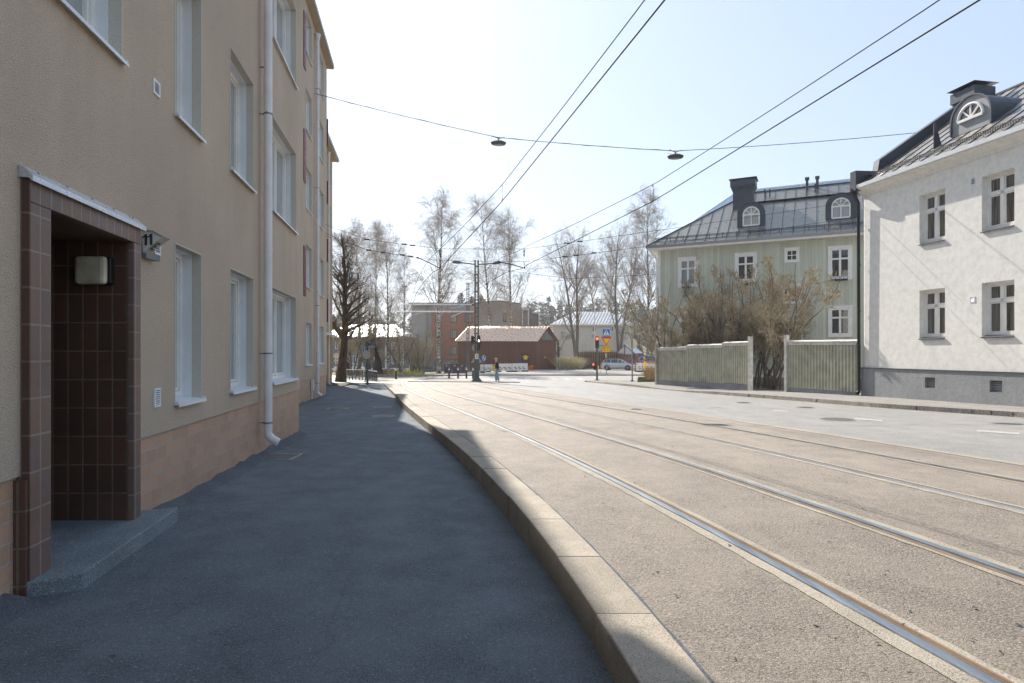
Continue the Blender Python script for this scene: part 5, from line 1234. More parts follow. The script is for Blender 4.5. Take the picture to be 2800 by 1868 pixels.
for (x, y, s_, rz, lb) in ((1020, 1026, 1.1, 2, 'bushy young tree under the glaring roof'), (968, 1028, 1.2, 1, 'bushy young tree between the dark trunk and the round sign'), (1090, 1027, 1., 3, 'bushy young tree left of the slim lamp post'), (1150, 1026, .9, 5, 'bushy young tree behind the bench'),
                       (1505, 995, 1.4, 1.2, 'brown thicket at the right end of the red shed'), (1535, 990, 1.6, 4, 'brown thicket left of the forked tree'), (1655, 992, 1.2, 2.4, 'brown thicket behind the yield sign'), (1722, 995, 1.5, .6, 'brown thicket above the parked cars'), (1762, 998, 1.7, 3.3, 'brown thicket near the corner of the green house'), (1610, 992, 1.1, 5.1, 'thicket behind the red traffic signal')):
    c = copy_tree(tG); place(c, at(x, y), rz, s_, lb)
# shrubs in front of the green house
def shrub(label, x, Y, h, w, seed, nb, stems=9, lean=0, mats=('bark', 'twigo'), z=None, ang=None):
    X = (x-CX)/F*Y
    r_, tp, rs = tree('bare_shrub', label, 'shrub', h, .036, 'bush', seed, 'big budding shrubs in front of the green house', mats=('barkgrey', mats[1]), stems=int(stems*1.4), crown=w, t0=.22)
    buds(r_, tp, rs, nb, .045, 'bud'); place(r_, (X, Y, (GZ(X, Y)+.1 if z is None else z)), seed); r_.rotation_euler = (0, lean, 0); return r_
shrub('tallest budding shrub, growing through the gap between the two fences', 2112, 31.5, 6.9, .62, 51, 9000, 14, R(4))
shrub('dense budding shrub rising behind the middle of the long fence', 1975, 35.5, 7.2, .6, 52, 9000, 13, 0)
shrub('leaning bare shrub at the left end of the long fence', 1835, 37.5, 7.0, .55, 53, 6000, 5, R(-17), mats=('barkgrey', 'twigo'))
shrub('low bare shrub behind the left part of the long fence', 1895, 36.5, 4.8, .6, 54, 4000, 8, 0)
shrub('bare shrub behind the right part of the long fence', 2045, 33.5, 5.0, .6, 55, 5000, 9, 0)
# dry undergrowth at the shrub foot
def tuft(name, label, x0, x1, y0, y1, n, h, mat, kind='stuff', seed=1, lean=.5, wid=.012, dz=0):
    rs = np.random.default_rng(seed); vs = []
    px_ = rs.uniform(x0, x1, n); py_ = rs.uniform(y0, y1, n); v = np.zeros((n, 3, 3))
    Xv, Yv = hit(px_, py_); v[:] = np.stack([Xv, Yv, G(Xv, Yv)+dz], 1)[:, None]
    d = rs.normal(0, lean, (n, 3)); d[:, 2] = 1; d *= (h*rs.uniform(.3, 1.1, n))[:, None]; s_ = rs.normal(size=(n, 3)); s_[:, 2] = 0; s_ *= wid/np.linalg.norm(s_, axis=1, keepdims=True)
    v[:, 0] -= s_; v[:, 1] += s_; v[:, 2] += d
    o_ = mesh_np(name, v.reshape(-1, 3), np.arange(3*n).reshape(-1, 3), M[mat]); tag(o_, label, 'ground cover', kind=kind); return o_
tuft('dry_undergrowth', 'dry brown stems and leaves at the foot of the tall shrub', 2062, 2145, 1046, 1062, 3500, .35, 'drygrass', seed=3, lean=.8)
tuft('yellow_ground_cover', 'yellow green spring ground cover by the bench', 1078, 1152, 1017, 1028, 5000, .5, 'yellowleaf', seed=4, wid=.05)
tuft('red_ground_cover', 'reddish dry low shrubs beside the railing', 1035, 1078, 1016, 1024, 3000, .6, 'drygrass', seed=5, wid=.04)
tuft('grass_verge', 'patch of grass with small flowers at the fence corner', 1745, 1800, 1036, 1050, 4000, .16, 'greenleaf', seed=6, wid=.02, dz=.08)
tuft('corner_undergrowth', 'dry budding twigs at the left end of the fence', 1765, 1802, 1026, 1046, 1500, 1.1, 'drygrass', seed=7, wid=.012, dz=.05, lean=.45)
tuft('leafy_hedge', 'low bush with fresh green leaves right of the red shed', 1525, 1590, 1004, 1011, 9000, 1.7, 'bud', seed=8, wid=.05, lean=.4)
tuft('brown_hedge', 'dry brown hedge in front of the dark fence', 1590, 1690, 1000, 1006, 9000, 2.6, 'drygrass', seed=9, wid=.04, lean=.3)
# far wooded hill
hx = np.linspace(-260, 420, 60); hy = np.linspace(185, 420, 12); v = []; f = []
def hill(x, y): return -1.5+24*float(sstep((y-185)/190.))*(.55+.45*math.exp(-((x-55)/90.)**2))+1.2*math.sin(x*.05)
for y in hy:
    for x in hx: v.append((x, y, hill(x, y)))
for j in range(11):
    for i in range(59): f.append((j*60+i, j*60+i+1, (j+1)*60+i+1, (j+1)*60+i))
o = mesh_np('hill', v, f, M['soil'], None, True); o['kind'] = 'structure'
rs = np.random.default_rng(77); vs = []; fs = []; nT = 1500
for k in range(nT):
    x = rs.uniform(-230, 300); y = rs.uniform(190, 330); z = hill(x, y); h = rs.uniform(7, 13); n = 46
    t_ = rs.random(n); rad = h*.17*(1.15-t_)**.8*rs.uniform(.3, 1, n); a = rs.uniform(0, 6.28, n)
    c = np.stack([x+rad*np.cos(a), y+rad*np.sin(a), z+h*(.15+.85*t_)], 1); q = rs.normal(0, .8, (n, 3, 3))*np.array([1, 1, .8]); vs.append((c[:, None]+q).reshape(-1, 3))
vs = np.concatenate(vs); o = mesh_np('forest', vs, np.arange(len(vs)).reshape(-1, 3), M['conifer']); tag(o, 'dark evergreen forest on the far hill', 'forest', kind='stuff')
for i, (x, h, lb) in enumerate(((1262, 8.2, 'left of the two lattice masts'), (1290, 7.6, 'between the two lattice masts'), (1316, 7.4, 'right of the two lattice masts'))):
    t_ = thing('pine_tree', 'pine top showing over the flat roof, '+lb, 'tree', (ax(x, 125), 125, az(870, 125)), group='pines behind the apartment house')
    rs = np.random.default_rng(i); n = 500; hh = rs.random(n); zt_ = az(803 if i == 0 else 812, 125)-az(870, 125); c = np.stack([rs.normal(0, 1.0, n)*(1.15-hh), rs.normal(0, 1.0, n)*(1.15-hh), hh*zt_], 1); q = rs.normal(0, .16, (n, 3, 3)); mesh_np('crown', (c[:, None]+q).reshape(-1, 3), np.arange(3*n).reshape(-1, 3), M['conifer'], t_)
    mb = MB(); mb.tube([(0, 0, -9), (0, 0, zt_*.9)], [.3, .06], 7); mb.build('trunk', M['barkgrey'], t_, local=True)
#@@PART5
# ================================================================ overhead line: contact wires, catenaries, span wires
def tc(Y, d): return float(off(r1, d)(Y))
def wire(name, label, cat, pts, r, group=None, n=6):
    mb = MB(); root = thing(name, label, cat, tuple(pts[0]), group=group); mb.tube(pts, r, n, cap=False); mb.build('cable', M['wire'], root); return root
ww = {}
WX = [([0, 7.05, 15.8, 27], [3.32, 1.73, -.25, -3.13]), ([0, 7.05, 15.7, 26.6], [6.67, 5.30, 3.61, .455])]
for i, (d, lb) in enumerate(((.7175, 'near track'), (3.9175, 'far track'))):
    wxf = lambda y, i=i: float(np.interp(y, *WX[i]))
    Yn = 4.; ys_ = np.linspace(Yn, 27, 24)
    corr = 0
    pc = [(wxf(y), y, GZ(0, y)+5.5) for y in ys_]
    zc = lambda y: np.interp(y, [0, 4, 7.55, 11, 15.8, 21, 27], [4.6, 4.4, 4.29, 4.26, 4.27, 4.33, 4.5])+CZ
    pm = [(wxf(y), y, float(zc(y))) for y in np.linspace(3, 27, 26)]
    pc += [(tc(y, d), y, GZ(0, y)+5.5) for y in np.linspace(28, 49, 8)]
    pm += [(tc(y, d), y, float(CZ+4.5-(y-27)*.035)) for y in np.linspace(29, 49, 8)]
    c_ = wire('contact_wire', 'lower thick contact wire above the %s' % lb, 'overhead wire', pc, .0105, 'tram contact wires')
    m_ = wire('messenger_wire', 'upper thin carrying wire above the %s' % lb, 'overhead wire', pm, .008, 'tram carrying wires')
    yd = 15.8; X = wxf(yd); z0 = GZ(0, yd)+5.5; z1 = float(zc(yd))
    mb = MB(); mb.tube([(X, yd, z1), (X+.012, yd, z1-.15), (X+.018, yd, (z0+z1)/2), (X+.01, yd, z0+.08), (X, yd, z0)], .004, 5); mb.bar((X, yd, z1-.05), (X, yd, z1+.015), .018); mb.bar((X-.01, yd, z0-.01), (X+.01, yd, z0+.08), .018); mb.build('dropper', M['wire'], m_)
def pr(lst): return [onray(x, y, Y) for x, y, Y in lst]
def sagline(P, n=6, sag=.0):
    out = []
    for a, b in zip(P[:-1], P[1:]):
        for k in range(n): t = k/n; out.append(a*(1-t)+b*t-V(0, 0, sag*4*t*(1-t)*np.linalg.norm(b-a)/10))
    return out+[P[-1]]
sp1 = pr([(861, 256, 26.4), (1362, 376, 25.5), (1846, 413, 25.), (2508, 363, 24.9)])
s1 = wire('span_wire', 'thin cable from the beige block to the white house roof, carrying two street lamps', 'overhead wire', sagline(sp1, 8, .06), .012, 'cables spanning the street')
mb = MB(); q = sagline(sp1[:3], 10, .06); mb.tube([p_+V(0, 0, .02*math.sin(i*2.4)) for i, p_ in enumerate(q)], .008, 5, cap=False); mb.build('power_cable', M['wire'], s1)
s2 = wire('span_wire', 'upper cross-span cable above the second pair of catenary supports', 'overhead wire', sagline(pr([(890, 614, 29.4), (1003, 655, 28), (1203, 680, 27), (1432, 681, 26.6), (1685, 646, 26), (2343, 549, 24.6)]), 5, .03), .007, 'cables spanning the street')
s3 = wire('span_wire', 'lower cross-span cable holding the steady arms of both tracks', 'overhead wire', sagline(pr([(890, 638, 29.4), (1003, 683, 28), (1145, 706, 27.2), (1203, 712, 27), (1432, 716, 26.6), (1667, 687, 26), (2343, 595, 24.6)]), 5, .02), .007, 'cables spanning the street')
wire('span_wire', 'short low cable from the beige block ending among the treetops', 'overhead wire', sagline(pr([(890, 645, 29.4), (925, 657, 28.6), (1003, 683, 28)]), 4, .0), .006, 'cables spanning the street')
wire('span_wire', 'distant cable from the lattice mast towards the green house', 'overhead wire', sagline(pr([(1310, 729, 48.9), (1440, 747, 46), (1560, 762, 43), (1796, 750, 39.5)]), 5, .02), .01, 'cables spanning the street')
wire('span_wire', 'distant cable from the left trees to the rear lattice mast', 'overhead wire', sagline(pr([(1120, 787, 66), (1210, 803, 70), (1278, 792, 74)]), 5, .02), .012, 'cables spanning the street')
def along(p, q, t): return p*(1-t)+q*t
for root, segs in ((s2, ((1003, 655, 28), (1105, 668, 27.5), (1128, 671, 27.4), (1550, 665, 26.3), (1585, 660, 26.2))), (s3, ((1008, 684, 28), (1100, 697, 27.5), (1123, 701, 27.4), (1545, 702, 26.4), (1575, 698, 26.3)))):
    for x, y, Y in segs:
        c = onray(x, y, Y); mb = MB(); mb.tube([c-V(.12, 0, -.02), c-V(.06, 0, 0), c, c+V(.06, 0, 0), c+V(.12, 0, -.02)], [.015, .035, .022, .035, .015], 7); mb.build('insulator', M['black'], root)
for x, y, Y in ((1048, 690.5, 27.8), (1624, 692, 26.2)):
    c = onray(x, y, Y); mb = MB(); mb.box(c[0]-.1, c[0]+.1, c[1]-.03, c[1]+.03, c[2]-.03, c[2]+.03); mb.build('splice_box', M['polegrey'], s3)
for (xa, ya, xb, yb, xm, ytop, Y) in ((1145, 706, 1203, 734, 1203, 680, 27), (1368, 717, 1430, 732, 1433, 681, 26.6)):
    mb = MB(); a, b = onray(xa, ya, Y+.1), onray(xb, yb, Y); mb.tube([a, along(a, b, .5)+V(0, 0, .02), b], .022, 6); mb.tube([a, a+V(-.1, 0, .03)], .04, 6); mb.build('steady_arm', M['wire'], s3)
    mb = MB(); t_, b_ = onray(xm, ytop, Y), onray(xm, ytop+23, Y); mb.tube([t_, along(t_, b_, .3), along(t_, b_, .5), along(t_, b_, .7), b_], [.01, .035, .02, .035, .01], 6); mb.build('hanger', M['wire'], s2)
    mb = MB(); t_, b_ = onray(xm-1, ytop+32, Y), onray(xm+1, ytop+52, Y); mb.tube([t_, b_], .008, 5); mb.box(b_[0]-.03, b_[0]+.03, b_[1]-.02, b_[1]+.02, b_[2]-.03, b_[2]+.04); mb.build('clamp', M['wire'], s3)
# hanging street lamps
def hang_lamp(label, x, y, Y, yaw):
    c = onray(x, y, Y); root = thing('hanging_street_lamp', label, 'street lamp', tuple(c), yaw, group='street lamps hanging over the street')
    mb = MB(); N = 18; rings = []
    for (s_, z_) in ((.06, .10), (.2, .09), (.31, .03), (.27, -.06), (.2, -.075)):
        rings.append([(s_*1.05*math.cos(2*math.pi*k/N), s_*.62*math.sin(2*math.pi*k/N), z_) for k in range(N)])
    for a, b in zip(rings[:-1], rings[1:]):
        for k in range(N): mb.face([a[k], a[(k+1) % N], b[(k+1) % N], b[k]])
    mb.face(rings[0]); mb.build('housing', M['darkgrey'], root, smooth=True, local=True)
    mb = MB(); mb.prism([(.2*math.cos(2*math.pi*k/N), .12*math.sin(2*math.pi*k/N), -.082) for k in range(N)], (0, 0, .01)); mb.build('lens', M['warmglass'], root, local=True)
    mb = MB(); zt = (HY-y)*0; hgt_ = (37 if x > 1500 else 28)/F*Y*.5+.12
    mb.tube([(0, 0, .09), (0, 0, .2)], .035, 8); mb.tube([(0, 0, .19), (-.2, 0, .27)], .014, 5); mb.tube([(0, 0, .19), (.22, 0, .24)], .014, 5); mb.box(-.23, -.18, -.02, .02, .25, .3); mb.box(.2, .25, -.02, .02, .22, .27); mb.tube([(-.28, 0, .28), (-.3, 0, .15), (-.15, 0, .11)], .007, 5)
    mb.build('hanger', M['polegrey'], root, local=True)
hang_lamp('left one of two street lamps hanging on the cable over the street', 1363, 392, 25.5, .1)
hang_lamp('right one of two street lamps hanging on the cable over the street', 1847, 429, 25., -.15)
# ================================================================ lattice masts
def lattice(label, x, ybase, ytop, wpx, Yfix=None):
    X, Y = hit(x, ybase); 
    if Yfix: Y = Yfix; X = ax(x, Y)
    zb = GZ(X, Y); zt = az(ytop, Y); w = wpx/F*Y; root = thing('lattice_mast', label, 'tram mast', (X, Y, zb), group='ladder-like steel tram masts')
    mb = MB(); 
    for s_ in (-1, 1): mb.box(X+s_*w/2-.05, X+s_*w/2+.05, Y-.12, Y+.12, zb, zt)
    z = zb+2.3; k = 0
    while z < zt-.2:
        sp = .62; mb.box(X-w/2+.05, X+w/2-.05, Y-.1, Y+.1, z, z+.09); z += sp
    mb.build('ladder_frame', M['polegreen'], root)
    mb = MB(); mb.box(X-w/2-.07, X+w/2+.07, Y-.17, Y+.17, zb+.25, zb+2.2); mb.build('lower_casing', M['polegreen'], root, bevel=.01)
    mb = MB(); mb.prism([(X-w/2-.35, Y-.3, zb+.0), (X+w/2+.35, Y-.3, zb+.0), (X+w/2+.07, Y-.17, zb+.32), (X-w/2-.07, Y-.17, zb+.32)], (0, .5, 0)); mb.box(X-w/2-.42, X+w/2+.42, Y-.4, Y+.4, zb-.1, zb+.06); mb.build('base', M['polegreen'], root)
    return root, X, Y, zb, zt, w
mast, MX, MY, Mzb, Mzt, Mw = lattice('front ladder-like tram mast with two lamp arms and signals at the junction', 1303.5, 1045, 712, 8.5)
mast2, _, Y2_, *_r = lattice('rear ladder-like tram mast beside the purple cabinets', 1279.5, 1017, 773, 5.5)
# lamp arms
for (x0, y0, x1, y1, x2, y2, lb) in ((1299, 723, 1262, 718.5, 1236.5, 715.8, ''), (1309, 723, 1345, 720.5, 1370, 717.4, '')):
    mb = MB(); a, b, c = onray(x0, y0, MY), onray(x1, y1, MY-.2), onray(x2, y2, MY-.3); mb.tube([a, b], .045, 8); am = mb.build('lamp_arm', M['polegreen'], mast)
    mb = MB(); mb.tube([b, along(b, c, .3), along(b, c, .85), c], [.06, .12, .11, .03], 10); mb.build('lamp_head', M['polegreen'], am, smooth=True)
# insulated cantilever tubes over the tracks
for (x0, y0, x1, y1) in ((1097, 833, 1296, 833), (1083, 852.5, 1303, 852.5)):
    mb = MB(); a, b = onray(x0, y0, MY-.2), onray(x1, y1, MY-.1); mb.tube([a, b], .045, 8)
    for k in range(1, 6): p_ = along(a, b, k/6); mb.tube([p_-V(.04, 0, 0), p_+V(.04, 0, 0)], .065, 8)
    ct = mb.build('cantilever_tube', M['alu'], mast, smooth=True); mb = MB(); e = along(a, b, .97); mb.tube([e, b], .08, 8); mb.build('end_insulator', plain('insulator_brown', (.2, .06, .04)), ct)
for (x0, y0, x1, y1) in ((1153, 855, 1121, 864), (1263, 854, 1232, 867), (1275, 834, 1235, 844)):
    mb = MB(); mb.tube([onray(x0, y0, MY-.2), onray(x1, y1, MY-.4)], .028, 6); mb.build('steady_arm', M['alu'], mast)
def signal_head(parent, c, n, lit=None, yaw=0, sc=1., litmat='redlight', text=None, name='signal_head'):
    """housing facing the camera side, lens n stacked"""
    T_ = Fr((c[0], c[1], c[2]), (math.cos(yaw), math.sin(yaw)), (-math.sin(yaw), math.cos(yaw))); h = .3*n*sc; w = .3*sc
    mb = MB(T_); mb.box(-w/2, w/2, -.02, .2*sc, -h/2-.03, h/2+.03); hd = mb.build(name, M['black'], parent, bevel=.02)
    for k in range(n):
        z = h/2-.15*sc-k*.3*sc; r = .105*sc
        mb = MB(T_); mb.disc((0, -.024, z), (0, -1, 0), r, 18, .006); m = mb.build('lens', M[litmat] if lit == k and not text else M['darkgrey'], hd)
        mb = MB(T_); N = 12
        for j in range(N):
            a0, a1 = math.pi*(-.1)+math.pi*1.2*j/N, math.pi*(-.1)+math.pi*1.2*(j+1)/N; R_ = r+.012
            mb.face([(R_*math.cos(a0), -.02, z+R_*math.sin(a0)), (R_*math.cos(a1), -.02, z+R_*math.sin(a1)), (R_*math.cos(a1), -.16*sc, z+R_*math.sin(a1)), (R_*math.cos(a0), -.16*sc, z+R_*math.sin(a0))])
        mb.build('visor', M['black'], hd)
        if lit == k and text:
            o_ = text_mesh('lit_letter', text, .24*sc, tuple(T_((0, -.034, z))), V(math.cos(yaw), math.sin(yaw), 0), V(0, 0, 1), M[litmat], hd, .03)
    return hd
def sign_plate(parent, c, shape, w, h=None, yaw=0, mat='sign_blue', back='polegrey', name='sign_plate', edge=None, dz=0):
    """plate facing the camera (-m direction)"""
    T_ = Fr(c, (math.cos(yaw), math.sin(yaw)), (-math.sin(yaw), math.cos(yaw))); h = h or w
    if shape == 'disc': P_ = [(w/2*math.cos(2*math.pi*k/28), 0, w/2*math.sin(2*math.pi*k/28)) for k in range(28)]
    elif shape == 'tri': P_ = [(-w/2, 0, h/2), (w/2, 0, h/2), (0, 0, -h/2)]
    elif shape == 'triup': P_ = [(-w/2, 0, -h/2), (w/2, 0, -h/2), (0, 0, h/2)]
    else: P_ = [(-w/2, 0, -h/2), (w/2, 0, -h/2), (w/2, 0, h/2), (-w/2, 0, h/2)]
    mb = MB(T_); mb.prism([(p_[0], .012, p_[2]) for p_ in P_], (0, .008, 0)); pl = mb.build(name, M[back], parent)
    lay = [(1., edge or 'sign_white', 0.)] + [(.90, mat, -.003)]
    for s_, m_, d_ in lay:
        mb = MB(T_); zc_ = (h*.0)
        if shape in ('tri', 'triup'):
            cz_ = h/6*(1 if shape == 'tri' else -1); q = [(p_[0]*s_, .008+d_, (p_[2]-cz_)*s_+cz_) for p_ in P_]
        else: q = [(p_[0]-(1-s_)*w*.5*np.sign(p_[0]) if shape == 'sq' else p_[0]*s_, .008+d_, p_[2]-(1-s_)*w*.5*np.sign(p_[2]) if shape == 'sq' else p_[2]*s_) for p_ in P_]
        mb.face(q); mb.build('sign_face', M[m_], pl)
    return pl, T_
def glyph(T_, parent, polys, mat, d=.001, name='pictogram'):
    mb = MB(T_)
    for P_ in polys: mb.face([(x, d, z) for x, z in P_])
    return mb.build(name, M[mat], parent)
def arrow(x, z, L, w, ang):
    P_ = [(-L/2, -w/2), (L*.1, -w/2), (L*.1, -w*1.5), (L/2, 0), (L*.1, w*1.5), (L*.1, w/2), (-L/2, w/2)]; ca, sa = math.cos(ang), math.sin(ang)
    return [(x+p_*ca-q_*sa, z+p_*sa+q_*ca) for p_, q_ in P_]
signal_head(mast, onray(1309, 937, MY-.35), 4, 1, .1, .82, 'whitelight', 'S', name='tram_signal')
signal_head(mast, onray(1294.5, 929, MY-.1), 2, None, 1.5, .8)
pl, T_ = sign_plate(mast, onray(1303.5, 975, MY-.25), 'sq', .28, .4, mat='sign_white', edge='black'); text_mesh('lettering', '2', .3, tuple(T_((0, -.002, -.0))), (1, 0, 0), (0, 0, 1), M['black'], pl)
mb = MB(); c = onray(1303.5, 967.5, MY-.25); mb.box(c[0]-.06, c[0]+.06, c[1]-.01, c[1]+.01, c[2]-.05, c[2]+.05); mb.build('warning_label', M['sign_yellow'], mast)
c = onray(1303, 980, MY+.2); T_ = Fr(c, (1, 0), (0, 1)); mb = MB(T_); mb.prism([(-.42, 0, -.33), (.42, 0, -.33), (0, 0, .4)], (0, .01, 0)); mb.build('sign_back', M['signgrey'], mast)
c = onray(1301, 951, MY+.2); mb = MB(); mb.disc(c, (0, 1, 0), .3, 24, .01); mb.build('round_sign_back', M['signgrey'], mast)
# traffic island under the mast
mb = MB(); P_ = [(MX-5.2, MY+.6), (MX-.5, MY-.7), (MX+1.9, MY-.9), (MX+2.6, MY-1.6), (MX+3.2, MY-1.5), (MX+2.6, MY+2.2), (MX-3.5, MY+3.)]
mb.prism([(x, y, GZ(x, y)+.05) for x, y in P_], (0, 0, -.3)); tag(mb.build('island_pavement', M['rsidewalk']), kind='structure')
# bollards
def bollard(label, x, y):
    X, Y = hit(x, y); z = GZ(X, Y); t_ = thing('bollard', label, 'bollard', (X, Y, z), group='grey bollards at the junction')
    mb = MB(); mb.tube([(0, 0, 0), (0, 0, .74)], .085, 14); mb.tube([(0, 0, -.02), (0, 0, .05)], .12, 14); mb.build('post', M['darkgrey'], t_, smooth=True, local=True)
    mb = MB(); mb.tube([(0, 0, .745), (0, 0, .86)], .075, 14); mb.build('reflector_band', M['sign_white'], t_, local=True)
    mb = MB(); mb.tube([(0, 0, .865), (0, 0, .92), (0, 0, .94)], [.09, .085, .03], 14); mb.build('cap', M['polegrey'], t_, local=True)
bollard('lone bollard left of the tram tracks, in front of the yellow ground cover', 1082.5, 1037)
bollard('leftmost of the row of bollards before the purple cabinets', 1228, 1035)
bollard('second bollard from the left before the purple cabinets', 1252.5, 1035)
bollard('third bollard from the left, just left of the rear mast foot', 1275.5, 1035)
bollard('bollard directly beside the front lattice mast', 1293.5, 1036)
# blue arrow sign
def post(label, x, ybase, ytop, r=.035, name='sign_post', cat='sign post', mat='polegrey', dz=.0):
    X, Y = hit(x, ybase, dz); z = GZ(X, Y)+dz; t_ = thing(name, label, cat, (X, Y, z)); zt = az(ytop, Y)
    mb = MB(); mb.tube([(X, Y, z-.1), (X, Y, zt)], r, 10); mb.build('pole', M[mat], t_, smooth=True); mb = MB(); mb.tube([(X, Y, z), (X, Y, z+.06)], r*2.6, 12); mb.build('foot', M[mat], t_); return t_, X, Y, z, zt
t_, X, Y, z, zt = post('round blue keep right sign with white arrow on a post at the island', 1323.5, 1027, 972)
pl, T_ = sign_plate(t_, (X, Y-.05, az(979.5, Y)), 'disc', .62, yaw=.9, mat='sign_blue'); glyph(T_, pl, [arrow(0, 0, .44, .07, -math.pi/4)], 'sign_white')
# slim leaning park lamp
X, Y = hit(1127.5, 1025); t_ = thing('park_lamp', 'slim leaning park lamp with a small flat head', 'street lamp', (X, Y, GZ(X, Y)))
tp = onray(1121.5, 934, Y); mb = MB(); mb.tube([(X, Y, GZ(X, Y)-.1), tp], [.07, .05], 10); mb.build('pole', M['polegrey'], t_); mb = MB(); mb.box(tp[0]-.05, tp[0]+.42, Y-.1, Y+.1, tp[2]-.02, tp[2]+.05); mb.build('lamp_head', M['darkgrey'], t_)
for x, yb, yt, lb in ((1107, 1020, 787, 'tall thin street lamp left of the apartment house, with a flat disc head'), (1208, 1020, 812, 'tall thin street lamp behind the birch, with a flat disc head')):
    X, Y = hit(x, yb); Y = 92; X = ax(x, Y); t_ = thing('street_lamp', lb, 'street lamp', (X, Y, GZ(X, Y))); tp = onray(x, yt, Y)
    mb = MB(); mb.tube([(X, Y, GZ(X, Y)), tp], [.09, .05], 8); mb.build('pole', M['barkgrey'], t_); mb = MB(); mb.tube([tp+V(0, 0, .0), tp+V(0, 0, .1), tp+V(0, 0, .22), tp+V(0, 0, .35)], [.05, .42, .4, .04], 14); mb.build('lamp_head', M['darkgrey'], t_)
X = ax(1626, 118); t_ = thing('flagpole', 'pale flagpole between the big leafless trees', 'flagpole', (X, 118, GZ(X, 118))); mb = MB(); mb.tube([(X, 118, GZ(X, 118)), (X, 118, az(818, 118))], [.12, .06], 8); mb.build('pole', M['whitepaint'], t_); mb = MB(); mb.disc((X, 118, az(818, 118)), (0, 0, 1), .12, 10, .14); mb.build('finial', M['whitepaint'], t_)
# bench, cabinets
X, Y = hit(1163, 1021); z = GZ(X, Y); t_ = thing('park_bench', 'dark green park bench left of the big birch', 'bench', (X, Y, z))
mb = MB(); mb.box(X-.95, X+.95, Y-.2, Y+.2, z+.42, z+.47); mb.build('seat', M['benchgreen'], t_); mb = MB(); mb.box(X-.85, X+.95, Y+.2, Y+.24, z+.6, z+.9); mb.build('backrest', M['benchgreen'], t_)
for s_ in (-.75, .75): mb = MB(); mb.box(X+s_-.04, X+s_+.04, Y-.2, Y+.2, z-.1, z+.415); mb.build('leg', M['darkgrey'], t_)
def cabinet(label, x0, x1, y0, yb):
    X, Y = hit((x0+x1)/2, yb); X0, X1 = ax(x0, Y), ax(x1, Y); z = GZ(X, Y); zt = az(y0, Y); t_ = thing('utility_cabinet', label, 'utility cabinet', (X, Y, z), group='purple printed utility cabinets')
    mb = MB(); mb.box(X0, X1, Y, Y+.5, z-.2, zt); mb.build('body', M['purple'], t_, bevel=.02); mb = MB(); mb.box(X0-.03, X1+.03, Y-.03, Y+.53, zt+.002, zt+.05); mb.build('lid', M['darkgrey'], t_)
    mb = MB(); mb.box(X0+(X1-X0)*.25, X0+(X1-X0)*.42, Y-.012, Y-.003, zt-.25, zt-.12); mb.build('warning_label', M['sign_yellow'], t_)
    mb = MB(); mb.box((X0+X1)/2-.01, (X0+X1)/2+.01, Y-.008, Y-.003, z, zt-.05); mb.build('door_gap', M['black'], t_)
cabinet('leftmost purple printed cabinet behind the bollards', 1214, 1235, 996, 1021); cabinet('middle purple printed cabinet behind the bollards', 1236.5, 1257, 996, 1022); cabinet('right purple printed cabinet, next to the rear mast', 1258, 1274, 996, 1022)
# white plastic road barriers
def barrier(label, x0, y0t, y0b, x1, y1t, y1b, mat='barrierwhite', grp='plastic road barriers round the dug-up pavement', Y=None, slots=True):
    A = hit(x0, y0b); B = hit(x1, y1b)
    if Y: A = (ax(x0, Y[0]), Y[0]); B = (ax(x1, Y[1]), Y[1])
    A = V(*A); B = V(*B); L = np.linalg.norm(B-A); z = GZ(*A)+.08; e = (B-A)/L; T_ = Fr((A[0], A[1], z), e); H = (y0b-y0t)/F*A[1]; t_ = thing('road_barrier', label, 'road barrier', (A[0], A[1], z), group=grp)
    mb = MB(T_); ops = []
    if slots:
        k = .25
        while k < L-.5: ops += [(k, k+.38, H*.48, H*.57), (k+.15, k+.53, H*.28, H*.37)]; k += .6
    for b_ in (0, .05): wall_grid(mb, 0, L, .08, H, ops, b_)
    mb.box(0, L, 0, .05, H, H+.02); mb.box(0, .03, 0, .05, .08, H); mb.box(L-.03, L, 0, .05, .08, H)
    for k in np.arange(.2, L, .4): mb.box(k, k+.04, .0, .05, H+.02, H+.07)
    mb.build('panel', M[mat], t_)
    for k in (.3, L-.4): mb = MB(T_); mb.box(k-.25, k+.25, -.3, .35, -.08, .075); mb.build('foot', M['black'], t_)
    return t_, T_, H
barrier('white plastic barrier left of the walking person', 1313, 999, 1019, 1346, 997.5, 1018.5)
bt, T_, H_ = barrier('middle white plastic barrier behind the walking person', 1357, 997, 1018, 1400, 996.5, 1017.5)
barrier('right white plastic barrier in front of the shed door', 1401, 996.5, 1017.5, 1443, 996, 1016.5)
X, Y = hit(1350, 1020); z = GZ(X, Y); t_ = thing('barrier_sign', 'tall yellow sign panel with black pictograms between two white barriers', 'road sign', (X, Y, z)); z = z+.2
mb = MB(); mb.box(X-.13, X+.13, Y-.02, Y, z, az(997, Y)); mb.build('panel', M['sign_yellow'], t_)
mb = MB(); zz = az(1001, Y); mb.prism([(X-.06, Y-.024, zz-.1), (X+.06, Y-.024, zz-.1), (X+.02, Y-.024, zz+.1), (X-.02, Y-.024, zz+.1)], (0, .003, 0)); 
for k in (.3, .52): mb.box(X-.08, X+.08, Y-.024, Y-.021, zz-k-.03, zz-k+.03)
mb.build('pictogram', M['black'], t_); mb = MB(); mb.box(X-.02, X+.02, Y, Y+.04, z-.5, z+.3); mb.build('post', M['orange'], t_)
X, Y = hit(1447, 1016); z = GZ(X, Y)+.1; t_ = thing('barrier_gate', 'orange folding pipe barrier at the right end of the white barriers', 'road barrier', (X, Y, z)); zt_ = az(997, Y)
mb = MB()
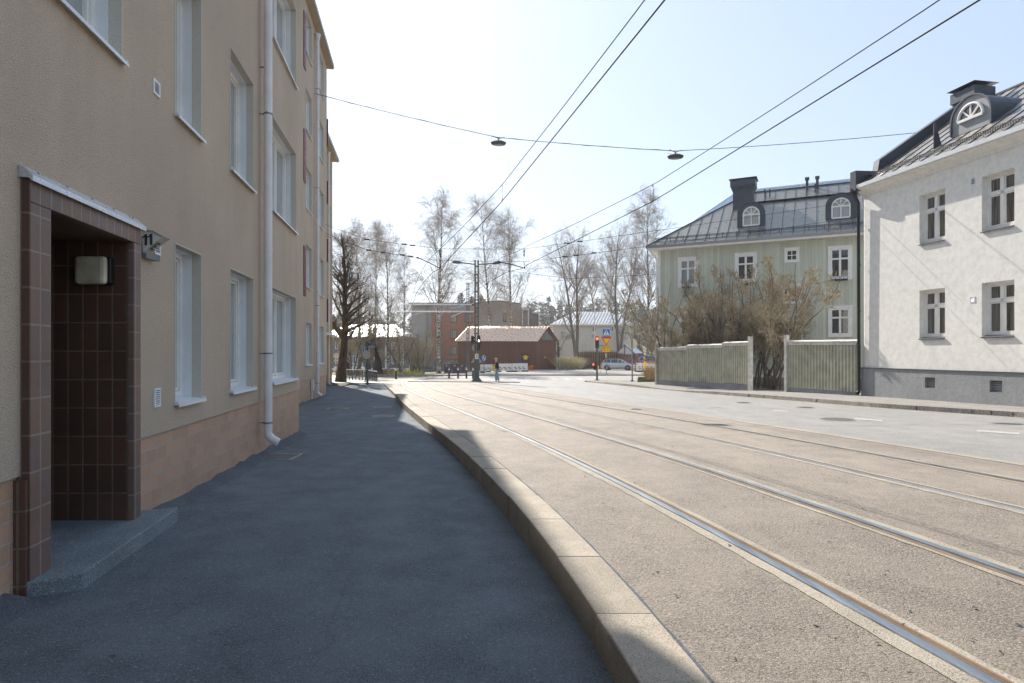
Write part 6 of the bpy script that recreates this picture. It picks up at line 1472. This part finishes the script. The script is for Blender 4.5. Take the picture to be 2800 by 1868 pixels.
for a, b in (((X-.1, z), (X-.1, z+.5)), ((X-.1, z+.5), (X+.35, zt_-.1)), ((X-.1, z+.2), (X+.3, z+.6)), ((X+.2, z), (X+.35, zt_-.1)), ((X-.15, z+.05), (X+.35, z+.05))): mb.bar((a[0], Y, a[1]), (b[0], Y, b[1]), .05)
mb.build('frame', M['orange'], t_); mb = MB(); mb.tube([(X+.42, Y, z), (X+.42, Y, zt_)], .06, 8); mb.build('post', M['sign_red'], t_)
# signs at the left
t_, X, Y, z, zt = post('grey post with blue street name plate and the back of a round sign', 1004.7, 1049.5, 933, .075, mat='polegreen')
mb = MB(); mb.disc((X-.05, Y-.11, az(970, Y)), (0, -1, 0), .29, 28, .012); mb.build('round_sign_back', M['signgrey'], t_)
c = V(X, Y-.0, az(948.5, Y)); T_ = Fr((X+.09, Y-.02, c[2]), (math.cos(.15), math.sin(.15)), (-math.sin(.15), math.cos(.15))); mb = MB(T_); mb.box(0, .4, 0, .015, -.06, .065); pl = mb.build('street_name_plate', M['sign_white'], t_); mb = MB(T_); mb.box(.012, .388, -.004, -.001, -.05, .055); mb.build('plate_face', M['sign_blue'], pl)
mb = MB(T_)
for k, (w_, h_) in enumerate(((.02, .06), (.025, .04), (.008, .055), (.02, .04), (.025, .04), (.02, .04), (.01, .055), (.008, .05), (.02, .045))): mb.box(.05+k*.033, .05+k*.033+w_, -.007, -.005, -.025, -.025+h_)
mb.build('lettering', M['sign_white'], pl)
mb = MB(); c = V(X+.1, Y, az(942, Y)); mb.box(c[0]-.02, c[0]+.08, Y-.05, Y+.05, c[2]-.06, c[2]+.06); mb.build('bracket', M['black'], t_)
t_, X, Y, z, zt = post('thin post with a round blue shared path sign, behind the grey sign back', 998.5, 1044.5, 950, .03)
pl, T_ = sign_plate(t_, (X+.05, Y-.06, az(959.5, Y)), 'disc', .54, mat='sign_blue'); glyph(T_, pl, [[(-.1, -.14), (-.03, -.14), (-.045, .08), (-.085, .08)], [(-.1, .09), (-.03, .09), (-.03, .15), (-.1, .15)], [(.05, -.12), (.09, -.12), (.09, .12), (.05, .12)], [(.1, -.02), (.17, -.02), (.17, .05), (.1, .05)]], 'sign_white')
mb = MB(); q = onray(996, 974, Y-.03); mb.box(q[0]-.1, q[0]+.12, q[1]-.01, q[1]+.01, q[2]-.11, q[2]+.11); mb.build('lower_plate', M['sign_blue'], t_); mb = MB(); q = onray(997, 981, Y-.03); mb.box(q[0]-.09, q[0]+.1, q[1]-.01, q[1]+.01, q[2]-.03, q[2]+.03); mb.build('under_plate', M['black'], t_)
t_, X, Y, z, zt = post('post with the grey back of a round sign left of the big dark trunk', 921, 1036, 968, .03)
mb = MB(); mb.disc((X-.02, Y-.06, az(973, Y)), (0, -1, 0), .26, 24, .012); mb.build('round_sign_back', M['signgrey'], t_); mb = MB(); mb.box(X-.24, X+.2, Y-.07, Y-.05, az(989, Y), az(983, Y)); mb.build('plate_back', M['signgrey'], t_)
mb = MB(); X, Y = ax(1093.5, 90), 90; t_ = thing('parking_sign', 'orange and blue parking signs before the grey house corner board', 'road sign', (X, Y, GZ(X, Y)))
mb.tube([(X, Y, GZ(X, Y)), (X, Y, az(973, Y))], .03, 6); mb.build('pole', M['polegrey'], t_); mb = MB(); mb.box(X-.12, X+.12, Y-.05, Y-.035, az(981, Y), az(974, Y)); mb.build('upper_plate', M['orange'], t_); mb = MB(); mb.disc((X+.01, Y-.05, az(986, Y)), (0, -1, 0), .15, 16, .01); mb.build('round_plate', M['sign_blue'], t_); mb = MB(); mb.disc((X+.01, Y-.065, az(986, Y)), (0, -1, 0), .09, 16, .004); mb.build('inner_disc', M['sign_red'], t_)
# railing around the tree
A, B, C_ = V(*hit(919, 1040)), V(*hit(1005, 1041)), V(*hit(1030.5, 1044))
A = onray(919, 1040, 52.)[:2]; B = onray(1000, 1040.5, 52.)[:2]; C_ = onray(1030.5, 1044, 47.)[:2]
t_ = thing('steel_railing', 'low dark steel railing with a pale top rail beside the big dark tree', 'railing', (A[0], A[1], GZ(*A)))
z = GZ(A[0], A[1]); mb = MB(); zz = z+.85
for a, b in ((A, B), (B, C_)): mb.bar((*a, zz), (*b, zz), .06)
mb.build('top_rail', M['alu'], t_)
for a, b, n_ in ((A, B, 9), (B, C_, 6)):
    for k in range(n_+1):
        p_ = a*(1-k/n_)+b*k/n_; mb = MB(); mb.box(p_[0]-.04, p_[0]+.04, p_[1]-.015, p_[1]+.015, z-.05, zz-.035); mb.build('post', M['polegreen'], t_)
    mb = MB()
    for q in (.15, .6): mb.bar((*a, z+q), (*b, z+q), .02)
    for k in range(n_*8):
        p_ = a*(1-k/(n_*8))+b*k/(n_*8); mb.box(p_[0]-.006, p_[0]+.006, p_[1]-.006, p_[1]+.006, z+.15, z+.6)
    mb.build('mesh_infill', M['polegreen'], t_)
# right hand traffic light and its sign mast
t_, X, Y, z, zt = post('red traffic light on a grey post at the corner of the right pavement', 1632.5, 1040.5, 952, .075, 'traffic_light', 'traffic light', 'polegreen', .07)
signal_head(t_, (X, Y-.1, az(936.5, Y)), 3, 0, 0, .92)
mb = MB(); mb.tube([(X, Y, zt-.1), (X, Y, az(919, Y))], .05, 8); mb.build('upper_pole', M['polegreen'], t_)
hd = signal_head(t_, onray(1624, 1001, Y-.05), 2, None, -1.1, .85, name='pedestrian_signal'); c = onray(1622.5, 997, Y-.2)
mb = MB(); mb.disc(c, (-.5, -1, 0), .06, 12, .01); mb.build('lit_figure', M['redlight'], hd); mb = MB(); mb.bar(onray(1625, 991, Y), (X, Y, az(991, Y)), .04); mb.bar(onray(1625, 1012, Y), (X, Y, az(1012, Y)), .04); mb.build('bracket', M['polegreen'], hd)
mb = MB(); c = onray(1636, 1005, Y-.06); mb.box(c[0]-.04, c[0]+.05, c[1]-.03, c[1]+.03, c[2]-.12, c[2]+.12); mb.build('push_button', M['sign_yellow'], t_)
mb = MB(); mb.bar((X, Y, az(944.5, Y)), onray(1662, 944.5, Y), .045); mb.build('sign_arm', M['polegrey'], t_)
pl, T_ = sign_plate(t_, (ax(1657.5, Y), Y-.08, az(910.3, Y)), 'sq', .64, mat='sign_blue')
k_ = .31
glyph(T_, pl, [[(-.25, -.22), (.25, -.22), (0, .25)]], 'sign_white', .001)
glyph(T_, pl, [[(-.19+i*.085, -.21), (-.14+i*.085, -.21), (-.135+i*.075, -.13), (-.165+i*.075, -.13)] for i in range(5)], 'black', -.002)
mn = [[(-.022+.0, .135), (.022, .135), (.022, .175), (-.022, .175)], [(-.03, .02), (.03, .02), (.035, .12), (-.025, .12)], [(-.03, .02), (.0, .02), (-.05, -.12), (-.08, -.12)], [(0, .02), (.03, .02), (.075, -.12), (.045, -.12)], [(-.025, .11), (-.06, .03), (-.045, .02), (-.01, .09)], [(.03, .11), (.07, .045), (.058, .035), (.02, .09)]]
glyph(T_, pl, mn, 'black', -.004, 'walking_figure')
pl, T_ = sign_plate(t_, (ax(1657.5, Y), Y-.08, az(934, Y)), 'tri', .9, .78, mat='sign_red', edge='sign_yellow')
glyph(T_, pl, [[(-.25, .22), (.25, .22), (0, -.22)]], 'sign_yellow', -.0)
pl, T_ = sign_plate(t_, (ax(1657, Y), Y-.08, az(955.3, Y)), 'sq', .66, .46, mat='sign_yellow', edge='sign_red')
mb = MB(T_)
for cx, s_ in ((-.14, 1), (.14, -1)):
    for dx in (-.06, .06): mb.tube([(cx+dx+.045*math.cos(q), -.0, .06+.045*math.sin(q)) for q in np.linspace(0, 6.283, 13)[:-1]], .006, 4, closed=True)
    for a, b in (((-.06, .06), (-.02, .13)), ((-.02, .13), (.04, .13)), ((.04, .13), (.06, .06)), ((-.06, .06), (.0, .06)), ((0, .06), (.04, .13)), ((0, .06), (-.025, .14))): mb.bar((cx+s_*a[0], 0, a[1]), (cx+s_*b[0], 0, b[1]), .009)
mb.build('bicycle_pictograms', M['black'], pl); glyph(T_, pl, [arrow(-.12, -.1, .18, .025, 0), arrow(.12, -.1, .18, .025, math.pi)], 'black', -.0)
t_, X, Y, z, zt = post('narrow grey sign seen edge-on on a thin post left of the silver car bonnet', 1658.5, 1022.5, 962, .035, dz=.1)
pl, T_ = sign_plate(t_, (X-.03, Y-.04, az(972, Y)), 'disc', .55, yaw=1.1, mat='signgrey', edge='signgrey')
t_, X, Y, z, zt = post('tall thin post with pale grey back of a large round sign, on right pavement', 1728.8, 1042, 927, .05, dz=.1)
mb = MB(); mb.disc((X, Y+.03, az(939.5, Y)), (0, 1, 0), .37, 30, .012); mb.build('round_sign_back', M['signgrey'], t_)
X, Y = hit(1642, 1022); t_ = thing('marker_stick', 'thin red and white marker stick at the far kerb', 'marker', (X, Y, GZ(X, Y))); mb = MB(); mb.tube([(X, Y, GZ(X, Y)), (X, Y, GZ(X, Y)+.8)], .018, 6); mb.build('stick', M['orange'], t_); mb = MB(); mb.tube([(X, Y, GZ(X, Y)+.82), (X, Y, GZ(X, Y)+.95)], .02, 6); mb.build('tip', M['sign_white'], t_)
X, Y = ax(1525.5, 78), 78.; t_ = thing('traffic_light', 'dark traffic light seen from behind at the right corner of the shed', 'traffic light', (X, Y, GZ(X, Y))); mb = MB(); mb.tube([(X+.15, Y, GZ(X, Y)), (X, Y, az(938, Y))], .06, 8); mb.build('pole', M['polegrey'], t_)
mb = MB(); mb.box(X-.12, X+.14, Y-.2, Y, az(945, Y), az(936, Y)); mb.build('upper_head', M['black'], t_); mb = MB(); mb.box(X-.08, X+.2, Y-.2, Y, az(976, Y), az(947, Y)); mb.build('signal_head', M['black'], t_)
# ================================================================ cars
def car(label, paint, x, ybase, yaw, L=4.3, W=1.78, Hh=1.44, Yfix=None, group='cars parked beyond the junction'):
    X, Y = (ax(x, Yfix), Yfix) if Yfix else hit(x, ybase); z = GZ(X, Y)+.035; root = thing('parked_car', label, 'car', (X, Y, z), yaw, group)
    # body: stations (x along length, bottom, beltline height, half width)
    st = [(-.5, .36, .80, .60), (-.485, .26, .93, .74), (-.44, .2, .98, .84), (-.3, .18, .97, .89), (-.1, .18, .95, .89), (.1, .18, .94, .89), (.22, .18, .93, .885), (.34, .19, .86, .86), (.43, .2, .78, .80), (.48, .24, .70, .70), (.5, .34, .60, .55)]
    N = 10; mb = MB(); rings = []
    for sx, zb, zt, hw in st:
        x_ = sx*L; hw *= W/1.78; zt *= Hh/1.44; zb *= 1
        prof = [(-hw*.86, zb), (-hw*.97, zb+(zt-zb)*.18), (-hw, zb+(zt-zb)*.5), (-hw*.97, zb+(zt-zb)*.82), (-hw*.86, zt), (hw*.86, zt), (hw*.97, zb+(zt-zb)*.82), (hw, zb+(zt-zb)*.5), (hw*.97, zb+(zt-zb)*.18), (hw*.86, zb)]
        rings.append([(x_, y_, z_) for y_, z_ in prof])
    for a, b in zip(rings[:-1], rings[1:]):
        for k in range(N): mb.face([a[k], a[(k+1) % N], b[(k+1) % N], b[k]])
    mb.face(rings[0]); mb.face(rings[-1][::-1]); bd = mb.build('body', M[paint], root, smooth=True, local=True)
    gh_ = [(-.47, .93, .70), (-.40, 1.30, .60), (-.28, 1.42, .58), (-.05, 1.44, .58), (.06, 1.38, .58), (.26, .93, .72)]
    mb = MB(); R_ = []
    for sx, zt, hw in gh_:
        zt *= Hh/1.44; zb = .90*Hh/1.44; R_.append([(sx*L, -.76*W/1.78, zb), (sx*L, -hw*W/1.78, max(zt, zb+.01)), (sx*L, hw*W/1.78, max(zt, zb+.01)), (sx*L, .76*W/1.78, zb)])
    for a, b in zip(R_[:-1], R_[1:]):
        for k in range(3): mb.face([a[k], a[k+1], b[k+1], b[k]])
    mb.build('windows', M['darkglass'], root, smooth=True, local=True)
    mb = MB()
    for (a, b) in zip(R_[1:4], R_[2:5]): mb.face([(p_[0], p_[1], p_[2]+.012) for p_ in (a[1], a[2], b[2], b[1])])
    for s_ in (1, 2):
        sg = -1 if s_ == 1 else 1
        for a, b in zip(R_[:-1], R_[1:]): mb.bar(V(*a[s_])+V(0, 0, .0), V(*b[s_])+V(0, 0, .0), .07, .05)
    for sx in (-.2, .02):
        for sg in (-1, 1): mb.bar((sx*L, sg*.775*W/1.78, .9*Hh/1.44), (sx*L, sg*.60*W/1.78, 1.42*Hh/1.44), .07, .03)
    mb.build('roof', M[paint], root, local=True)
    for sx in (-.31, .31):
        for sg in (-1, 1):
            w_ = MB(); y0 = sg*(W/2-.2); y1 = sg*(W/2+.005)
            w_.tube([(sx*L, y0, .31), (sx*L, y0+sg*.03, .31), (sx*L, y1-sg*.03, .31), (sx*L, y1, .31)], [.27, .315, .315, .28], 22); wh_ = w_.build('wheel', M['tyre'], root, smooth=True, local=True)
            w_ = MB(); w_.disc((sx*L, y1+sg*.004, .31), (0, sg, 0), .07, 12, .01)
            for k in range(5):
                an = 2*math.pi*k/5; w_.bar((sx*L, y1+sg*.006, .31), (sx*L+.2*math.cos(an), y1+sg*.004, .31+.2*math.sin(an)), .06, .012, up=(0, 1, 0))
            w_.tube([(sx*L+.205*math.cos(q), y1+sg*.003, .31+.205*math.sin(q)) for q in np.linspace(0, 6.283, 21)[:-1]], .014, 5, closed=True); w_.build('rim', M['rimsilver'], wh_, local=True)
            w_ = MB(); w_.tube([(sx*L+.36*math.cos(q), sg*(W/2-.012), .31+.36*math.sin(q)) for q in np.linspace(-.15, 3.29, 14)], .03, 5); w_.build('wheel_arch', M['tyre'], root, local=True)
    for sg in (-1, 1):
        w_ = MB(); w_.prism([(.455*L, sg*.50, .62), (.425*L, sg*.77*W/1.78, .64), (.40*L, sg*.79*W/1.78, .76), (.455*L, sg*.52, .70)], (.02, sg*.015, 0)); w_.build('headlight', M['headlamp'], root, local=True)
        w_ = MB(); w_.box(-.497*L, -.465*L, sg*.55, sg*.8*W/1.78, .74, .88); w_.build('taillight', M['taillamp'], root, local=True)
        w_ = MB(); w_.box(.13*L, .165*L, sg*.86*W/1.78, sg*1.0*W/1.78, .95, 1.07); w_.build('mirror', M[paint], root, local=True, bevel=.02)
    w_ = MB(); w_.box(.492*L, .503*L, -.38, .38, .42, .58); w_.build('grille', M['black'], root, local=True)
    w_ = MB(); w_.box(.49*L, .5*L, -.5, .5, .26, .34); w_.build('bumper_intake', M['black'], root, local=True)
    return root
car('silver hatchback standing nearest, just right of the yield sign', 'silver', 1691, 1013, R(-20), 4.3)
car('red hatchback half hidden behind the silver one', 'carred', 1740, 1008, R(-18), 4.1, Yfix=83)
car('blue van-like car behind the red one, by the fence corner', 'carblue', 1779, 995, R(4), 4.3, Hh=1.7, Yfix=92)
car('white car whose roof shows behind the low railing on the left', 'carwhite', 958, 1030, R(0), 4.2, Yfix=82)
car('pale car partly hidden behind the bush right of the shed', 'carwhite', 1553, 1003, R(10), 4.3, Yfix=106)
# barriers near the cars
barrier('pale board barrier in front of the red car wheel', 1740, 992, 1015, 1757, 990.5, 1013, Y=(73, 73.5))
barrier('orange and white barrier behind the fence corner', 1758, 988, 1010, 1796, 990, 1012, Y=(74.5, 74), mat='barrierwhite')
X, Y = ax(1763, 74.2), 74.2; t_ = thing('warning_panel', 'orange vertical warning panel on the barrier by the worker', 'road sign', (X, Y, GZ(X, Y)+.1)); mb = MB(); mb.box(X-.1, X+.1, Y-.14, Y-.1, az(1009, Y), az(988, Y)); mb.build('panel', M['sign_yellow'], t_); mb = MB()
mb.box(X+.14, X+1.8, Y-.06, Y-.04, az(993, Y), az(989, Y)); mb.build('stripe', M['orange'], t_); mb = MB(); mb.box(X+.14, X+1.6, Y-.06, Y-.04, az(1011, Y), az(1007, Y)); mb.build('stripe', M['orange'], t_)
# ================================================================ people
def person(label, base, H, face, pose, cols, extras):
    """one skinned body; face = yaw of the direction they look; pose = dict of joints in body frame (x forward, y left, z up)"""
    root = thing('person', label, 'person', base, face)
    def skin(name, verts, edges, rad, mat, sub=2, rootv=0):
        me = bpy.data.meshes.new(name); me.from_pydata([tuple(v_) for v_ in verts], edges, []); o = bpy.data.objects.new(name, me); COL.objects.link(o)
        md = o.modifiers.new('skin', 'SKIN'); md.use_smooth_shade = True
        for i, v_ in enumerate(me.skin_vertices[0].data): v_.radius = rad[i] if hasattr(rad[i], '__len__') else (rad[i], rad[i]); v_.use_root = (i == rootv)
        s_ = o.modifiers.new('sub', 'SUBSURF'); s_.levels = sub; s_.render_levels = sub
        me.materials.append(M[mat]); dg = bpy.context.evaluated_depsgraph_get(); nm = bpy.data.meshes.new_from_object(o.evaluated_get(dg)); bpy.data.objects.remove(o)
        nm.materials.clear(); nm.materials.append(M[mat]); nm.name = name; q = bpy.data.objects.new(name, nm); COL.objects.link(q); q.parent = root; return q
    P_ = pose; h = H/1.75
    J = {k: V(*v_)*h for k, v_ in P_.items()}
    # skin body: continuous figure
    names = ['pel', 'abd', 'che', 'nek', 'hea', 'top', 'shL', 'elL', 'wrL', 'shR', 'elR', 'wrR', 'hiL', 'knL', 'anL', 'toL', 'hiR', 'knR', 'anR', 'toR']
    ed = [('pel', 'abd'), ('abd', 'che'), ('che', 'nek'), ('nek', 'hea'), ('hea', 'top'), ('che', 'shL'), ('shL', 'elL'), ('elL', 'wrL'), ('che', 'shR'), ('shR', 'elR'), ('elR', 'wrR'), ('pel', 'hiL'), ('hiL', 'knL'), ('knL', 'anL'), ('anL', 'toL'), ('pel', 'hiR'), ('hiR', 'knR'), ('knR', 'anR'), ('anR', 'toR')]
    rad = dict(pel=.13, abd=.125, che=.14, nek=.055, hea=.09, top=.08, shL=.07, shR=.07, elL=.042, elR=.042, wrL=.03, wrR=.03, hiL=.09, hiR=.09, knL=.06, knR=.06, anL=.04, anR=.04, toL=.035, toR=.035)
    vs = [J[n] for n in names]; es = [(names.index(a), names.index(b)) for a, b in ed]; rd = [rad[n]*h for n in names]
    # hands with five fingers added to the same surface
    for w_, e_ in (('wrL', 'elL'), ('wrR', 'elR')):
        d = J[w_]-J[e_]; d /= np.linalg.norm(d); pi_ = len(vs); vs.append(J[w_]+d*.07*h); rd.append((.035*h, .018*h)); es.append((names.index(w_), pi_))
        sd_ = V(1, 0, 0)-d*d[0]; sd_ /= max(np.linalg.norm(sd_), 1e-6)
        for k, (o_, ln) in enumerate(((-.03, .065), (-.01, .08), (.01, .075), (.03, .06))):
            a = len(vs); vs.append(vs[pi_]+d*.03*h+sd_*o_*h); vs.append(vs[a]+d*ln*.6*h); vs.append(vs[a+1]+d*ln*.35*h+V(.012, 0, 0)*h); rd += [.009*h, .008*h, .007*h]; es += [(pi_, a), (a, a+1), (a+1, a+2)]
        a = len(vs); vs.append(J[w_]+d*.03*h+sd_*.035*h); vs.append(vs[a]+d*.04*h+sd_*.02*h); rd += [.011*h, .009*h]; es += [(names.index(w_), a), (a, a+1)]
    skin('body', vs, es, rd, 'skin')
    # clothes over the same joints
    def cloth(name, js, ee, rr, mat, rv=0): skin(name, [J[j] if isinstance(j, str) else V(*j)*h for j in js], ee, [r_*h if not hasattr(r_, '__len__') else (r_[0]*h, r_[1]*h) for r_ in rr], mat, 2, rv)
    lp = lambda a, b, t_: J[a]*(1-t_)/h+J[b]*t_/h
    cloth('jacket', ['pel', 'abd', 'che', lp('che', 'nek', .6), 'shL', 'elL', lp('elL', 'wrL', .95), 'shR', 'elR', lp('elR', 'wrR', .95)], [(0, 1), (1, 2), (2, 3), (2, 4), (4, 5), (5, 6), (2, 7), (7, 8), (8, 9)], [.165, .165, .175, .085, .085, .06, .048, .085, .06, .048], cols[0])
    cloth('trousers', [lp('pel', 'abd', .2), 'hiL', 'knL', lp('knL', 'anL', .96), 'hiR', 'knR', lp('knR', 'anR', .96)], [(0, 1), (1, 2), (2, 3), (0, 4), (4, 5), (5, 6)], [.15, .115, .095, .085, .115, .095, .085], cols[1])
    for a, t_ in (('anL', 'toL'), ('anR', 'toR')): cloth('shoe', [a, lp(a, t_, .5), t_], [(0, 1), (1, 2)], [.055, .05, .045], cols[2])
    hd = J['hea']; tp = J['top']
    mb = MB(); mb.tube([hd+V(.085, 0, .0)*h, hd+V(.105, 0, -.03)*h, hd+V(.09, 0, -.035)*h], [.008*h, .016*h, .008*h], 6); mb.build('nose', M['skin'], root, local=True)
    for s_ in (-1, 1):
        mb = MB(); mb.disc(hd+V(.085, s_*.032, .012)*h, (1, 0, 0), .011*h, 8, .005); mb.build('eye', M['black'], root, local=True)
    mb = MB(); mb.box(hd[0]+.083*h, hd[0]+.09*h, -.022*h, .022*h, hd[2]-.065*h, hd[2]-.055*h); mb.build('mouth', M['taillamp'], root, local=True)
    if 'cap' in extras:
        mb = MB(); N = 14
        rr_ = [(.118, .02), (.118, .06), (.10, .105), (.06, .135), (.01, .145)]; rg = [[(hd[0]+r_*h*math.cos(2*math.pi*k/N)*1.05, hd[1]+r_*h*math.sin(2*math.pi*k/N)*.92, hd[2]+(z_+.02)*h) for k in range(N)] for r_, z_ in rr_]
        for a, b in zip(rg[:-1], rg[1:]):
            for k in range(N): mb.face([a[k], a[(k+1) % N], b[(k+1) % N], b[k]])
        cp_ = mb.build('hat', M[extras['cap']], root, smooth=True, local=True); mb = MB(); mb.box(hd[0]+.1*h, hd[0]+.2*h, -.07*h, .07*h, hd[2]+.045*h, hd[2]+.055*h); mb.build('peak', M[extras['cap']], cp_, local=True)
    if 'hair' in extras:
        mb = MB(); N = 12; rr_ = [(.07, -.1), (.098, -.05), (.104, .02), (.1, .06)]; rg = [[(hd[0]-.028*h+r_*h*math.cos(a_), hd[1]+r_*h*1.02*math.sin(a_), hd[2]+z_*h) for a_ in np.linspace(R(75), R(285), N)] for r_, z_ in rr_]
        for a, b in zip(rg[:-1], rg[1:]):
            for k in range(N-1): mb.face([a[k], a[k+1], b[k+1], b[k]])
        mb.build('hair', M['hair'], root, smooth=True, local=True)
    if 'phones' in extras:
        for s_ in (-1, 1): mb = MB(); mb.tube([hd+V(-.01, s_*.095, -.01)*h, hd+V(-.01, s_*.13, -.01)*h], .045*h, 12); hp = mb.build('headphone', M['sign_white'], root, local=True)
    if 'vest' in extras: cloth('vest', [lp('pel', 'abd', .5), 'abd', 'che', lp('che', 'nek', .3)], [(0, 1), (1, 2), (2, 3)], [.18, .18, .19, .1], 'hivis')
    return root
walkp = dict(pel=(0, 0, .93), abd=(.01, 0, 1.08), che=(.03, 0, 1.30), nek=(.05, 0, 1.47), hea=(.09, 0, 1.60), top=(.08, 0, 1.68), shL=(.03, .17, 1.38), elL=(-.03, .23, 1.12), wrL=(.03, .24, .88), shR=(.03, -.17, 1.38), elR=(.0, -.23, 1.11), wrR=(.1, -.23, .90), hiL=(0, .09, .88), knL=(.10, .10, .50), anL=(.08, .10, .09), toL=(.24, .10, .04), hiR=(0, -.09, .88), knR=(-.02, -.10, .49), anR=(-.14, -.10, .10), toR=(.0, -.10, .04))
X, Y = hit(1359.5, 1045.5); person('person in a navy jacket, pale jeans, cap and white headphones walking left across the junction', (X, Y, GZ(X, Y)+.0), 1.78, R(190), walkp, ('navy', 'jeans', 'sign_white'), dict(cap='capbeige', hair=1, phones=1))
X, Y = ax(1764.5, 76.), 76.; person('worker in a white helmet and yellow vest behind the orange barrier', (X, Y, GZ(X, Y)+.45), 1.75, R(200), walkp, ('vestdark', 'vestdark', 'black'), dict(cap='helmetwhite', vest=1))
mb = MB(); tag(mb.box(X-1.5, X+4, Y-1, Y+1.5, GZ(X, Y)-.3, GZ(X, Y)+.47).build('excavated_ground', M['soil']), kind='structure')
# small litter on the ground
rs = np.random.default_rng(5); vs = []
for k in range(260):
    x = rs.uniform(1300, 2800); y = rs.uniform(1150, 1868)
    X, Y = hit(x, y); 
    if X < float(off(kTL, .35)(Y)) or X > float(strip(Y)): continue
    z = GZ(X, Y)+.008; s_ = rs.uniform(.006, .016)*(1+Y*.08); a = rs.uniform(0, 6.28, 3)
    vs.append([(X+s_*math.cos(q), Y+s_*math.sin(q)*1.2, z+rs.uniform(0, s_*.6)) for q in sorted(a)])
vs = np.array(vs); o = mesh_np('gravel', vs.reshape(-1, 3), np.arange(vs.size//3).reshape(-1, 3), M['darkgrey']); tag(o, 'scattered dark grit on the tram track bed', 'gravel', kind='stuff')

for x, y, lb in ((312, 1793, 'curled brown leaf lying on the shaded pavement near the bottom edge'), (366, 1522, 'tiny pale scrap lying on the pavement just off the doorstep')):
    Y = 4.
    for _ in range(80): X = (x-CX)/F*Y; Y = .5*Y+.5*F*(CZ-sideZ(X, Y))/(y-HY)
    z = sideZ(X, Y); t_ = thing('fallen_leaf', lb, 'leaf', (X, Y, z)); k_ = .7 if x > 350 else 1.
    mb = MB(); P0_ = [(X-.02*k_, Y, z+.004), (X, Y-.01*k_, z+.012), (X+.022*k_, Y+.004, z+.018), (X+.002, Y+.012*k_, z+.008)]
    mb.face(P0_); mb.face([(a+.001, b, c-.003) for a, b, c in P0_][::-1]); mb.build('blade', M['drygrass' if x < 350 else 'sign_white'], t_)

# ================================================================ the hazy, backlit air
mb = MB(); mb.box(-1000, 1000, -150, 1750, -12, 70); hz = mb.build('haze', M['signgrey'])
hm = bpy.data.materials.new('hazy_air'); hm.use_nodes = True; ht = hm.node_tree; ht.nodes.remove(ht.nodes['Principled BSDF'])
pv = ht.nodes.new('ShaderNodeVolumePrincipled'); pv.inputs['Color'].default_value = (.93, .95, 1, 1); pv.inputs['Density'].default_value = .00045; pv.inputs['Anisotropy'].default_value = .55
ht.links.new(pv.outputs[0], ht.nodes['Material Output'].inputs['Volume']); hz.data.materials.clear(); hz.data.materials.append(hm); hz['kind'] = 'stuff'
